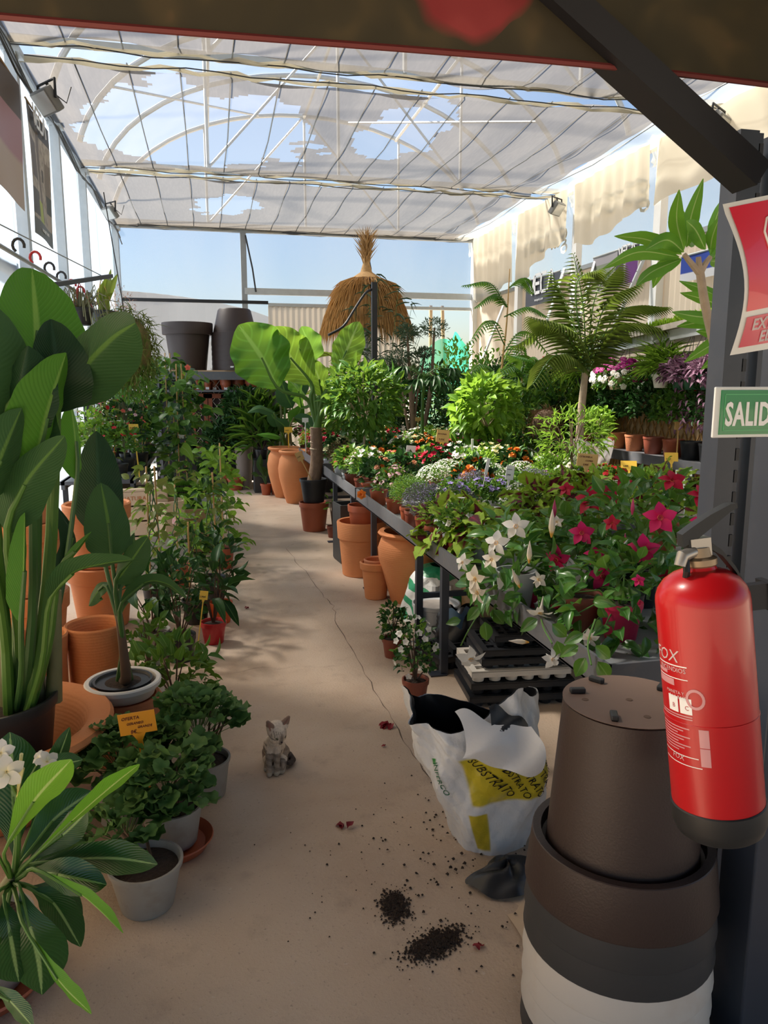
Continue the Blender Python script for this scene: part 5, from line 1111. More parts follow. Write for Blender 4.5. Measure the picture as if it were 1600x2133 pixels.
# ================================================================== left bench with flowering plants against the wall
lb = thing('display_bench', 'dark steel display bench along the left wall under flowering plants', 'bench', (-.95, 8.6, 0))
MB().box((0, 0, .72), (.62, 3.6, .03)).build('top', G['steel'], lb, False)
for sx in (-.28, .28):
    MB().box((sx, 0, .70), (.03, 3.6, .07)).build('rail', G['steel'], lb, False)
    for sy in (-1.7, 0, 1.7): MB().box((sx, sy, .35), (.04, .04, .70)).build('leg', G['black_steel'], lb, False)
def flat_flowers(t, key, pos, nrm, size, name='flower', n=5, W=.5, cup=.25, single=True, layers=1, kind='petal'):
    me = tm(name, t_flower(n, .5, W, cup, layers, kind, 0), G[key])
    if single: return flowers_at(t, name, me, [tuple(p) for p in pos], [tuple(q) for q in nrm], size)
T_TINY = t_flower(4, .5, .5, .15, 1, 'round', 0, 0, 2)
def tiny(t, key, pos, nrm, size, name='blossoms', T=None):
    nrm = norm(np.asarray(nrm)); ref = np.tile([0.3, .9, .1], (len(pos), 1)); y = norm(ref-nrm*np.sum(ref*nrm, 1, keepdims=True))
    return stuff(name, T or T_TINY, np.asarray(pos), y, nrm, np.broadcast_to(size, len(pos)), np.broadcast_to(size, len(pos)), G[key], t)
def bedder(label, loc, potspec, r, h, nl, leafL, leafW, lmat, fl, seed, group=None, lkind='ovate', name='potted_flower', single=True, shell=.5, up=.3, zmin=-.25, sq=.8, fcup=.3, fn=5, flay=1, fW=.5, fk='petal', ftop=.1, cat='plant'):
    """round flowering pot plant: pot, soil, foliage, flowers (key, count, size)"""
    t = thing(name, label, cat, loc, group=group); rt, rb_, ph, mk = potspec; pot(t, rt, rb_, ph, G[mk], rim=.006, rimh=min(.02, ph*.2), n=22)
    pos, d, u = cloud(nl, (0, 0, ph+h*.45), (r, r, h*.62), shell, zmin, .8, .6, up, seed); g = np.random.default_rng(seed); Ls = g.uniform(leafL*.7, leafL*1.2, len(pos))
    stuff('foliage', tmpl(lkind, 3, .3, .3), pos, d, u, Ls, Ls*leafW, G[lmat], t)
    for key, cnt, sz in fl:
        p2, d2, u2 = cloud(cnt, (0, 0, ph+h*.45), (r*1.03, r*1.03, h*.70), .92, ftop, .9, .3, .5, seed+len(key)+cnt)
        if single: flat_flowers(t, key, p2, d2, sz, n=fn, cup=fcup, layers=flay, W=fW, kind=fk)
        else: tiny(t, key, p2, d2, sz)
    return t
rr = random.Random(9)
LBF = [('f_scar', 'red'), ('f_white', 'white'), ('f_coral', 'coral'), ('f_ppink', 'pale pink'), ('f_pink', 'hot pink'), ('f_rose', 'rose')]
spots = [(-.80, 7.05), (-1.05, 7.15), (-.78, 7.55), (-1.05, 7.75), (-.82, 8.1), (-1.05, 8.35), (-.80, 8.75), (-1.05, 9.0), (-.82, 9.4), (-1.05, 9.7), (-.82, 10.05)]
wh = ['nearest at the front of', 'nearest at the back of', 'second from the near end on', 'second at the back of', 'third from the near end on', 'third at the back of', 'fourth from the near end on', 'fourth at the back of', 'fifth from the near end on', 'farthest at the back of', 'farthest at the front of']
for i, (x, y) in enumerate(spots):
    key, nm = LBF[i % 6]; key2 = LBF[(i+1) % 6][0]
    bedder('%s flowering plant %s the left bench' % (nm, wh[i]), (x, y, .735), (.085, .065, .12, 'terrap' if i % 2 else 'black'), .19, .34+.12*(i % 3), 260, .065, .55, ('l_mid', 'l_light', 'l_dark')[i % 3], [(key, 16, .045), (key2, 5, .04)], 60+i, 'flowering plants on the left bench')
for i, (x, y, hh, lab) in enumerate([(-.98, 7.35, 1.95, 'twining plant with reddish leaves at the near end of the left bench'), (-.70, 8.0, 1.75, 'slim climber on two canes in the middle of the left bench'), (-1.0, 8.65, 1.85, 'climber with red flowers at the far part of the left bench'), (-.7, 9.1, 1.7, 'leafy climber at the far end of the left bench')]):
    t = climber(lab, (x, y, .735), (.09, .07, .14, 'black'), hh-.735, .20, 170, .08, .55, [T_OLV, T_RND, T_OVL, T_RND][i], 70+i, 3, [('f_scar', 4, .045), ('f_white', 2, .04)] if i != 1 else None, taper=.2)
price_tag('yellow tag rising among the flowers on the left bench', (-.62, 6.98, .74), .52, .085, .065, G['tagy'], [('395', -.42, .3, 1.2)], rz=.3, tilt=-.5, lean=.05)
price_tag('orange-yellow tag leaning below the hanging moss ball', (-.92, 7.78, .86), .92, .07, .11, G['tago'], (), rz=.9, lean=.18)
tb = AX(350, 1040, -.6)
# dark post in front of the bench
pp = AX(178, 780, -1.12)
t = thing('steel_post', 'dark steel post rising behind the big strelitzia leaves', 'post', (-1.13, pp.y, 0)); MB().box((0, 0, .88), (.05, .05, 1.76)).build('post_shaft', G['black_steel'], t, False); MB().box((0, 0, .01), (.12, .12, .02)).build('foot_plate', G['black_steel'], t, False)
# ================================================================== hanging rail with baskets at the upper left
hr = thing('hanging_rail', 'dark rail with loops for hanging baskets at the upper left', 'rail', (-.95, 5.6, 2.20))
MB().tube([(-.04, -1.7, .03), (-.03, 2.2, .10)], .012, 8).build('rail_tube', G['galvd'], hr); MB().beam((.0, -.1, .0), (.22, 1.1, .22), .03, .03).build('brace', G['black_steel'], hr, False); MB().tube([(-.1, -1.5, .16), (.2, 1.2, .20)], .004, 5).build('wire', G['galvd'], hr)
MB().beam((-.04, 2.1, .10), (-.34, 2.1, .10), .03, .03).build('wall_arm', G['black_steel'], hr, False); MB().beam((-.04, -1.6, .03), (-.34, -1.6, .03), .03, .03).build('wall_arm', G['black_steel'], hr, False)
for i in range(7):
    y = -.95+.42*i
    MB().tube([(-.03+.030*math.sin(a), y, .07+.03+.036*math.cos(a)) for a in [j_*.5-2.6 for j_ in range(10)]], .008, 6).build('hook', G['redpot'] if i in (1, 4, 5) else G['black'], hr)
G['l_spid'] = leafmat('leaf_spiny', (.18, .24, .03), (.26, .32, .06), .45, .3)
t = thing('hanging_plant', 'hanging pot with upright pale spear leaves near the left corner', 'plant', (-.86, 7.1, 2.03)); pot(t, .10, .075, .15, G['black']); B_ = Vector(t.location)
for i, (x, y) in enumerate(((231, 560), (245, 570), (212, 590), (205, 600), (222, 575), (236, 610))):
    p = AY(x, y, 7.1); big_leaf(t, [B_+V(.02*(i-2), 0, .12), (B_+p)/2+V(0, 0, .10), p], .075, G['l_spid'], 'lance', .3*(i-2), .3, 10, 4, wavy=.06, seed=i)
for a_ in (0, 2.1, 4.2): MB().tube([(.1*math.cos(a_), .1*math.sin(a_), .15), (0, 0, .42)], .003, 4).build('hanger_string', G['tagtan'], t)
t = thing('hanging_plant', 'hanging basket of dry twiggy stems under the red hooks', 'plant', (-.93, 6.35, 2.0)); pot(t, .09, .07, .13, G['black']); m = MB(); g = random.Random(3)
for i in range(46): a_ = g.uniform(0, 6.28); r_ = g.uniform(.1, .3); m.tube([(.03*math.cos(a_), .03*math.sin(a_), .11), (r_*.7*math.cos(a_), r_*.7*math.sin(a_), .16+g.uniform(0, .14)), (r_*math.cos(a_), r_*math.sin(a_), g.uniform(-.05, .2))], .004, 4)
o = m.build('twigs', G['stemt'], t); o['kind'] = 'stuff'
for a_ in (0, 2.1, 4.2): MB().tube([(.09*math.cos(a_), .09*math.sin(a_), .13), (0, 0, .32)], .003, 4).build('hanger_string', G['redpot'], t)
t = thing('moss_ball', 'shaggy hanging moss ball plant beside the far left corner', 'plant', AX(265, 722, -.62)); B_ = Vector(t.location); pos, d, u = cloud(900, (0, 0, 0), (.24, .24, .30), .75, -1, .5, .8, -.5, 5)
MB().ball((0, 0, 0), (.19, .19, .24), 18, 12).build('moss', G['moss'], t); stuff('foliage', tmpl('lin', 2, .6, .1), pos, d, u, jitter(len(pos), .07, .16), .010, G['l_olive'], t)
pos, d, u = cloud(500, (0, 0, -.24), (.22, .22, .20), .5, -1, .4, .8, -.6, 6); stuff('trailing_leaves', tmpl('ovate', 3, .3, .2), pos, d, u, .045, .022, G['l_mid'], t); MB().tube([(0, 0, .2), (-.1, -.1, 1.15)], .004, 4).build('hanger_string', G['wire'], t)
t = thing('dry_grass_plant', 'wispy pinkish dry flowers behind the curled strelitzia leaf', 'plant', (-.80, 7.6, .735)); pot(t, .08, .06, .12, G['black']); pos, d, u = cloud(420, (.02, 0, 1.45), (.18, .16, .30), .2, -1, .8, .8, .3, 8); stuff('dry_blooms', tmpl('lance', 2, .3, .2), pos, d, u, .03, .008, petalmat('dry_bloom', (.62, .36, .26)), t)
m = MB(); [m.tube([(0, 0, .1), (pos[i][0]*.5, pos[i][1]*.5, .8), tuple(pos[i])], .003, 4) for i in range(0, len(pos), 14)]; m.build('stems', G['stemt'], t)
# ================================================================== posters and lamps on the left wall
def veca(par, M, w, mat):
    """the stylised four-letter mark: strokes in a unit box of width 1"""
    S = [[(0, .30), (.09, 0), (.13, 0), (.20, .30)], [(.46, .30), (.24, .30), (.22, .15), (.24, 0), (.44, 0)], [(.23, .155), (.42, .155)], [(.70, .30), (.50, .30), (.48, .15), (.50, 0), (.69, 0)], [(.74, 0), (.86, .30), (.90, .30), (1.0, 0)]]
    for i, st in enumerate(S):
        m = MB()
        for a, b in zip(st[:-1], st[1:]): m.beam((a[0]*w, a[1]*w, .002), (b[0]*w, b[1]*w, .002), .055*w, .004)
        m.build('letter_stroke', mat, par, False, M=M)
def poster_mat(name, f):
    k = N(name); uv = k.n('UVMap'); sp = k.n('SeparateXYZ'); k.t.links.new(uv.outputs[0], sp.inputs[0]); return k.done(k.bsdf(f(k, sp.outputs[0], sp.outputs[1]), .5, 0, None, .3))
def rect(k, u, v, u0, u1, v0, v1, e=.004): return k.math('MULTIPLY', k.ramp(u, [(u0, 0), (u0+e, 1), (u1, 1), (u1+e, 0)]), k.ramp(v, [(v0, 0), (v0+e, 1), (v1, 1), (v1+e, 0)]))
def pm1(k, u, v):
    c = k.mix(k.ramp(k.noise(14, 3, 'UV'), [(.4, 0), (.6, 1)]), (.30, .24, .18), (.50, .43, .34))
    for (a, b, z0, z1, col) in ((0, 1, .84, 1, (.07, .06, .05)), (.05, .35, .45, .75, (.12, .09, .07)), (.42, .55, .15, .9, (.16, .12, .09)), (.62, .7, .5, .6, (.10, .08, .06)), (.75, .95, .4, .68, (.22, .17, .12)), (.78, 1, .22, .42, (.07, .07, .05)), (.0, .3, .16, .36, (.10, .09, .08)), (0, 1, 0, .13, (.13, .13, .11)), (.28, .50, .13, .30, (.42, .48, .07)), (.78, .98, .13, .27, (.45, .36, .27))): c = k.mix(rect(k, u, v, a, b, z0, z1), c, col)
    return c
def pm0(k, u, v):
    c = k.mix(k.ramp(v, [(.35, 0), (.4, 1)]), (.50, .38, .30), (.42, .22, .24)); return k.mix(rect(k, u, v, 0, 1, .72, 1), c, (.10, .07, .05))
YL = Matrix(((0, 0, 1, 0), (1, 0, 0, 0), (0, 1, 0, 0), (0, 0, 0, 1)))       # local x -> +Y, local y -> up, facing +X
def wall_poster(label, y0, y1, z0, z1, f, nm, x=RX0+.055):
    t = thing('wall_poster', label, 'poster', (x, y0, z0)); MB().grid(lambda u, v: (.012*math.sin(5*u+3*v), (y1-y0)*u, (z1-z0)*v), 10, 10).build('printed_sheet', poster_mat(nm, f), t); MB().tube([(0, 0, z1-z0), (0, y1-y0, z1-z0)], .008, 6).build('top_batten', G['wood'], t); return t
t = wall_poster('tall poster of planters in a village street on the left wall', 6.50, 7.28, 2.70, 3.66, pm1, 'poster_street')
veca(t, Matrix.Translation((.016, .16, .845)) @ YL, .46, G['pvc']); inst('lettering', TX['web'], t, Matrix.Translation((.016, .22, .05)) @ YL)
wall_poster('pink and cream poster cut by the left frame edge', 5.2, 6.26, 2.80, 3.66, pm0, 'poster_pink')
def floodlight(label, p, yaw, s=1.0, mount=None):
    t = thing('floodlight', label, 'lamp', p, yaw, group='floodlights under the eaves')
    R_ = Matrix.Rotation(R(38), 3, 'X')
    MB().box((0, 0, 0), (.22*s, .07*s, .17*s), R_).build('housing', G['lampgrey'], t, False, bev=.012); MB().box(R_ @ V(0, -.037*s, 0), (.19*s, .006, .14*s), R_).build('glass', G['lampglass'], t, False)
    MB().tube([R_ @ V(-.12*s, 0, 0), R_ @ V(-.12*s, .08, .10*s), R_ @ V(.12*s, .08, .10*s), R_ @ V(.12*s, 0, 0)], .010, 6).build('yoke', G['black_steel'], t)
    if mount is not None: MB().tube([R_ @ V(0, .08, .10*s), Vector(mount)], .012, 6).build('arm', G['black_steel'], t)
    MB().tube([R_ @ V(.05, .04, .05*s), V(.16*s, .06, -.03), V(.13*s, .12, .10*s)], .005, 5).build('cable', G['wire'], t)
    return t
floodlight('dark floodlight on the left wall post above the posters', (-1.06, 6.30, 3.58), -.9, 1.0, (-.10, .12, .10))
floodlight('small floodlight in the far left corner of the eaves', (-1.08, 10.2, 3.62), -.9, .9, (-.1, .1, .1))
floodlight('pale floodlight on the right eave above the steel brace', (4.30, 6.05, 3.72), .6, 1.15, (.18, .1, .12)); floodlight('small floodlight on the right eave beside a white post', (4.30, 9.1, 3.70), .6, .95, (.18, .1, .1))
# ================================================================== back shelf with planters, small pots and plants
SB = 11.95
sh_ = thing('steel_rack', 'dark steel rack at the back carrying planters and small pots', 'rack', (0, SB, 0))
x0, x1 = AY(372, 800, SB).x-.35, AY(560, 800, SB).x+.12; zt_ = AY(450, 772, SB).z; zs = AY(450, 812, SB).z
MB().box(((x0+x1)/2, 0, zt_-.015), (x1-x0, .60, .03)).build('shelf', G['wood'], sh_, False); MB().box(((x0+x1)/2, -.30, zt_-.08), (x1-x0, .02, .12)).build('fascia', G['steel'], sh_, False)
MB().box(((x0+x1)/2, 0, zs-.015), (x1-x0, .56, .03)).build('shelf', G['steel'], sh_, False); MB().box(((x0+x1)/2, 0, .55), (x1-x0, .56, .03)).build('shelf', G['steel'], sh_, False)
for x in (x0+.03, x1-.03):
    for s in (-1, 1): MB().box((x, s*.27, zt_/2), (.05, .05, zt_)).build('upright', G['steel'], sh_, False)
MB().box(((x0+x1)/2, .29, zt_/2), (x1-x0, .015, zt_-.05)).build('back_panel', G['black_steel'], sh_, False)
pA = AY(394, 770, SB); pB = AY(492, 770, SB); mA = mpp(pA)
UPR = lambda rt, rb_, h, ch: [(rb_*.97, 0), (rb_, .01), (rt-.03-(rt-.03-rb_)*.0-.02, h-ch), (rt-.004, h-ch), (rt, h-ch+.01), (rt+.004, h-.01), (rt, h), (rt-.03, h), (rt-.035, h-.02), (rb_*.8, .04), (.0001, .04)]
t = thing('round_planter', 'large brown round planter standing upright on the back rack', 'planter', (pA.x, SB, zt_)); MB().lathe(UPR(51*mA, 36*mA, 96*mA, 24*mA), 48).build('planter_body', G['choc'], t)
for i in range(6):
    t = thing('round_planter', ['lowest brown planter of the upturned stack on the back rack', 'second brown planter from the bottom of the stack on the back rack', 'third brown planter from the bottom of the stack on the back rack', 'fourth brown planter from the bottom of the stack on the back rack', 'fifth brown planter in the upturned stack on the back rack', 'topmost brown planter of the upturned stack on the back rack'][i], 'planter', (pB.x, SB, zt_+i*.072), group='upturned brown planters on the back rack')
    rc, rb_, hh, ch = 49*mA, 34*mA, 126*mA-5*.072, .11 if i < 5 else .20
    MB().lathe([(rc-.05, 0), (rc, 0), (rc+.004, .02), (rc-.004, ch), (rc-.03, ch+.004), (rb_, hh-.02), (rb_-.02, hh), (.0001, hh)], 48).build('planter_body', G['choc'], t)
    if i in (0, 2, 4): MB().box((rc*math.sin(.2*i-.2), -rc*math.cos(.2*i-.2)-.002, .05), (.05, .006, .022)).build('price_sticker', G['tagw'], t, False)
SPOT = [(412, 'terrap', 9, 20, 1), (421, 'terrap', 13, 24, 2), (432, 'terrap', 8, 16, 1), (447, 'terrap', 11, 22, 2), (470, 'terrap', 11, 22, 4), (496, 'terrap', 14, 26, 5), (526, 'terrap', 15, 27, 6), (548, 'terrap', 12, 22, 3)]
wd_ = ['first', 'second', 'third', 'fourth', 'fifth', 'sixth', 'seventh', 'last']
for i, (x, mk, r_, h_, nst) in enumerate(SPOT):
    p = AY(x, 805, SB-.16+.12*(i % 2)); 
    for k_ in range(nst):
        rt = r_*mA; hh = h_*mA*(.62 if nst > 1 else 1.0); dz = h_*mA*.42/max(1, nst-1) if nst > 1 else 0
        pos_ = 'lone' if nst == 1 else ('bottom' if k_ == 0 else ('top' if k_ == nst-1 else '%s from the bottom' % wd_[k_]))
        t = thing('nursery_pot', '%s small terracotta-coloured pot of the %s group along the back rack shelf' % (pos_, wd_[i]), 'pot', (p.x, p.y, zs+k_*dz), group='small pots on the back rack')
        MB().lathe(pot_profile(rt, rt*.72, hh, rim=.012, rimh=hh*.25, soil=.08), 20).build('pot_body', G['terrap'], t)
        if k_ == 0: MB().box((0, -rt*.76, hh*.22), (.05, .006, .035)).build('price_sticker', G['tagw'], t, False)
# wooden lattice cabinet doors
cb = thing('wooden_cabinet', 'red-brown wooden lattice cabinet under the back rack shelf', 'cabinet', (0, SB-.05, .57)); cx0, cx1 = AY(397, 850, SB).x, AY(470, 850, SB).x; ch = zs-.03-.57-.02
MB().box(((cx0+cx1)/2, .1, ch/2), (cx1-cx0, .30, ch)).build('carcass', plain('dark_inside', (.02, .008, .006), .8), cb, False)
for i in range(2):
    a_ = cx0+(cx1-cx0)*i/2; b_ = cx0+(cx1-cx0)*(i+1)/2; d_ = MB()
    for x in (a_+.035, b_-.035): d_.box((x, -.07, ch/2), (.06, .03, ch))
    for z in (.04, ch-.04): d_.box(((a_+b_)/2, -.07, z), (b_-a_-.01, .03, .07))
    dr = d_.build('door', G['redwood'], cb, False); m = MB()
    for j_ in range(7):
        m.beam((a_+.06, -.065, .08+.16*j_), (b_-.06, -.065, .08+.16*j_+.18), .008, .008); m.beam((a_+.06, -.06, .26+.16*j_), (b_-.06, -.06, .08+.16*j_), .008, .008)
    m.build('lattice', plain('pale_lattice%d' % i, (.45, .38, .33), .6), dr, False)
    MB().ball((b_-.035 if i == 0 else a_+.035, -.10, ch*.5), .018, 8, 6).build('knob', G['black_steel'], dr)
# tall taupe planter with bay tree, square black planter, small strelitzia, urns
T_OV4 = [tm('leaf', tmpl('ovate', 4, .25, .3, seed=9), G['l_dark'])]
def standard(label, loc, z0, zc, r, n, L, W, lm, seed, trunk=.02, single=True, potspec=None, name='standard_tree', kind='ovate', tmat='bark', group=None, sq=1.0):
    t = thing(name, label, 'tree', loc, group=group); h = 0
    if potspec: rt, rb_, h, mk = potspec; pot(t, rt, rb_, h, G[mk], rim=.008, rimh=.03, n=26)
    z0 = max(z0, h*.7)
    MB().tube([(0, 0, z0), (.01, .005, (z0+zc)/2), (0, 0, zc)], [trunk, trunk*.85, trunk*.6], 8).build('trunk', G[tmat], t)
    pos, d, u = cloud(n, (0, 0, zc), (r, r, r*sq), .45, -1, .8, .7, .15, seed); g = np.random.default_rng(seed); Ls = g.uniform(L*.7, L*1.25, len(pos))
    if single:
        singles('leaf', lm, pos, d, u, Ls, Ls*W, t); p2, d2, u2 = cloud(n*2, (0, 0, zc), (r*.86, r*.86, r*.86*sq), .5, -1, .8, .7, .15, seed+50); stuff('inner_foliage', tmpl(kind, 3, .3, .3), p2, d2, u2, L*.9, L*.9*W, lm[0].materials[0], t)
    else: stuff('crown', tmpl(kind, 3, .3, .3), pos, d, u, Ls, Ls*W, G[lm], t)
    m = MB()
    for i in range(14): q = Vector(pos[i*len(pos)//14]); m.tube([(0, 0, zc-r*.6), tuple(q*.5+V(0, 0, zc*.5)), tuple(q)], [trunk*.4, .004, .002], 5)
    m.build('branches', G[tmat], t); return t
tp_ = AZ(508, 990, 0); tp_ = V(AY(508, 950, 11.5).x, 11.45, 0); mT = mpp(V(tp_.x, tp_.y, .4))
t = thing('round_column_planter', 'tall taupe round planter at the far end of the aisle', 'planter', tp_); hT = 88*mT
MB().lathe([(14*mT, 0), (14*mT, .01), (19*mT, hT-.01), (19*mT, hT), (17*mT, hT), (16.5*mT, hT-.06), (.0001, hT-.06)], 36).build('planter_body', G['taupe'], t)
standard('small dense bay tree growing in the tall taupe planter', (tp_.x, tp_.y, hT-.06), 0, .62, .32, 900, .085, .42, 'l_dark', 91, .02, False)
shrub('dark rounded bush on the low shelf left of the taupe planter', (AY(470, 930, 11.6).x, 11.62, .10), (.12, .09, .2, 'terrap'), (0, 0, .62), (.34, .28, .32), 900, .085, .45, None, 92, single=False, mat=G['l_dark'])
t = thing('plinth_block', 'low dark plinth under the rounded bush at the back', 'block', (AY(470, 930, 11.6).x, 11.62, 0)); MB().box((0, 0, .05), (.5, .4, .10)).build('block_body', G['black_steel'], t, False)
sq_ = V(AY(546, 950, 11.1).x, 11.1, 0); t = thing('square_planter', 'black square planter with trailing plants beside the taupe planter', 'planter', sq_); MB().box((0, 0, .24), (.26, .30, .48)).build('planter_body', G['anthra'], t, False, bev=.008)
shrub('strappy trailing grass growing over the black square planter', (sq_.x, sq_.y, .48), (.10, .08, .14, 'black'), (0, 0, .40), (.26, .2, .45), 260, .36, .05, None, 93, single=False, mat=G['l_mid'], kind='lin', up=.6)
for q_, (dx_, lab) in enumerate(((0, 'small strelitzia in a terracotta-coloured pot nearest the urns at the aisle end'), (-21, 'small strelitzia in a terracotta-coloured pot before the black square planter'))):
  t = thing('potted_strelitzia', lab, 'plant', (AY(575+dx_, 1005, 10.75).x, 10.75, 0), group='small strelitzias at the aisle end'); pot(t, .075, .06, .16, G['terrap']); B_ = Vector(t.location)
  for i, (x, y, x2, y2, w_, rl) in enumerate(((562, 975, 564, 932, .10, .3), (575, 985, 588, 968, .09, .8), (560, 985, 545, 972, .08, .5), (572, 985, 560, 950, .06, .2), (578, 985, 592, 980, .06, .9))):
    a_, b_ = AY(x+dx_, y+6*q_, 10.75), AY(x2+dx_, y2+14*q_, 10.7); big_leaf(t, [a_, (a_+b_)/2+V(0, 0, .01), b_], w_, G['l_strel'], 'ovate', rl, .35, 10, 4, seed=i); petiole(t, [B_+V(0, 0, .15), (B_+a_)/2+V(0, 0, .12), a_], (.010, .006), G['stemd'], sub=6)
jar('small terracotta-coloured pot at the far end beside the taupe planter', (AY(490, 985, 11.35).x, 11.35, 0), pot_profile(.12, .09, .20, rim=.012, rimh=.05, soil=.1), G['terrap'], 24)
URN = [(.13, 0), (.135, .01), (.17, .12), (.225, .34), (.235, .46), (.215, .58), (.185, .63), (.18, .65), (.215, .665), (.225, .685), (.215, .70), (.19, .698), (.165, .66), (.18, .6), (.2, .45), (.11, .03), (.0001, .03)]
ua = AZ(622, 1052, 0); jar('large terracotta urn at the aisle end of the bench', (ua.x, ua.y+.22, 0), URN, G['terra'], 48, 'terracotta_urn', 'urn', 'terracotta urns beside the bench'); jar('terracotta urn partly hidden behind the large one', (ua.x-.10, ua.y+.78, 0), URN, G['terra'], 48, 'terracotta_urn', 'urn', 'terracotta urns beside the bench')
# banana-like strelitzia behind the urns
bs = thing('strelitzia', 'tall banana-like strelitzia behind the terracotta urns', 'plant', (AY(598, 985, 10.9).x, 10.9, 0)); pot(bs, .20, .16, .32, G['black']); B_ = Vector(bs.location)
for i, (x, y, xm, ym, x2, y2, w_, rl) in enumerate(((575, 800, 520, 775, 487, 763, .20, .9), (590, 800, 585, 765, 590, 725, .28, .3), (605, 840, 625, 800, 640, 775, .28, -.3), (610, 850, 595, 820, 585, 790, .30, .2), (585, 880, 570, 870, 560, 850, .22, .6), (605, 880, 620, 865, 632, 840, .26, .5), (600, 900, 590, 885, 572, 872, .2, .3), (585, 910, 560, 905, 533, 905, .13, .9), (612, 870, 640, 880, 655, 905, .2, .5), (570, 860, 540, 850, 515, 860, .16, .8))):
    d_ = 10.8-.05*i; big_leaf(bs, L3((x, y, d_), (xm, ym, d_-.1), (x2, y2, d_-.15)), w_, MATS[i % 2 if i % 3 else 0], 'ovate', rl, .3, 14, 6, seed=i); petiole(bs, [B_+V(.03*(i-4), 0, .3), (B_+AY(x, y, d_))/2+V(0, 0, .35), AY(x, y, d_)], (.022, .009), G['stem'] if i % 2 else G['stemt'], sub=8)
price_tag('yellow tag standing in the rear urn', (ua.x-.05, ua.y+.62, .62), .36, .11, .075, G['tagy'], [('395', -.42, .3, 1.4)])
# ================================================================== straw parasol, bamboo and tall plants at the back
sp_ = AY(764, 800, 11.2); um = thing('straw_parasol', 'straw thatched parasol standing at the back of the greenhouse', 'parasol', (sp_.x, 11.2, 0)); mU = mpp(V(sp_.x, 11.2, 2.4)); zc_ = AY(764, 585, 11.2).z; ze = AY(764, 672, 11.2).z
MB().tube([(0, 0, 0), (0, 0, zc_)], .03, 8).build('pole', G['galvd'], um); MB().lathe([(.28, 0), (.28, .05), (.05, .09), (.0001, .09)], 24).build('base', G['anthra'], um)
RU = 88*mU; MB().lathe([(RU*.96, ze), (RU*.90, ze+.16), (RU*.75, ze+.36), (RU*.50, zc_-.10), (RU*.36, zc_-.02), (RU*.36, zc_+.03), (RU*.14, zc_+.12), (.05, zc_+.24), (.03, zc_+.5)], 40).build('thatch_underlay', G['mat_straw'], um)
g = np.random.default_rng(3); n = 3200; th = g.uniform(0, 6.283, n); fr_ = g.random(n)**.6; rr_ = RU*(.36+.60*fr_); zz = zc_-(zc_-ze)*(fr_**1.6)+.03; pos = np.column_stack([rr_*np.cos(th), rr_*np.sin(th), zz]); sl_ = .4+1.6*fr_
d = norm(np.column_stack([np.cos(th), np.sin(th), -sl_])+g.normal(size=(n, 3))*.12); stuff('thatch', tmpl('lin', 2, .2, .1), pos, d, norm(np.column_stack([np.cos(th), np.sin(th), np.ones(n)])), g.uniform(.2, .42, n), .014, leafmat('straw_blades', (.50, .29, .10), (.66, .42, .18), .7, .2), um)
MB().lathe([(RU*.37, zc_-.02), (RU*.385, zc_), (RU*.37, zc_+.02)], 40).build('rope_band', G['bark'], um); n = 160; th = g.uniform(0, 6.28, n); pos = np.column_stack([.02*np.cos(th), .02*np.sin(th), g.uniform(zc_+.15, zc_+.45, n)]); stuff('top_tuft', tmpl('lin', 2, .3, .1), pos, norm(np.column_stack([np.cos(th)*.25, np.sin(th)*.25, np.ones(n)])), norm(g.normal(size=(n, 3))), .35, .012, G['mat_straw'], um)
def stalks(label, loc, potspec, n, hgt, spread, mat, seed, name, leaves=None, cat='plant', curve=.3, w_=.012):
    t = thing(name, label, cat, loc); 
    if potspec: pot(t, *potspec[:3], G[potspec[3]])
    g = np.random.default_rng(seed); m = MB(); tips = []; h0 = potspec[2]*.8 if potspec else 0
    for i in range(n):
        a = g.uniform(0, 6.28); r_ = spread*g.random()**.5; hh = hgt*g.uniform(.6, 1.05); pts = ctrl([V(.25*r_*math.cos(a), .25*r_*math.sin(a), h0), V(.5*r_*math.cos(a), .5*r_*math.sin(a), hh*.55), V(r_*math.cos(a), r_*math.sin(a), hh*(1-curve*r_/max(.01, spread)*.5))], 6)
        m.tube(pts, [w_, w_*.9, w_*.8, w_*.7, w_*.6, w_*.45, w_*.3], 5); tips += pts[2:]
    m.build('stalks', mat, t)
    if leaves:
        lm, ln, L, W, kd, per, drp = leaves; P = np.repeat(np.array([tuple(p) for p in tips]), per, axis=0); k_ = len(P); P = P+g.normal(size=(k_, 3))*.03; a = g.uniform(0, 6.28, k_)
        d = norm(np.column_stack([np.cos(a), np.sin(a), g.uniform(-.5, .7, k_)])); stuff('foliage', tmpl(kd, 3, drp, .2), P, d, norm(np.column_stack([np.zeros(k_), np.zeros(k_), np.ones(k_)])+g.normal(size=(k_, 3))*.3), g.uniform(L*.6, L*1.2, k_), W, G[lm], t)
    return t
def pxat(x, y, Y): p = AY(x, y, Y); return (p.x, p.y, 0)
stalks('wispy papyrus-like plant rising in front of the straw parasol', pxat(800, 800, 10.4), (.2, .16, .3, 'black'), 16, 3.1, .62, G['stemd'], 1, 'papyrus', ('l_oliv2', 0, .20, .010, 'lin', 5, .5), w_=.008)
stalks('dense yellowing bamboo clump under the parasol', pxat(745, 800, 10.7), (.22, .18, .32, 'black'), 30, 2.25, .34, G['cane'], 2, 'bamboo', ('l_olive', 0, .10, .014, 'lance', 9, .3))
stalks('dark feathery conifer-like bamboo beside the steel pole', pxat(815, 800, 10.3), (.2, .16, .3, 'black'), 22, 2.1, .30, G['stemd'], 3, 'bamboo', ('l_dark', 0, .08, .010, 'lance', 9, .3))
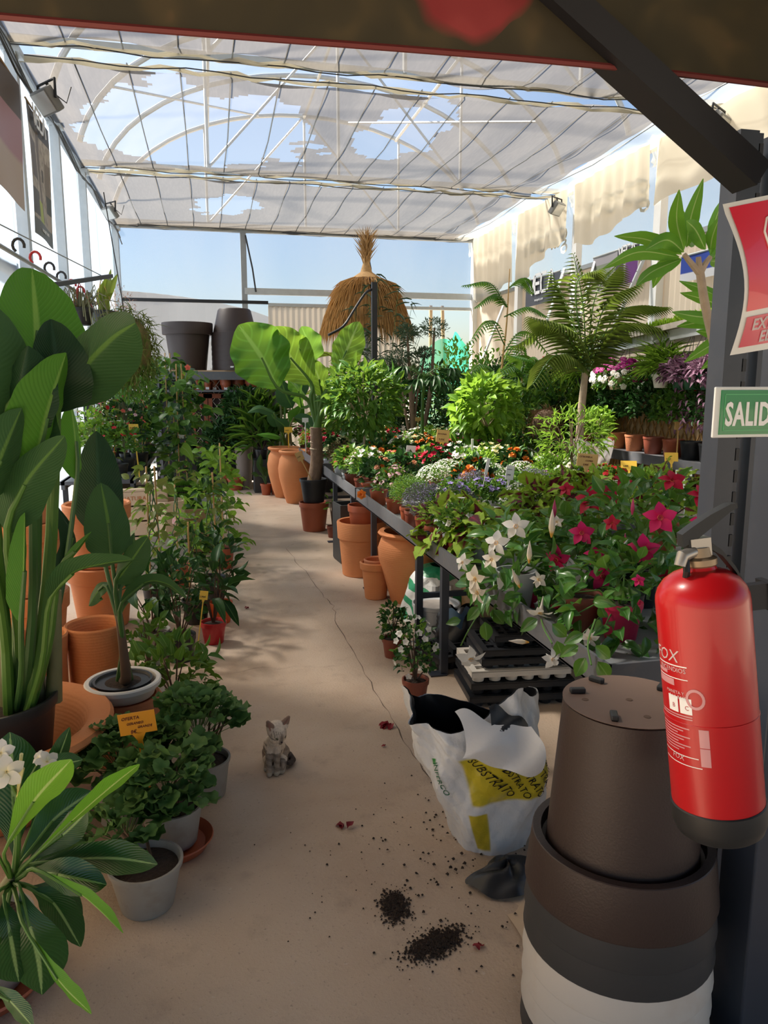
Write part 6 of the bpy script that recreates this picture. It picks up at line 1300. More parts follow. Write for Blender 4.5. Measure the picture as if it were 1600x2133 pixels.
stalks('pale spiky yucca at the left of the parasol', pxat(690, 800, 10.9), (.2, .16, .3, 'black'), 4, 2.1, .2, G['barkl'], 4, 'yucca', ('l_spid', 0, .42, .028, 'lin', 7, .35))
pl_ = AY(780, 780, 8.6); t = thing('steel_pole', 'dark steel pole with a curved arm standing among the bench plants', 'pole', (pl_.x, 8.6, 0)); B_ = Vector(t.location); ztop = AY(776, 588, 8.6).z
MB().box((0, 0, ztop/2), (.06, .06, ztop)).build('shaft', G['black_steel'], t, False); MB().tube([p-B_ for p in ctrl([AY(774, 603, 8.6), AY(760, 612, 8.55), AY(735, 650, 8.5), AY(715, 680, 8.45), AY(684, 698, 8.4)], 12)], .014, 8).build('curved_arm', G['black_steel'], t); MB().box((0, 0, .01), (.2, .2, .02)).build('foot_plate', G['black_steel'], t, False)
# olive bonsai
ol = thing('olive_bonsai', 'cloud pruned olive tree with rounded foliage pads at the back', 'tree', pxat(865, 880, 10.0)); pot(ol, .28, .22, .45, G['terra2']); B_ = Vector(ol.location); g = np.random.default_rng(8)
for i, (x, y, rx, ry) in enumerate(((848, 692, 24, 16), (905, 683, 28, 20), (886, 735, 20, 10), (830, 745, 26, 16), (800, 760, 22, 14), (868, 770, 40, 18))):
    c = AY(x, y, 10.0+.1*(i % 3)-.1)-B_; m_ = mpp(c+B_); pos, d, u = cloud(420, c, (rx*m_, rx*m_, ry*m_), .3, -1, .8, .8, .3, i); stuff('foliage_pad', tmpl('lance', 2, .2, .2), pos, d, u, .055, .014, G['l_oliv2'], ol)
    petiole(ol, [B_+V(0, 0, .4), B_.lerp(c+B_, .5)+V(.08*math.sin(i*2), 0, .25), c+B_], (.045 if i < 2 else .02, .014), G['bark'], 'branch')
# green tarp and wooden poles outside
t = thing('green_tarp', 'crumpled green plastic tarp draped outside the back opening', 'tarp', pxat(935, 770, 13.6)); B_ = Vector(t.location); zc_ = AY(935, 735, 13.6).z
G['tarp'] = film('green_tarp_plastic', (.02, .42, .26), .15, .5, .08)
MB().grid(lambda u, v: ((u-.5)*1.0+.15*math.sin(4*v+2)*(1-v), .25*math.sin(5*u+v*3)+.1*math.cos(9*u), .02+(zc_+.35-.55*abs(u-.6))*v+.06*math.sin(13*u+5*v)), 24, 20).build('tarp_sheet', G['tarp'], t, True, 50)
for i, (x, y0, y1, lab) in enumerate(((922, 780, 640, 'upright wooden pole outside the back opening'), (912, 790, 635, 'leaning wooden pole outside the back opening'))):
    p = AY(x+(20 if i else -26), 790, 14.2); t = thing('wooden_pole', lab, 'pole', (p.x, 14.2, 0)); MB().tube([(0, 0, 0), ((-.12 if i else .0), 0, 3.0)], .035, 8).build('pole_shaft', G['wood'], t); MB().tube([((-.12 if i else .0), 0, 2.98), ((-.12 if i else .0), 0, 3.03)], [.037, .03], 8).build('pole_cap', G['bark'], t)
# ================================================================== long steel display benches in the middle
BX0, BX1, BZ = 1.16, 2.95, .66
SEG = [(1.98, 4.12), (4.16, 6.05), (6.10, 8.1), (8.15, 10.2)]; bl = ['nearest steel display bench beside the soil bag, full of mandevillas', 'second steel display bench with coleus and lilac bellflowers', 'third steel display bench in the sun with orange begonias', 'farthest steel display bench behind the alocasia']
LEGS = [(2.05, 3.72), (4.22, 5.50), (6.35, 7.3), (8.3, 10.0)]
for i, (a, b) in enumerate(SEG):
    t = thing('display_bench', bl[i], 'bench', (BX0, a, 0), group='steel display benches in the middle'); L_ = b-a; dz = -.012*i
    m = MB().box((.006, L_/2, BZ-.005), (.012, L_, .10)); m.box((.03, L_/2, BZ-.05), (.06, L_, .008)); m.build('front_rail', G['steel'], t, False)
    MB().box((BX1-BX0, L_/2, BZ-.005), (.012, L_, .10)).build('rear_rail', G['steel'], t, False)
    for y in (0.006, L_-.006): MB().box(((BX1-BX0)/2, y, BZ-.005), (BX1-BX0-.012, .012, .10)).build('end_rail', G['steel'], t, False)
    MB().box(((BX1-BX0)/2, L_/2, BZ-.042), (BX1-BX0-.02, L_-.02, .006)).build('tray', G['galvd'], t, False)
    for x in (.03, BX1-BX0-.03):
        for y in LEGS[i]: MB().box((x, y-a, (BZ-.05)/2), (.04, .04, BZ-.05)).build('leg', G['darksteel'], t, False); 
    for y in LEGS[i]: MB().box((-.005, y-a, .004), (.09, .07, .008)).build('foot_plate', G['darksteel'], t, False)
    MB().beam((.03, LEGS[i][0]-a, .3), (BX1-BX0-.03, LEGS[i][0]-a, .3), .03, .03).build('cross_bar', G['darksteel'], t, False)
DK = BZ-.038
# ---------------------------------------------------------------- under the benches
def fl(x, y): return AZ(x, y, 0)
JAR2 = [(r*1.1, z*1.06) for r, z in [(.115, 0), (.12, .006), (.15, .12), (.20, .30), (.205, .37), (.185, .43), (.17, .45), (.195, .462), (.205, .475), (.195, .49), (.165, .486), (.155, .46), (.17, .42), (.185, .35), (.10, .02), (.0001, .02)]]
p = fl(838, 1268); jar('large terracotta jar with a rolled rim under the bench', (p.x+.10, p.y+.20, 0), JAR2, G['terra'], 52, 'terracotta_jar', 'jar')
FL1 = [(.075, 0), (.08, .005), (.10, .22), (.115, .225), (.118, .27), (.11, .278), (.098, .27), (.092, .23), (.07, .02), (.0001, .02)]
p = fl(783, 1258)
jar('slim terracotta pot standing beside the rolled rim jar', (p.x+.035, p.y+.16, 0), FL1, G['terra'], 40); jar('terracotta pot nested inside the slim pot by the jar', (p.x+.045, p.y+.165, .03), [(r*.82, z*.95) for r, z in FL1], G['terra2'], 40)
BIG = [(.155, 0), (.16, .005), (.185, .30), (.198, .31), (.205, .44), (.20, .45), (.182, .447), (.178, .31), (.15, .03), (.0001, .03)]
p = fl(757, 1208); bp = V(p.x+.03, p.y+.21, 0); jar('wide banded terracotta planter standing in front of the bench', bp, BIG, G['terra'], 52, 'terracotta_planter', 'planter')
jar('plastic terracotta pot standing inside the wide banded planter', (bp.x+.02, bp.y, .28), pot_profile(.13, .095, .30, rim=.012, rimh=.05, soil=.1), G['terrap'], 40)
p = fl(706, 1175); t = thing('square_planter', 'tall dark grey square planter standing in front of the bench', 'planter', (p.x+.13, p.y+.12, 0), R(6))
hh = .52; wq = .13; m = MB(); m.add([(sx*wq*s, sy*wq*s, z) for s, z in ((.94, 0), (1, .02), (1, hh), (.88, hh), (.85, .06)) for sx, sy in ((-1, -1), (1, -1), (1, 1), (-1, 1))], [(3, 2, 1, 0), (16, 17, 18, 19)]+[(4*j_+k_, 4*j_+(k_+1) % 4, 4*j_+4+(k_+1) % 4, 4*j_+4+k_) for j_ in range(4) for k_ in range(4)]).build('planter_body', G['anthra'], t, False); MB().box((-.05, -wq-.001, hh-.05), (.02, .002, .012)).build('sticker', G['tagw'], t, False)
p = fl(662, 1110); jar('terracotta plastic pot carrying the black alocasia pot', (p.x-.015, p.y+.16, 0), pot_profile(.155, .12, .31, rim=.014, rimh=.05, soil=.1), G['terrap'], 36); AL = V(p.x-.015, p.y+.16, .31)
p = fl(683, 1122); t = shrub('twiggy little plant in a brown pot beside the terracotta plastic pot', (p.x+.06, p.y+.06, 0), (.06, .045, .12, 'brownpot'), (0, 0, .34), (.06, .06, .2), 14, .06, .5, T_RND, 41)
for i, (x, y, sc, lab, nf) in enumerate(((820, 1375, 1.0, 'small bushy plant in a brown pot on the floor before the bench', 0), (868, 1472, 1.05, 'small white flowered bellflower in a brown pot nearest the soil bag', 20))):
    p = fl(x, y); t = shrub(lab, (p.x+.01, p.y+.06, 0), (.062*sc, .047*sc, .115*sc, 'brownpot'), (0, 0, .20+.06*i), (.085+.02*i, .085+.02*i, .12+.05*i), 190, .032, .7, T_OVD+T_RND[:1], 45+i)
    if nf: pos, d, u = cloud(nf, (0, 0, .26), (.11, .11, .17), .95, -.7, .9, .3, .2, 9); flat_flowers(t, 'f_white', pos, d+np.array([0, -.5, 0]), .036, cup=.7)
# white tub, green striped bag, carton, blue plastic, trays
p = fl(890, 1345); t = thing('white_tub', 'round white plastic tub full of pale dust under the bench', 'tub', (p.x+.10, p.y+.15, 0)); MB().lathe([(.125, 0), (.13, .005), (.145, .195), (.150, .20), (.150, .22), (.143, .222), (.138, .21), (.0001, .205)], 40).build('tub_body', G['paleplast'], t); MB().lathe([(.137, .206), (.07, .212), (.0001, .21)], 24).build('dusty_lid', plain('pale_dust', (.42, .38, .35), .9, var=.3, scale=20), t)
k = N('striped_bag'); wv = k.n('TexWave', wave_type='RINGS', i_Scale=3.2, i_Distortion=2.0); tc = k.n('TexCoord'); k.t.links.new(tc.outputs['Object'], wv.inputs['Vector']); G['bag2'] = k.done(k.bsdf(k.mix(k.ramp(wv.outputs['Fac'], [(.55, 0), (.6, 1)]), (.66, .68, .68), (.02, .26, .12)), .35, 0, k.bump(k.noise(16, 4), .5, .02)))
p = fl(905, 1315); t = thing('fertiliser_bag', 'white bag with green stripes slumped behind the white tub', 'bag', (p.x+.12, p.y+.30, 0)); MB().grid(lambda u, v: ((.26-.10*v*v+crum(2*PI*u, v)*.8)*math.cos(2*PI*u)*math.cos(v*1.45)**.5, (.20+crum(2*PI*u, v))*math.sin(2*PI*u)*math.cos(v*1.45)**.5, .36*math.sin(v*1.5)), 48, 20).build('sack', G['bag2'], t, True, 50)
MB().grid(lambda u, v: (-.10+.14*u, -.17-.02*math.sin(9*u), .12+.14*v), 8, 8).build('torn_corner', G['paleplast'], t, True, 50)
p = fl(985, 1330); t = thing('wooden_crate', 'pale plywood panel box standing under the bench', 'box', (p.x+.18, p.y+.30, 0)); MB().box((0, 0, .18), (.30, .40, .36)).build('box_body', G['wood'], t, False, bev=.004); MB().box((0, 0, .365), (.31, .41, .012)).build('lid', G['cardboard'], t, False)
p = fl(905, 1262); t = thing('tile_crate', 'small red-brown crate behind the bench legs', 'crate', (p.x+.35, p.y+.25, 0)); MB().box((0, 0, .16), (.24, .30, .32)).build('crate_body', G['redwood'], t, False); MB().box((0, 0, .325), (.20, .26, .02)).build('crate_filling', G['cardboard'], t, False)
p = fl(945, 1370); t = thing('plastic_wrap', 'crumpled black and blue plastic wrap beside the white tub', 'plastic wrap', (p.x+.06, p.y+.08, 0)); MB().grid(lambda u, v: ((.15+crum(2*PI*u, v)*1.2)*math.cos(2*PI*u)*math.cos(v*1.4)**.6, (.13+crum(2*PI*u, v+3))*math.sin(2*PI*u)*math.cos(v*1.4)**.6, .27*math.sin(v*1.5)+.02*math.sin(19*u)), 40, 18).build('wrap_body', G['black'], t, True, 50)
MB().grid(lambda u, v: (-.10+.16*u, -.10-.03*math.sin(5*u), .20+.09*v+.02*math.sin(11*u+7*v)), 12, 8).build('blue_fold', plain('blue_plastic', (.10, .20, .34), .3), t, True, 50); MB().grid(lambda u, v: (-.13+.14*u, -.14-.02*math.sin(7*u), .03+.06*v+.02*math.sin(9*u)), 10, 6).build('blue_fold', plain('blue_plastic2', (.10, .16, .24), .3), t, True, 50)
def tray(label, loc, w_, d_, h, mat, rz=0, cells=(6, 4), grp='seed trays stacked under the bench', holes=True):
    t = thing('seed_tray', label, 'tray', loc, rz, group=grp)
    m = MB(); t_ = .006
    for s in (-1, 1): m.box((0, s*(d_/2-.015), h-.004), (w_, .03, .008)); m.box((s*(w_/2-.015), 0, h-.004), (.03, d_-.06, .008))
    for i in range(1, cells[0]): m.box((-w_/2+w_*i/cells[0], 0, h-.006), (.012, d_-.05, .008))
    for i in range(1, cells[1]): m.box((0, -d_/2+d_*i/cells[1], h-.0065), (w_-.05, .012, .008))
    for s in (-1, 1): m.box((0, s*(d_/2-.002), h-.018), (w_, .004, .03)); m.box((s*(w_/2-.002), 0, h-.018), (.004, d_, .03))
    m.build('frame', mat, t, False); cw = w_/cells[0]; cdp = d_/cells[1]; me = MB().lathe([(min(cw, cdp)*.34, 0), (min(cw, cdp)*.46, h-.010), (min(cw, cdp)*.44, h-.010), (min(cw, cdp)*.31, .004), (.0001, .004)], 14).mesh('cell', mat)
    for i in range(cells[0]):
        for j_ in range(cells[1]): inst('cell', me, t, Matrix.Translation((-w_/2+cw*(i+.5), -d_/2+cdp*(j_+.5), 0)))
    return t
tp_ = AZ(1010, 1495, 0); tx0 = tp_.x+.24; ty0 = tp_.y+.26
TR = [(.0, 'black', .060, 'lowest black seed tray of the stack under the bench', 0, 0, .52, .36), (.062, 'black', .06, 'second black seed tray from the floor under the bench', .01, .01, .52, .36), (.125, 'white', .06, 'cream seed tray with round cells in the tray stack', .0, .0, .50, .34), (.187, 'black', .05, 'black seed tray right on top of the cream tray', .04, .01, .47, .33), (.232, 'black', .05, 'black seed tray second above the cream tray', .045, .012, .47, .33), (.279, 'black', .06, 'topmost black seed tray of the stack under the bench', .09, .03, .42, .30)]
G['creamtray'] = plain('plastic_cream', (.66, .61, .54), .45)
for z, mk, h, lab, dx, dy, w_, d_ in TR: tray(lab, (tx0+dx, ty0+dy, z), w_, d_, h, G['creamtray'] if mk == 'white' else G['black'], R(-6))
p = AZ(1050, 1340, .10); tray('larger black tray standing on the floor behind the tray stack', (tx0+.10, ty0+.55, 0), .60, .42, .12, G['black'], 0); tray('black tray leaning low beside the plastic wrap', (tx0-.14, ty0+.52, 0), .40, .30, .08, G['black'], .3)
# ---------------------------------------------------------------- alocasia
al = thing('alocasia', 'alocasia with huge pale green leaves in a black pot', 'plant', AL); pot(al, .145, .11, .25, G['black'], rim=.02, rimh=.03, n=36); A0 = AL.copy(); dA = AL.y
petiole(al, [AL+V(0, 0, .2), AY(660, 960, dA), AY(658, 890, dA-.02)], (.075, .062), G['bark'], 'trunk', 12)
for i in range(4): p = AY(659, 895+14*i, dA); MB().lathe([(.066, 0), (.072, .012), (.066, .024)], 18, p-A0).build('trunk_ring', G['barkl'], al)
ALF = [([(580, 810), (545, 745), (497, 677)], .62, .25, -.15, 0), ([(650, 800), (605, 745), (563, 682)], .50, -.15, .12, 1), ([(640, 760), (645, 725), (628, 680)], .30, .5, -.2, 2), ([(672, 830), (665, 790), (648, 750)], .26, .3, .2, 1), ([(700, 780), (722, 730), (748, 670)], .34, -.25, .1, 1), ([(630, 850), (622, 815), (600, 790)], .24, .9, .2, 0)]
G['l_aloc2'] = leafmat('leaf_alocasia_deep', (.03, .15, .03), (.045, .19, .035), .35, .35, rib=(.12, .30, .08), veins=.25, vn=7)
G['l_aloc1'] = leafmat('leaf_alocasia_green', (.05, .18, .02), (.07, .22, .025), .32, .22, rib=(.16, .34, .08), veins=.5, vn=7)
for i, (pts, wd, roll, fold, mi) in enumerate(ALF):
    dd = dA-.15+.08*i; P3 = [AY(x, y, dd-.06*j_) for j_, (x, y) in enumerate(pts)]
    big_leaf(al, P3, wd, (G['l_aloc1'], G['l_aloc'], G['l_aloc2'])[mi], 'shield', roll, fold, rows=30, cols=12, wavy=.085, seed=i)
    petiole(al, [AY(660, 885, dA), AY(655+8*(i-2), 830, dA-.05), P3[0], P3[1]], (.030, .009), G['stem'], 'leaf_stalk', 8)
petiole(al, [AY(660, 900, dA), AY(665, 860, dA-.03), AY(672, 825, dA-.05)], (.05, .02), G['stem'], 'leaf_sheath', 10)
price_tag('wooden tag leaning out of the alocasia pot', AL+V(-.02, -.09, .22), .36, .075, .095, G['tagtan'], [('395', -.45, .4, 1.1)], lean=-.45, rz=.1)
# ================================================================== mandevillas on the nearest bench
T_MAN = [tm('leaf', tmpl('ovate', 6, .3, .3, 4, .04, seed=i), G['l_mand']) for i in range(3)]
T_MW = tm('flower', t_flower(5, .5, .34, .12, 1, 'point', .55, .30, 4), G['f_white']); T_MC = tm('flower', t_flower(5, .5, .34, .35, 1, 'point', .65, .30, 4), G['f_cream'])
T_MK = tm('flower', t_flower(5, .5, .38, .15, 1, 'point', .55, .30, 4), G['f_pink']); T_MR = tm('flower', t_flower(5, .5, .38, .3, 1, 'point', .5, .30, 4), G['f_red'])
def bud_mesh(mat): return MB().tube([(0, 0, 0), (0, 0, .35), (0, 0, .6), (0, 0, 1)], [.03, .12, .10, .01], 7).mesh('bud', mat)
BUDW, BUDR = bud_mesh(G['f_cream']), bud_mesh(G['f_rose'])
def mandevilla(label, c, r, n, potspec, seed, flw, buds=(), vines=(), bz=None):
    bz = DK if bz is None else bz
    t = thing('mandevilla', label, 'plant', (c[0], c[1], bz), group='mandevillas on the nearest bench'); B_ = Vector(t.location); pot(t, potspec[0], potspec[1], potspec[2], G[potspec[3]], rim=.006, rimh=.02, n=30)
    cl = Vector(c)-B_; pos, d, u = cloud(n, cl, r, .55, -.75, .8, .7, .0, seed); g = np.random.default_rng(seed); Ls = g.uniform(.055, .10, len(pos)); singles('leaf', T_MAN, pos, d, u, Ls, Ls*.55, t)
    m = MB()
    for i in range(12): q = Vector(pos[i*len(pos)//12]); m.tube([(0, 0, potspec[2]*.8), tuple(V(q.x*.4, q.y*.4, (potspec[2]+q.z)*.5+.03)), tuple(q)], [.004, .0035, .002], 5)
    m.build('stems', G['stem'], t)
    for x, y, kd, sz, dr in flw:
        p = on_ell(x, y, c, (r[0]*1.42, r[1]*1.42, r[2]*1.42)); D_ = (CAM-p).normalized()+Vector(dr); s_ = sz*mpp(p)*1.12; flowers_at(t, 'flower', kd, [p-B_-D_.normalized()*s_*.45], [D_], s_)
    for x, y, me, ln, dr in buds:
        p = on_ell(x, y, c, (r[0]*1.3, r[1]*1.3, r[2]*1.3)); flowers_at(t, 'bud', me, [p-B_-Vector(dr)*ln*mpp(p)*.5], [Vector(dr)], ln*mpp(p))
    for pts, lv in vines:
        P3 = [AX(x, y, X_)-B_ for x, y, X_ in pts]; s_ = ctrl(P3, 16); MB().tube(s_, .0028, 6).build('trailing_stem', G['stem'], t)
        for k_, (x, y, X_, L_, dx, dz, nx) in enumerate(lv):
            p = AX(x, y, X_)-B_; sd = KX*dx+V(0, 0, dz); singles('leaf', T_MAN, np.array([tuple(p)]), np.array([tuple(sd)]), np.array([tuple(V(-.5+nx, -.8, .45))]), L_, L_*.58, t)
    return t
cW = AY(1075, 1185, 2.88); cW2 = AY(1200, 1170, 3.0); cR = AY(1340, 1120, 2.80); cR2 = AY(1240, 1110, 3.35); cP = AY(1295, 1265, 2.42)
mandevilla('white mandevilla trailing over the front rail of the nearest bench', cW, (.20, .28, .23), 210, (.085, .065, .16, 'paleplast'), 1,
    [(1075, 1097, T_MW, 52, (0, 0, .1)), (1036, 1132, T_MW, 50, (-.5, 0, .3)), (966, 1172, T_MW, 36, (-1.2, 0, .2)), (1027, 1168, T_MC, 38, (-.5, 0, .4)), (1000, 1205, T_MC, 52, (-1.2, .3, -.2)), (1003, 1232, T_MC, 46, (-1.3, .2, -.4)), (1118, 1210, T_MC, 34, (.5, 0, .3)), (1128, 1265, T_MC, 50, (-.2, 0, -1.6))],
    [(1103, 1150, BUDW, 48, (0, 0, 1)), (1075, 1205, BUDW, 46, (-.4, 0, .9)), (1150, 1090, BUDW, 60, (0, 0, 1))],
    [([(1060, 1215, 1.25), (1010, 1262, 1.12), (978, 1310, 1.05), (960, 1345, 1.03)], [(1000, 1265, 1.08, .085, -.5, -.5, .2), (960, 1292, 1.05, .07, -1, -.2, .2), (1025, 1270, 1.08, .09, .5, -.6, .1), (1010, 1295, 1.06, .095, .15, -1, .2), (990, 1250, 1.08, .08, -.3, .6, .2), (1050, 1250, 1.1, .08, .7, .3, 0)]),
     ([(1120, 1240, 1.28), (1130, 1300, 1.14), (1150, 1340, 1.08)], [(1150, 1300, 1.1, .08, .6, -.5, 0), (1160, 1335, 1.08, .075, .3, -.8, 0), (1120, 1290, 1.12, .08, -.6, -.4, 0)])])
t = bpy.context.scene.objects['mandevilla']; B_ = Vector(t.location)
for x, y, me, s_, X_, dr in ((978, 1345, T_MW, 62, 1.03, V(-.2, -.9, -.55)), (1138, 1362, T_MW, 46, 1.06, V(.1, -1, -.1))): p = AX(x, y, X_); flowers_at(t, 'flower', me, [p-B_], [dr], s_*mpp(p))
p = AX(1102, 1338, 1.06); flowers_at(t, 'bud', BUDW, [p-B_], [V(-1, 0, .15)], 46*mpp(p))
mandevilla('white and pink mandevilla in the middle of the nearest bench', cW2, (.22, .26, .23), 190, (.085, .065, .16, 'paleplast'), 2,
    [(1190, 1197, T_MW, 62, (.1, 0, .1)), (1212, 1112, T_MK, 48, (0, 0, .3)), (1162, 1165, T_MK, 55, (-.8, 0, -.3)), (1250, 1198, T_MK, 56, (.6, 0, -.2)), (1240, 1158, T_MK, 42, (.2, 0, .6)), (1172, 1263, T_MK, 58, (-1, 0, -.2)), (1105, 1250, T_MK, 40, (-.8, 0, .2)), (1160, 1090, T_MC, 26, (0, 0, .6))],
    [(1178, 1285, BUDR, 34, (-.9, 0, .2)), (1155, 1060, BUDR, 40, (0, 0, 1))])
mandevilla('large hot pink mandevilla at the right beside the fire extinguisher', cR, (.29, .30, .26), 290, (.10, .075, .17, 'black'), 3,
    [(1340, 1147, T_MK, 62, (-.1, 0, .1)), (1375, 1080, T_MK, 62, (.1, 0, .2)), (1466, 1090, T_MK, 52, (.4, 0, .2)), (1400, 1003, T_MR, 50, (.2, 0, .8)), (1275, 1090, T_MR, 32, (-.4, 0, .3)), (1460, 1035, T_MR, 50, (.4, 0, .6)), (1390, 1205, T_MR, 34, (.2, 0, -.2))],
    [(1318, 1055, BUDR, 36, (0, 0, 1)), (1490, 1140, BUDR, 42, (.9, 0, .3)), (1303, 1125, BUDR, 30, (0, .2, 1))])
mandevilla('crimson mandevilla behind the white ones on the nearest bench', cR2, (.25, .25, .18), 190, (.09, .07, .16, 'brownpot'), 4,
    [(1230, 1045, T_MR, 56, (-.3, 0, .3)), (1263, 1030, T_MR, 54, (.4, 0, .4)), (1300, 1000, T_MR, 40, (.1, 0, .8)), (1310, 1005, T_MR, 34, (.3, 0, .9)), (1180, 1020, T_MR, 30, (-.4, 0, .7))], [(1335, 1012, BUDR, 30, (0, 0, 1))])
mandevilla('pink potted mandevilla hanging low at the near end of the bench', cP, (.24, .20, .23), 210, (.075, .058, .14, 'pinkpot'), 5,
    [(1232, 1325, T_MC, 40, (-.5, 0, -.6)), (1330, 1210, T_MK, 26, (.2, 0, .4))], [],
    [([(1240, 1290, 1.2), (1225, 1340, 1.12), (1232, 1385, 1.1)], [(1215, 1320, 1.13, .07, -.6, -.3, 0), (1240, 1345, 1.12, .075, .6, -.5, 0), (1220, 1370, 1.1, .075, -.4, -.8, 0), (1245, 1378, 1.1, .08, .5, -.7, 0), (1205, 1345, 1.12, .07, -.7, -.4, 0)])])
for i, (x, y, mk, lab) in enumerate(((1250, 1335, 'brownpot', 'empty brown nursery pot behind the pink mandevilla pot'), (1335, 1330, 'black', 'black nursery pot of trailing mandevilla behind the extinguisher'))):
    p = AZ(x, y, DK); t = thing('nursery_pot', lab, 'pot', (p.x, p.y+.14, DK), group='nursery pots on the nearest bench'); pot(t, .075, .058, .14, G[mk], n=26)
# ================================================================== coleus
T_COL = [tm('leaf', tmpl('ovate', 10, .40, .12, 4, .16, seed=i), G['l_coleus']) for i in range(3)]
def coleus_plant(label, x, y, d_, r, n, mk, seed):
    c = AY(x, y, d_); t = thing('coleus', label, 'plant', (c.x, c.y, DK), group='coleus on the bench'); pot(t, .085, .062, .15, G[mk], rim=.006, rimh=.02, n=28); cz = c.z-DK
    pos, dd, u = cloud(n, (0, 0, cz), (r, r, r*.8), .45, -.55, .8, .5, -.05, seed); g = np.random.default_rng(seed); Ls = g.uniform(.075, .125, len(pos)); singles('leaf', T_COL, pos, dd, u, Ls, Ls*.98, t); m = MB()
    for i in range(8): q = Vector(pos[i*len(pos)//8]); m.tube([(0, 0, .12), tuple(q*.5+V(0, 0, .08)), tuple(q)], [.005, .004, .003], 5)
    m.build('stems', G['stemr'], t)
coleus_plant('coleus with frilled lime and maroon leaves in a pale pot at the rail', 950, 1105, 3.95, .20, 75, 'paleplast', 1); coleus_plant('second coleus with maroon centres in a pale pot beside the first', 1010, 1110, 3.65, .17, 60, 'paleplast', 2)
coleus_plant('bright lime coleus behind the white mandevilla', 1120, 1062, 4.05, .22, 75, 'terrap', 3); coleus_plant('bronze and green coleus behind the crimson mandevilla', 1200, 1040, 4.25, .22, 75, 'terrap', 4); coleus_plant('green coleus at the far right behind the pink mandevilla', 1390, 1035, 3.75, .20, 60, 'terrap', 5)
# ================================================================== low bedding plants, row by row
def at(x, y, z): return AZ(x, y, z)
BF = []
PLACED = []
def bed(x, y, label, kind, seed, mk='brownpot', zc=.20, p=None):
    p = at(x, y, DK+zc) if p is None else p; p.x = min(max(p.x, BX0+.11), BX1-.10); PLACED.append((p.x, p.y)); loc = (p.x, p.y, DK); grp = 'bedding plants on the benches'
    if kind == 'thyme': return bedder(label, loc, (.062, .05, .11, mk), .135, .20, 1500, .016, .38, 'l_mid', [], seed, grp)
    if kind == 'thymef': t = bedder(label, loc, (.062, .05, .11, mk), .145, .20, 1300, .016, .38, 'l_grey', [('f_lil', 240, .007)], seed, grp, single=False); return t
    if kind == 'alys': return bedder(label, loc, (.062, .05, .11, mk), .145, .19, 900, .022, .4, 'l_mid', [('f_white', 420, .013)], seed, grp, single=False)
    if kind == 'camp': return bedder(label, loc, (.062, .05, .11, mk), .125, .19, 420, .035, .6, 'l_mid', [('f_lil', 16, .048), ('f_white', 2, .04)], seed, grp, fcup=.55, fW=.38, fk='point', ftop=.25)
    if kind == 'whcamp': return bedder(label, loc, (.062, .05, .11, mk), .12, .20, 320, .035, .55, 'l_mid', [('f_white', 11, .046)], seed, grp, fcup=.6, ftop=-.3)
    if kind == 'beg_o': return bedder(label, loc, (.07, .055, .12, mk), .15, .24, 170, .075, .65, 'l_dark', [('f_org', 24, .072)], seed, grp, fcup=.15, flay=3, fW=.55, fk='round', fn=6, ftop=.15)
    if kind == 'beg_y': return bedder(label, loc, (.07, .055, .12, mk), .14, .22, 170, .075, .65, 'l_mid', [('f_lem', 9, .062), ('f_peach', 3, .05)], seed, grp, fcup=.15, flay=3, fW=.55, fk='round', fn=6)
    if kind == 'beg_p': return bedder(label, loc, (.07, .055, .12, mk), .14, .22, 170, .07, .65, 'l_dark', [('f_peach', 8, .05), ('f_org', 5, .05)], seed, grp, fcup=.15, flay=3, fW=.55, fk='round', fn=6)
    if kind[:3] == 'cyc': return bedder(label, loc, (.065, .05, .11, mk), .14, .25, 170, .055, .8, 'l_dark' if seed % 2 else 'l_mid', [(kind[4:], 24, .064)], seed, grp, fcup=1.0, fW=.55, ftop=.2)
    if kind[:3] == 'imp': return bedder(label, loc, (.065, .05, .11, mk), .15, .21, 320, .04, .5, 'l_light' if seed % 2 else 'l_mid', [(kind[4:], 28, .046)], seed, grp, fcup=.2, ftop=0)
    if kind == 'foli': return bedder(label, loc, (.07, .055, .12, mk), .15, .24, 340, .05, .5, 'l_light', [], seed, grp)
    if kind == 'bronze': return bedder(label, loc, (.07, .055, .12, mk), .14, .24, 420, .03, .45, 'l_bronze', [('f_lem', 4, .04)], seed, grp)
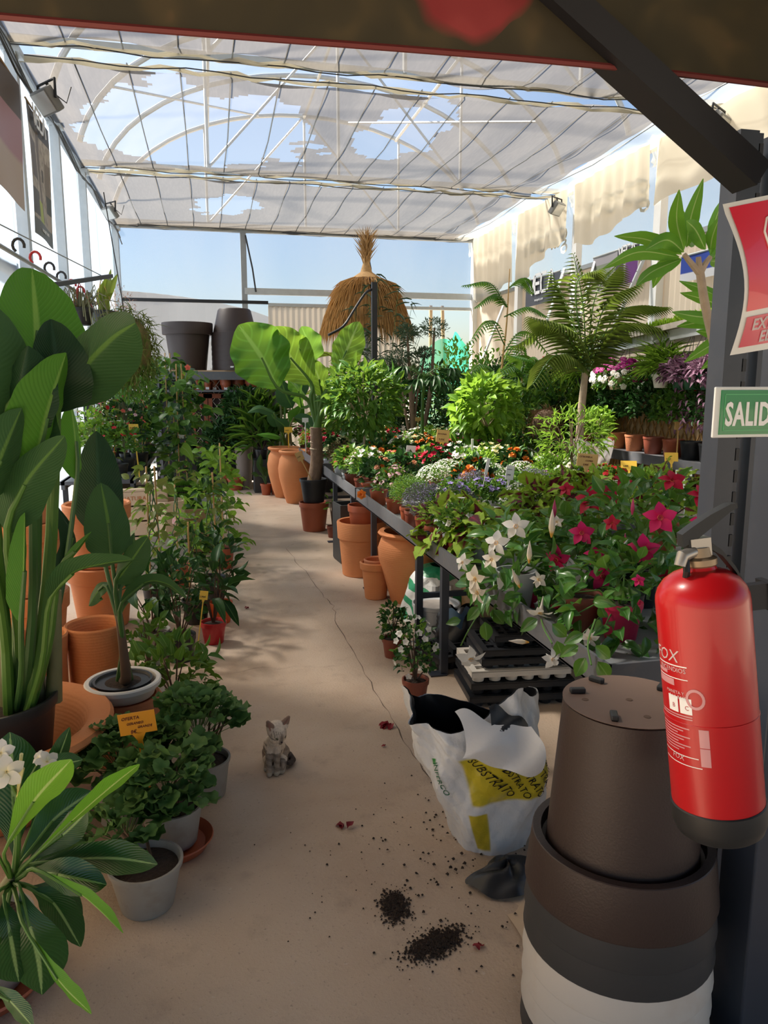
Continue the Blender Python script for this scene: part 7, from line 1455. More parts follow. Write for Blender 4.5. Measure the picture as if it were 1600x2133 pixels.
rows = [(862, 1035, 'round green thyme bush at the bench rail', 'thyme'), (905, 1062, 'grey-purple thyme bush hanging over the bench rail', 'thymef'), (948, 1058, 'grey thyme bush left of the first coleus', 'thymef'), (925, 1095, 'white bellflower drooping over the rail beside the coleus', 'whcamp'),
    (905, 1000, 'white alyssum cushion nearest the orange begonias', 'alys'), (965, 995, 'white alyssum cushion under the tulip-like leaves', 'alys'), (1025, 998, 'white alyssum cushion behind the lilac bellflowers', 'alys'), (1085, 992, 'white alyssum cushion in front of the sunlit bouquet', 'alys'), (985, 1018, 'purple-grey thyme cushion among the bellflowers', 'thymef'), (1110, 1012, 'purple-grey thyme cushion right of the white price tag', 'thymef'),
    (945, 1035, 'lilac bellflower left of the tall white tag', 'camp'), (1003, 1035, 'lilac bellflower between the two white tags', 'camp'), (1045, 1032, 'lilac bellflower at the second white tag', 'camp'), (1080, 1020, 'lilac bellflower right of the second white tag', 'camp'), (1170, 1012, 'white bellflower before the citronella tree', 'whcamp'), (1228, 1005, 'pale lilac bellflower right of the citronella tree', 'camp'),
    (780, 965, 'orange double begonia nearest the bench rail', 'beg_o'), (815, 945, 'orange double begonia with the largest blooms', 'beg_o'), (858, 962, 'peach begonia behind the first thyme bush', 'beg_p'), (880, 938, 'orange begonia at the tan price tag', 'beg_o'), (722, 968, 'pale yellow begonia at the bench rail', 'beg_y'), (745, 1000, 'green begonia in a brown pot over the rail', 'beg_p'), (700, 955, 'bronze leaved plant at the rail beside the alocasia', 'bronze'), (835, 985, 'begonia with peach buds beside the thyme', 'beg_p'),
    (690, 925, 'white flowering plant right of the alocasia trunk', 'imp_f_white'), (722, 915, 'white and green plant under the ball tree', 'imp_f_white'), (760, 905, 'white cyclamen left under the ball tree', 'cyc_f_white'), (800, 915, 'white cyclamen right under the ball tree', 'cyc_f_white'), (632, 905, 'rose pink geranium at the far bench end', 'imp_f_rose'), (652, 922, 'red and white pansy beside the alocasia trunk', 'imp_f_scar'), (680, 965, 'red flowered plant at the rail behind the alocasia', 'imp_f_scar'),
    (812, 893, 'wine red cyclamen at the left of the far row', 'cyc_f_red'), (845, 890, 'magenta cyclamen in the far row', 'cyc_f_mag'), (875, 893, 'pale pink cyclamen in the far row', 'cyc_f_ppink'), (905, 890, 'crimson cyclamen in the middle of the far row', 'cyc_f_red'), (935, 890, 'white and pink cyclamen in the far row', 'cyc_f_ppink'), (962, 893, 'magenta cyclamen at the right of the far row', 'cyc_f_mag'),
    (900, 912, 'yellow-orange flowers behind the tan tag', 'imp_f_yel'), (930, 918, 'lemon flowers behind the tulip-like leaves', 'imp_f_lem'), (850, 912, 'cream cyclamen behind the orange begonias', 'cyc_f_cream'), (1010, 915, 'yellow-green foliage plant under the lemon tree', 'foli'),
    (1060, 945, 'yellow-green bedding plant under the lemon tree', 'imp_f_yel'), (1080, 925, 'pale pink cyclamen left of the sunlit bouquet', 'cyc_f_ppink'), (1120, 940, 'lemon cyclamen in full sun', 'cyc_f_lem'), (1150, 925, 'white cyclamen in full sun behind the lemon one', 'cyc_f_white'), (1165, 955, 'coral pink flowers in full sun', 'imp_f_coral'), (1110, 965, 'white flowering plant in full sun', 'imp_f_white'), (1210, 975, 'pale pink flowers left of the tan citronella tag', 'imp_f_ppink'), (1250, 985, 'rose flowers below the citronella tag', 'imp_f_rose'),
    (1165, 985, 'purple petunia before the citronella trunk', 'imp_f_purp'), (1290, 975, 'white star flowers right of the citronella tag', 'imp_f_white'), (1330, 985, 'purple flowered plant at the yellow tag', 'imp_f_purp'), (1370, 985, 'white flowered plant between the yellow tags', 'imp_f_white'), (1420, 985, 'cream flowered plant right of the second yellow tag', 'imp_f_cream'), (1460, 980, 'yellow-green plant beside the dark post', 'foli'), (1300, 1005, 'red flowered plant behind the crimson mandevilla', 'imp_f_scar'), (1400, 1008, 'red flowered plant behind the pink mandevilla', 'imp_f_scar')]
for x, y, X_, lab, kd in ((852, 1040, 1.30, 'small green thyme bush right at the bench rail', 'thyme'), (885, 1052, 1.30, 'tiny leaved grey thyme in a terracotta-coloured pot at the rail', 'thymef'), (925, 1072, 1.31, 'white bellflower in a red-brown pot hanging over the rail', 'whcamp')):
    bed(0, 0, lab, kd, int(x), 'terrap', p=AX(x, y, X_))
for i, (x, y, lab, kd) in enumerate(rows): bed(x, y, lab, kd, 100+i, ('brownpot', 'terrap', 'paleplast', 'terrap')[i % 4])
# the remaining places on the benches, row by row
ordn = ['first', 'second', 'third', 'fourth', 'fifth', 'sixth', 'seventh', 'eighth', 'ninth', 'tenth', 'eleventh', 'twelfth', 'thirteenth', 'fourteenth', 'fifteenth', 'sixteenth', 'seventeenth', 'eighteenth', 'nineteenth', 'twentieth', 'twenty-first', 'twenty-second', 'twenty-third', 'twenty-fourth']
KF = [('alys', 'white alyssum'), ('imp_f_ppink', 'pale pink bedding plant'), ('cyc_f_white', 'white cyclamen'), ('foli', 'leafy green plant'), ('imp_f_coral', 'coral bedding plant'), ('cyc_f_lem', 'lemon cyclamen'), ('beg_o', 'orange begonia'), ('cyc_f_red', 'crimson cyclamen')]
kk = 0
for ri in range(20):
    for ci in range(6):
        x, y = BX0+.14+.30*ci, 4.05+.31*ri+.04*(ci % 2)
        if y > 10.1 or min((x-a)**2+(y-b)**2 for a, b in PLACED) < .27**2 or any(abs(y-e) < .12 for e in (4.14, 6.07, 8.12)): continue
        lo = 0 if y < 5.6 else 2 if y < 7.5 else 3; kd, nm = KF[(lo+ri*3+ci*2+kk) % 8] if y > 5 else KF[(0, 3)[kk % 2]]; kk += 1
        bed(0, 0, '%s in the %s bench row, %s plant from the aisle' % (nm, ordn[ri], ordn[ci]), kd, 500+kk, ('terrap', 'brownpot', 'paleplast')[kk % 3], p=V(x, y, DK+.2))
t = thing('loose_flower', 'orange begonia bloom hanging below the bench rail', 'flower', AX(753, 1030, 1.12)); flowers_at(t, 'bloom', tm('bloom', t_flower(6, .5, .5, .2, 3, 'round'), G['f_org']), [V(0, 0, 0)], [V(-.4, -1, .1)], .075); MB().tube([(0, 0, 0), (.03, .03, .05), (.10, .06, .06)], .002, 5).build('flower_stalk', G['stem'], t)
# tulip-like ginger lilies
for i, (x, y, lab) in enumerate(((955, 935, 'upright broad leaved ginger lily left of the lemon tree'), (990, 940, 'ginger lily with purple bud under the lemon tree'), (1035, 940, 'ginger lily with dark pink bud right under the lemon tree'))):
    p = at(x, y, DK+.30); t = thing('ginger_lily', lab, 'plant', (p.x, p.y, DK), group='ginger lilies on the bench'); pot(t, .075, .06, .13, G['terrap']); B_ = Vector(t.location); g = random.Random(i)
    for k_ in range(11): a_ = g.uniform(0, 6.28); l_ = g.uniform(.24, .38); big_leaf(t, [B_+V(0, 0, .12), B_+V(.05*math.cos(a_), .05*math.sin(a_), .12+l_*.55), B_+V(.15*math.cos(a_), .15*math.sin(a_), .12+l_)], .065, G['l_mid'], 'lance', g.uniform(-.4, .4), .35, 8, 4, seed=k_)
    for k_ in range(2): q = V(.03*k_-.02, -.03, .34+.04*k_); MB().tube([(0, 0, .12), tuple(q)], .004, 5).build('flower_stalk', G['stem'], t); flowers_at(t, 'flower', tm('flower', t_flower(5, .5, .4, 1.1, 2, 'petal'), G['f_rose' if i else 'f_dred']), [q], [V(0, 0, 1)], .10)
# ================================================================== small trees on the bench
T_FIC = [tm('leaf', tmpl('ovate', 4, .3, .3, seed=i), G['l_mid']) for i in range(2)]
def benchtree(label, cx_, cy_, d_, rpx, n, L, W, me, seed, sq=1.0, trunk=.014, tmat='barkl', mk='terrap', single=True, kind='ovate', x0=None):
    c = AY(cx_, cy_, d_); m_ = mpp(c); return standard(label, (c.x, c.y, DK), .1, c.z-DK, rpx*m_, n, L, W, me, seed, trunk, single, (.10, .08, .16, mk), sq=sq, tmat=tmat, kind=kind, group='small trees on the benches')
benchtree('ball shaped ficus tree on the bench above the orange begonias', 757, 832, 7.3, 86, 300, .115, .42, T_FIC, 1, .92)
benchtree('second smaller ball shaped ficus tree behind the alocasia leaves', 715, 850, 8.2, 55, 500, .09, .42, 'l_mid', 11, .9, single=False)
benchtree('pale yellow-green lemon tree in the sun on the bench', 1015, 848, 6.9, 72, 210, .125, .5, T_OVL, 2, .95)
benchtree('citronella tree with fine feathery leaves on the bench', 1192, 905, 5.25, 85, 420, .07, .2, 'l_light', 3, .62, .010, 'bark', single=False, kind='lance')
benchtree('small lush shrub with pale leaves behind the citronella', 1245, 878, 6.6, 30, 260, .07, .5, 'l_light', 4, .9, .008, single=False)
# ================================================================== tags on the benches
def tagpx(label, x, y, wpx, hpx, base_y, d_, mat, lines=(), bz=None, X_=None, **kw):
    c = AY(x, y, d_); m_ = mpp(c); b = AY(x, base_y, d_); zt_ = c.z+hpx*m_/2; z0 = DK+.004 if bz is None else bz; c = AX(x, y, X_) if X_ else c; m_ = mpp(c); zt_ = c.z+hpx*m_/2; return price_tag(label, (c.x, c.y, z0), zt_-z0, wpx*m_, hpx*m_, mat, lines, **kw)
tagpx('tan handwritten tag for begonias above the orange blooms', 910, 908, 30, 26, 980, 6.2, G['tagtan'], [('begonia', -.42, .6, .9), ('995', -.30, .15, .9)], stake=G['tagy'], lean=.12, rz=.2)
tagpx('tan handwritten citronella tag in front of the sunlit bouquet', 1215, 958, 45, 26, 1010, 4.9, G['tagtan'], [('citronela', -.42, .68, .82), ('comida', -.1, .38, .8), ('390', -.2, .06, .9)], lean=.08, rz=-.1)
tagpx('white handwritten tag standing among the lilac bellflowers', 1049, 984, 18, 30, 1040, 4.5, G['tagw'], [('campan', -.45, .7, .62), ('395', -.40, .3, .75)], lean=.12)
tagpx('small white handwritten tag among the orange begonias', 848, 935, 20, 14, 985, 6.4, G['tagw'], [('1195', -.45, .2, .8)], lean=.1)
tagpx('yellow tag bent over the white flowers at the right', 1322, 952, 34, 18, 1010, 4.6, G['tagy'], [('395', -.35, .2, .9)], rz=-.4, tilt=-.6); tagpx('orange-yellow tag rising beside the greenish tag', 1412, 945, 28, 20, 1010, 4.2, G['tagy'], [('395', -.4, .2, .8)], rz=-.4, tilt=-.4); tagpx('greyish white bent tag at the far right of the flowers', 1437, 962, 34, 16, 1030, 4.2, plain('tag_greenish', (.55, .62, .52), .4), (), rz=-.5, tilt=-.7)
tagpx('thin curved white plant label among the bellflowers', 990, 970, 7, 34, 1050, 4.55, G['tagw'], (), lean=.2); tagpx('tan tag beside the alocasia trunk', 686, 907, 10, 14, 935, 8.6, G['tagtan'], (), stake=G['tagy'], lean=.15); tagpx('white tag on top of the pink geranium', 636, 875, 13, 9, 890, 9.4, G['tagw'], ()); tagpx('pale tag on a stake behind the far cyclamen', 871, 873, 12, 8, 905, 8.8, G['tagtan'], ())
tagpx('small white price tag inside the crimson mandevilla', 1241, 1030, 11, 24, 1100, 3.2, G['tagw'], (), stake=G['cane'], lean=.3); tagpx('white plant label under the lemon tree', 984, 925, 5, 22, 950, 6.0, G['tagw'], ())
# cellophane bouquet
c = AY(1228, 950, 5.5); t = thing('wrapped_bouquet', 'sunlit bouquet wrapped in clear cellophane', 'bouquet', (c.x, c.y, DK)); G['cello'] = film('cellophane', (.95, .92, .90), .55, .3, .22); m_ = mpp(c); hz = AY(1228, 922, 5.5).z-DK
MB().grid(lambda u, v: ((.03+.16*v)*math.cos(2*PI*u)+.015*math.sin(17*u+7*v), (.03+.16*v)*math.sin(2*PI*u), hz*v+.03*v*math.sin(2*PI*u*5)), 40, 10).build('cellophane_wrap', G['cello'], t, True, 30); pos, d, u = cloud(30, (0, 0, hz*.75), (.12, .12, .10), .6, -.4, .8, .4, .4, 3); flat_flowers(t, 'f_white', pos[:18], d[:18], .06, layers=2); flat_flowers(t, 'f_ppink', pos[18:], d[18:], .06, layers=2); MB().tube([(0, 0, 0), (0, 0, hz*.7)], .025, 8).build('stems', G['stem'], t)
# ================================================================== feathery plants behind the benches
def pinnate(t, base, mid, tip, L, n, mat, w_=.012, name='frond', pair=True, droop=.25, kind='lance', seed=0, lf=None):
    """a frond: rachis with leaflets on both sides, one mesh"""
    s = ctrl([base, mid, tip], n); B_ = Vector(t.location); P = []; D = []; U = []; Ls = []
    for i in range(2, n+1):
        tg = (s[min(i+1, n)]-s[i-1]).normalized(); sd = tg.cross(V(0, 0, 1)); sd = sd.normalized() if sd.length > .01 else V(1, 0, 0)
        for sg in (-1, 1):
            P.append(tuple(s[i]-B_)); D.append(tuple(sd*sg+tg*.55+V(0, 0, -droop))); U.append(tuple(sd.cross(tg)*1.0+V(0, 0, .4))); Ls.append(L*math.sin(PI*(.18+.78*i/n))**.7)
    P, D, U, Ls = map(np.array, (P, D, U, Ls)); Vv, Fq, UV = scatter(tmpl(kind, 3, .3, .25), P, norm(D), norm(U), Ls, np.full(len(Ls), w_)); o = inst(name, mesh_np(name, Vv, Fq, UV, mat), t); MB().tube([p-B_ for p in s], [.007*(1-.7*i/n)+.001 for i in range(n+1)], 5).build('rachis', G['stem'], o); return o
pm_ = thing('palm', 'slender areca palm with arching fronds before the right wall', 'plant', pxat(1212, 900, 6.4)); pot(pm_, .16, .13, .28, G['black']); dP = 6.4
PB = AY(1212, 800, dP)
petiole(pm_, [Vector(pm_.location)+V(0, 0, .2), AY(1208, 900, dP), AY(1220, 770, dP)], (.045, .03), G['barkl'], 'trunk', 10)
for i, (mx, my, tx_, ty, dd) in enumerate(((1215, 640, 1195, 530, 0), (1240, 620, 1290, 550, .2), (1260, 640, 1335, 590, -.3), (1190, 660, 1150, 570, .3), (1175, 690, 1105, 660, -.2), (1160, 680, 1075, 720, .1), (1290, 680, 1400, 690, -.2), (1290, 650, 1390, 640, .3), (1160, 740, 1110, 800, -.3), (1250, 700, 1300, 690, .4), (1200, 600, 1250, 560, -.4))): pinnate(pm_, AY(1222, 780, dP), AY(mx, my, dP+dd*.5), AY(tx_, ty, dP+dd), .30, 26, G['l_palm'], .011, seed=i)
def jac(label, loc, stem, fr, d_, L, group=None, n=22, w_=.02, mat='l_fern'):
    t = thing('jacaranda_seedling', label, 'plant', loc, group=group); pot(t, .13, .10, .22, G['black']); petiole(t, [Vector(t.location)+V(0, 0, .18)]+[AY(x, y, d_) for x, y in stem], (.018, .006), G['cane'], 'stem', 7)
    for i, (x0, y0, mx, my, x1, y1) in enumerate(fr): pinnate(t, AY(x0, y0, d_), AY(mx, my, d_-.15+.1*(i % 4)), AY(x1, y1, d_-.3+.2*(i % 4)), L, n, G[mat], w_)
jac('tall jacaranda seedling with feathery fronds near the back right', pxat(1043, 850, 8.3), [(1045, 780), (1055, 680), (1062, 560)], [(1052, 720, 1020, 668, 975, 720), (1055, 640, 1020, 590, 965, 595), (1045, 740, 1090, 690, 1145, 740), (1046, 770, 1090, 740, 1135, 780), (1042, 790, 1000, 760, 960, 800), (1058, 640, 1030, 615, 990, 640), (1060, 600, 1090, 580, 1110, 610), (1044, 760, 1080, 720, 1100, 800), (1050, 660, 1100, 640, 1140, 660), (1040, 810, 1090, 790, 1140, 830)], 8.3, .14)
jac('feathery seedling with wide fronds before the lemon tree', pxat(1100, 850, 7.7), [(1090, 830), (1085, 780)], [(1085, 790, 1060, 765, 1010, 800), (1085, 790, 1110, 745, 1150, 800), (1086, 800, 1120, 770, 1160, 830), (1084, 800, 1050, 790, 1020, 830), (1085, 785, 1090, 750, 1060, 740)], 7.7, .15)
# papaya-like
t = thing('papaya_plant', 'papaya-like plant with a whorl of lobed leaves on a thin trunk', 'plant', pxat(881, 900, 8.0)); pot(t, .15, .12, .26, G['black']); petiole(t, [Vector(t.location)+V(0, 0, .2), AY(880, 860, 8.0), AY(883, 775, 8.0)], (.022, .014), G['stem'], 'trunk'); g = random.Random(4)
for i in range(13):
    a_ = i*2.399; b0 = AY(882, 785, 8.0); e = b0+V(.30*math.cos(a_), .30*math.sin(a_), .08*math.sin(i*1.7)+.02); petiole(t, [b0, (b0+e)/2+V(0, 0, .05), e], (.005, .003), G['stem'], 'leaf_stalk', 5, 5); P = []; D = []; U = []; ll = []
    for k_ in range(7): an = a_+(k_-3)*.5; P.append(tuple(e-Vector(t.location))); D.append((math.cos(an), math.sin(an), -.35)); U.append((0, 0, 1)); ll.append(.24-.025*abs(k_-3))
    inst('leaf', mesh_np('leaf', *scatter(tmpl('lance', 4, .35, .25, wave=.1), np.array(P), norm(np.array(D)), np.array(U)*1.0, np.array(ll), np.array(ll)*.28), G['l_dark']), t)
# frangipani on the right
fp = thing('frangipani', 'frangipani tree with a pale forked trunk by the dark post', 'tree', (AY(1520, 800, 3.4).x+.05, 3.4, DK)); pot(fp, .12, .095, .18, G['terrap']); dF = 3.4; B_ = Vector(fp.location)
petiole(fp, [B_+V(0, 0, .15), AY(1525, 860, dF), AY(1495, 745, dF), AY(1470, 640, dF), AY(1458, 565, dF)], (.026, .020), G['barkl'], 'trunk', 10, 16)
for x1, y1 in ((1425, 530), (1480, 535), (1455, 535)): petiole(fp, [AY(1458, 570, dF), AY((1458+x1)//2, 550, dF), AY(x1, y1, dF)], (.018, .012), G['barkl'], 'branch', 8, 6)
FPL = [((1420, 530), (1350, 500), (1280, 492)), ((1415, 535), (1330, 525), (1255, 560)), ((1425, 520), (1410, 460), (1415, 395)), ((1430, 515), (1440, 450), (1465, 372)), ((1440, 515), (1435, 480), (1425, 440)), ((1480, 530), (1490, 460), (1515, 400)), ((1470, 520), (1450, 480), (1430, 460)), ((1480, 530), (1520, 480), (1545, 430)), ((1420, 540), (1380, 560), (1360, 600)), ((1418, 540), (1360, 565), (1325, 595)), ((1485, 540), (1500, 520), (1525, 515)), ((1480, 545), (1510, 545), (1530, 560)), ((1425, 525), (1390, 500), (1345, 520)), ((1480, 520), (1485, 490), (1500, 450)),
       ((1530, 640), (1470, 605), (1415, 585)), ((1535, 650), (1470, 625), (1417, 610)), ((1530, 660), (1460, 660), (1400, 650)), ((1535, 670), (1470, 670), (1410, 680)), ((1535, 690), (1480, 720), (1425, 755)), ((1535, 640), (1525, 600), (1530, 560)), ((1530, 700), (1500, 740), (1460, 770)), ((1530, 665), (1490, 690), (1450, 690))]
for i, (a_, b_, c_) in enumerate(FPL):
    dd = dF+.25*math.sin(i*1.9)*(1 if i < 14 else .6); o = [AY(*a_, dF+(0 if i < 14 else .3)), AY(*b_, (dF+dd)/2+(0 if i < 14 else .3)), AY(*c_, dd+(0 if i < 14 else .3))]
    big_leaf(fp if i < 14 else fp, o, .085, G['l_plum2'], 'lance', (-.5, .4, .2, -.3, .6)[i % 5], .3, 14, 6, wavy=.03, seed=i)
petiole(fp, [B_+V(.02, .05, .15), AY(1540, 800, dF+.3), AY(1535, 665, dF+.3)], (.02, .015), G['barkl'], 'trunk', 8)
# ================================================================== right wall: shelf, trays, banners, baskets
sf = thing('wall_shelf', 'galvanised wall shelf carrying seedling trays along the right wall', 'shelf', (0, 0, 0)); sa, sb = AX(1150, 750, 4.02), AX(1545, 668, 4.02); sc2 = AX(985, 782, 4.05)
def shelfseg(a, b, nm):
    m = MB(); d_ = (b-a); m.beam(a+V(.24, 0, 0), b+V(.24, 0, 0), .50, .03); m.build(nm+'_board', G['galvd'], sf, False); MB().beam(a, b, .03, .09).build(nm+'_lip', G['galv'], sf, False)
shelfseg(sa, sb, 'near'); shelfseg(sc2, sa+V(0, .02, -.06), 'far')
for (x0, y0, x1, y1) in ((1049, 637, 1000, 761), (1176, 560, 1140, 667), (1354, 510, 1257, 731), (1240, 545, 1185, 745)):
    p1 = AX(x1, y1, 4.05); p0 = AX(x0, y0, 4.5); MB().beam(p0, p1, .03, .03).build('strut', G['galv'], sf, False)
    for k_ in range(10): q = p0.lerp(p1, (k_+.5)/10); MB().box(q-V(.016, 0, 0), (.004, .012, .012)).build('strut_hole', G['black_steel'], sf, False)
def seedling(label, y0, y1):
    f_ = lambda y: sa.lerp(sb, (y-sa.y)/(sb.y-sa.y)).z+.045
    t = thing('seedling_tray', label, 'tray', (4.14, (y0+y1)/2, f_((y0+y1)/2)+.002), group='seedling trays on the wall shelf'); tl_ = math.atan2(f_(y1)-f_(y0), y1-y0); t.rotation_euler = (tl_, 0, 0); L_ = abs(y1-y0)
    m = MB().box((0, 0, .025), (.36, L_, .05)); m.build('tray_body', plain('foam_tray', (.55, .50, .44), .7, dirt=(.3, .25, .2)), t, False); g = np.random.default_rng(int(y0*10)); n = 520; P = np.column_stack([g.uniform(-.17, .17, n), g.uniform(-L_/2, L_/2, n), np.full(n, .05)]); a = g.uniform(0, 6.28, n)
    stuff('seedlings', tmpl('ovate', 3, .3, .3), P, norm(np.column_stack([np.cos(a)*.7, np.sin(a)*.7, np.ones(n)])), norm(g.normal(size=(n, 3))+np.array([0, 0, .5])), g.uniform(.05, .085, n), .03, G['l_lime'], t)
seedling('pale tray of lime green seedlings at the far end of the wall shelf', 6.42, 7.35); seedling('pale tray of lime green seedlings in the middle of the wall shelf', 5.75, 6.38); seedling('pale tray of lime green seedlings behind the frangipani', 5.2, 5.7)
XL = Matrix(((0, 0, -1, 0), (-1, 0, 0, 0), (0, 1, 0, 0), (0, 0, 0, 1)))      # local x -> -Y, local y -> up, facing -X
def wall_banner(label, y_far, y_near, z0, z1, mat, nm):
    t = thing('wall_banner', label, 'banner', (4.49, y_far, z0)); W_ = y_far-y_near; MB().grid(lambda u, v: (.006*math.sin(6*u), -W_*u, (z1-z0)*v), 8, 6).build('printed_sheet', mat, t); MB().tube([(0, 0, z1-z0), (0, -W_, z1-z0)], .010, 6).build('top_rod', G['galv'], t); return t, W_, z1-z0
yA, yB = AX(1096, 590, 4.49).y, AX(1168, 565, 4.49).y; t, W_, H_ = wall_banner('dark grey banner with white lettering on the right wall', yA, yB, 2.64, 3.0, plain('banner_slate', (.055, .06, .075), .5), '')
veca(t, Matrix.Translation((-.012, -.14*W_, .16)) @ XL, W_*.72, G['pvc']); inst('lettering', TX['web2'], t, Matrix.Translation((-.012, -.30*W_, .05)) @ XL)
def pm2(k, u, v):
    c = k.mix(k.ramp(v, [(.0, 0), (.5, 1)]), (.26, .20, .19), (.36, .34, .36))
    for (a, b, z0, z1, col) in ((.55, 1, .72, 1, (.06, .055, .07)), (.52, .70, .1, .72, (.10, .04, .13)), (.74, .98, .08, .66, (.12, .035, .16)), (.05, .40, .3, .75, (.22, .25, .18)), (.0, .5, 0, .12, (.42, .38, .36)), (.40, .5, .15, .5, (.5, .45, .44))): c = k.mix(rect(k, u, v, a, b, z0, z1), c, col)
    return c
yA, yB = AX(1236, 548, 4.49).y, AX(1333, 508, 4.49).y; t, W_, H_ = wall_banner('photo banner with purple planters on the right wall behind the palm', yA, yB, 2.60, 3.02, poster_mat('poster_purple', pm2), '')
veca(t, Matrix.Translation((-.012, -.60*W_, H_*.80)) @ XL, W_*.34, G['pvc'])
yA, yB = AX(1418, 560, 4.49).y, AX(1530, 535, 4.49).y; wall_banner('small blue and white sign on the right wall behind the frangipani', yA, yB, 2.52, 2.76, poster_mat('poster_blue', lambda k, u, v: k.mix(k.ramp(v, [(.3, 0), (.34, 1)]), (.55, .56, .6), (.02, .05, .30))), '')
# reed screen
k = N('reed_screen'); tc = k.n('TexCoord'); c = k.mix(k.noise(9, 4), (.46, .31, .17), (.60, .44, .26)); G['reed'] = k.done(k.bsdf(c, .8))
rs_ = thing('reed_screen', 'tan lattice reed screen along the right wall behind the plants', 'screen', (4.42, 4.2, .35)); MB().box((.02, 2.7, .65), (.01, 5.4, 1.3)).build('backing', G['reed'], rs_, False); m = MB()
for i in range(48):
    y = -.6+.125*i
    for s in (1, -1):
        a_ = V(0, y if s > 0 else y+.72, 0); b_ = V(0, y+.72 if s > 0 else y, 1.3); 
        if min(a_.y, b_.y) < 0: 
            lo = a_ if a_.y < b_.y else b_; hi = b_ if a_.y < b_.y else a_; f_ = -lo.y/(hi.y-lo.y); lo2 = lo.lerp(hi, f_); a_, b_ = lo2, hi
        if max(a_.y, b_.y) > 5.4: continue
        m.beam(a_, b_, .012, .014, up=(1, 0, 0))
o = m.build('lattice', G['mat_straw'], rs_, False); o['kind'] = 'stuff'
# hanging baskets under the shelf
def hang(label, x, y, X_, rpot, hpot, mk, seed, group='hanging baskets under the wall shelf'):
    p = AX(x, y, X_); t = thing('hanging_basket', label, 'plant', p, group=group); pot(t, rpot, rpot*.72, hpot, G[mk], rim=.008, rimh=.02, n=24)
    ztop = sa.lerp(sb, (p.y-sa.y)/(sb.y-sa.y)).z-p.z+.02
    for a_ in (0, 2.1, 4.2): MB().tube([(rpot*math.cos(a_), rpot*math.sin(a_), hpot), (sa.x+.03-p.x, 0, max(hpot+.1, ztop))], .003, 4).build('hanger_wire', G['tagw'] if mk == 'white' else G['wire'], t)
    return t
t = hang('hanging basket of white and magenta petunias under the shelf', 1288, 812, 3.95, .11, .13, 'cardboard', 1); pos, d, u = cloud(420, (0, 0, .10), (.24, .26, .18), .6, -.5, .8, .6, 0, 3); stuff('foliage', tmpl('ovate', 3, .3, .3), pos, d, u, .05, .028, G['l_mid'], t)
g = np.random.default_rng(6); pos, d, u = cloud(105, (0, 0, .10), (.26, .29, .21), .97, -.35, .9, .2, .1, 4); d = d+np.array([-.5, -.3, 0]); T_PET = [tm('flower', t_flower(5, .5, .62, .15, 1, 'round', .12), G[k_]) for k_ in ('f_white', 'f_mag')]
side = pos[:, 1]+.25*pos[:, 2]; w_ = side < np.quantile(side, .62); q = d; 
flowers_at(t, 'flower', T_PET[0], [tuple(p) for p in pos[~w_]], [tuple(x) for x in d[~w_]], .062) if False else None
mask = (pos[:, 2] < .17) & (pos[:, 0] - pos[:, 1]*.6 < .12); flowers_at(t, 'flower', T_PET[0], [tuple(p) for p in pos[mask]], [tuple(x) for x in d[mask]], .062); flowers_at(t, 'flower', T_PET[1], [tuple(p) for p in pos[~mask]], [tuple(x) for x in d[~mask]], .062)
t = hang('fern in a white hanging pot under the shelf', 1377, 808, 3.95, .085, .12, 'white', 2); pos, d, u = cloud(260, (0, 0, .15), (.12, .12, .12), .2, -.2, 1, .5, .5, 5); stuff('foliage', tmpl('lin', 3, .7, .2), pos, d, u, jitter(len(pos), .12, .28), .012, G['l_light'], t)
for i, (x, lab) in enumerate(((1418, 'purple tradescantia in a green hanging pot next to the white fern pot'), (1442, 'purple tradescantia in the middle green hanging pot'), (1476, 'purple tradescantia in the green hanging pot beside the exit sign'))):
    t = hang(lab, x, 812, 3.95, .085, .12, 'greenpot', 3+i); pos, d, u = cloud(230, (0, 0, .13), (.17, .17, .13), .45, -.5, .8, .6, 0, 8+i); stuff('foliage', tmpl('ovate', 3, .35, .3), pos, d, u, .075, .028, G['l_trad'], t)
    pos, d, u = cloud(60, (0, 0, -.12), (.09, .10, .22), .5, -1, .5, .6, -.6, 18+i); stuff('trailing_stems', tmpl('ovate', 3, .35, .3), pos, d, u, .06, .022, G['l_trad'], t)
t = hang('leafy pale green hanging basket left of the petunias', 1215, 800, 3.95, .10, .13, 'black', 9); pos, d, u = cloud(300, (0, 0, .15), (.2, .24, .16), .4, -.5, .8, .6, .2, 31); stuff('foliage', tmpl('lin', 3, .7, .2), pos, d, u, jitter(len(pos), .12, .25), .012, G['l_light'], t)
p = AX(1192, 762, 4.0); t = thing('hanging_note', 'small white paper note hanging below the wall shelf', 'note', p); MB().grid(lambda u, v: (.003*math.sin(5*v), (u-.5)*.16, (v-.5)*.20), 4, 6).build('paper', G['tagw'], t); MB().tube([(0, 0, .1), (0, 0, .22)], .002, 4).build('string', G['wire'], t)
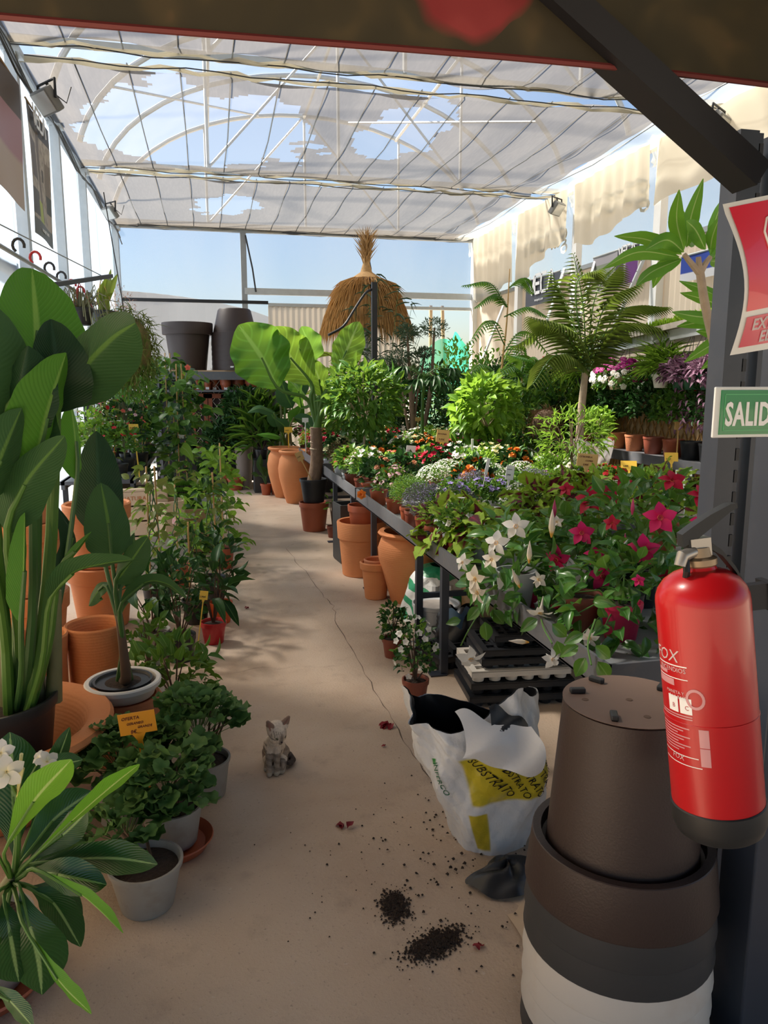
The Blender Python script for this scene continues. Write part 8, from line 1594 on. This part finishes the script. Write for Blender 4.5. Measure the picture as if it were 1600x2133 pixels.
# ================================================================== right bench with green pot plants
rb0, rb1 = AX(1225, 926, 3.80), AX(1500, 992, 3.80); RZ = (rb0.z+rb1.z)/2
rbn = thing('display_bench', 'dark steel bench along the right wall under potted shrubs', 'bench', (3.80, 0, 0)); ya, yb = rb1.y-1.4, 11.6
MB().box((.30, (ya+yb)/2, RZ-.01), (.58, yb-ya, .03)).build('top', G['steel'], rbn, False); MB().box((0, (ya+yb)/2, RZ-.01), (.02, yb-ya, .09)).build('front_rail', G['steel'], rbn, False)
for y in (ya+.1, ya+1.8, ya+3.5, yb-.2):
    for x in (.03, .56): MB().box((x, y, (RZ-.025)/2), (.04, .04, RZ-.025)).build('leg', G['darksteel'], rbn, False)
RB = [(1215, 905, .17, 'l_light', 'brownpot', 'pale leaved shrub in a red-brown pot on the right bench'), (1235, 912, .15, 'l_mid', 'terrap', 'low green shrub beside the pale one on the right bench'), (1262, 915, .13, 'l_dark', 'white', 'dark bush in a white pot on the right bench'), (1292, 905, .22, 'l_dark', 'terra', 'tall dark green shrub in terracotta on the right bench'), (1330, 908, .22, 'l_dark', 'terra2', 'dense dark shrub behind the single yellow tag'), (1370, 905, .24, 'l_dark', 'brownpot', 'wide dark shrub in a brown pot with a sticker'), (1412, 905, .20, 'l_mid', 'terrap', 'leafy shrub behind the tall tan tag on the right bench'), (1450, 912, .22, 'l_mid', 'black', 'green ivy-like shrub with a red flower at the exit sign'), (1490, 915, .22, 'l_dark', 'black', 'dark shrub at the right end of the right bench')]
for i, (x, y, r_, lm, mk, lab) in enumerate(RB):
    p = AZ(x, y+15, RZ); p = AX(x, y, 4.12); t = bedder(lab, (p.x-.04, p.y, RZ+.006), (.095, .075, .16, mk), r_, r_*2.6, 620, .055, .55, lm, [('f_scar', 2, .06)] if i == 7 else ([('f_white', 8, .03)] if i in (2, 5) else []), 200+i, 'shrubs on the right bench')
for i, (y, r_, lm, lab) in enumerate(((8.9, .24, 'l_dark', 'dark shrub on the right bench beyond the palm'), (9.5, .24, 'l_mid', 'green shrub on the far part of the right bench'), (10.2, .26, 'l_dark', 'dense shrub near the far end of the right bench'), (10.9, .26, 'l_mid', 'shrub at the far end of the right bench'))): bedder(lab, (4.08, y, RZ+.006), (.10, .08, .18, 'terrap'), r_, r_*3.0, 620, .06, .5, lm, [('f_coral', 3, .05)] if i == 0 else [], 230+i, 'shrubs on the right bench')
shrub('narrow upright conifer behind the citronella on the right bench', (AX(1250, 870, 4.3).x-.1, AX(1250, 870, 4.3).y, RZ+.006), (.09, .07, .15, 'black'), (0, 0, .48), (.12, .12, .36), 1500, .035, .3, None, 240, single=False, mat=G['l_fern'], name='conifer')
tagpx('tan tag on a tall stake above the right bench shrubs', 1414, 887, 18, 16, 950, 5.4, G['tagtan'], (), stake=G['tagtan'], bz=RZ+.006, X_=3.92); tagpx('orange tag beside the palm trunk', 1153, 818, 14, 14, 860, 7.4, G['tago'], (), bz=RZ+.006, X_=3.95, lean=.15)
# dark mass of floor plants between the benches
FP = [(960, 868, 9.6, 'l_dark', .40), (1000, 875, 8.9, 'l_mid', .34), (1060, 868, 9.0, 'l_dark', .42), (1110, 872, 8.2, 'l_dark', .36), (1150, 868, 8.6, 'l_dark', .42), (1090, 895, 7.4, 'l_mid', .28), (905, 850, 10.6, 'l_dark', .44), (840, 845, 10.9, 'l_mid', .40), (790, 855, 10.6, 'l_dark', .36), (1180, 855, 8.0, 'l_mid', .36), (1020, 835, 10.6, 'l_fern', .45), (950, 820, 11.3, 'l_fern', .42)]
dn = ['at the back left of the group', 'under the lemon tree crown', 'behind the jacaranda stem', 'before the palm trunk', 'left of the palm trunk', 'beside the coir ball', 'below the olive tree', 'below the straw parasol', 'behind the steel pole', 'between palm and wall', 'by the green tarp', 'at the back opening']
for i, (x, y, d_, lm, r_) in enumerate(FP):
    p = AY(x, y, d_); shrub('leafy green shrub on the floor %s' % dn[i], (p.x, d_, 0), (.16, .13, .26, 'black'), (0, 0, max(.45, p.z-.1)), (r_, r_, max(.35, p.z-.45)), 900, .085, .5, None, 300+i, group='floor shrubs between the benches', single=False, mat=G[lm], nst=10)
c = AY(1137, 880, 7.0); t = thing('coir_ball', 'brown fibrous coir plant ball beside the citronella', 'plant', (c.x, c.y, c.z-.35)); MB().ball((0, 0, .35), (.13, .13, .13), 16, 10).build('ball', G['bark'], t); pos, d, u = cloud(500, (0, 0, .35), (.14, .14, .14), .8, -1, .4, .9, 0, 2); stuff('fibres', tmpl('lin', 2, .5, .1), pos, d, u, .10, .004, leafmat('coir', (.16, .09, .05), (.24, .14, .08), .8, .1), t); pot(t, .09, .07, .24, G['black'])
st2 = thing('plant_stand', 'dark stand under the coir ball', 'stand', (c.x, c.y, 0)); MB().tube([(0, 0, 0), (0, 0, c.z-.36)], .03, 8).build('stand_leg', G['black_steel'], st2); MB().lathe([(.12, c.z-.37), (.12, c.z-.352), (.0001, c.z-.352)], 20).build('stand_top', G['black_steel'], st2); MB().lathe([(.14, 0), (.14, .02), (.0001, .02)], 20).build('stand_base', G['black_steel'], st2)
bpy.context.view_layer.update()
print('OBJECTS TOTAL', len(bpy.data.objects), 'TRIS', sum(len(o.data.loops)-2*len(o.data.polygons) for o in bpy.data.objects if o.type == 'MESH'))
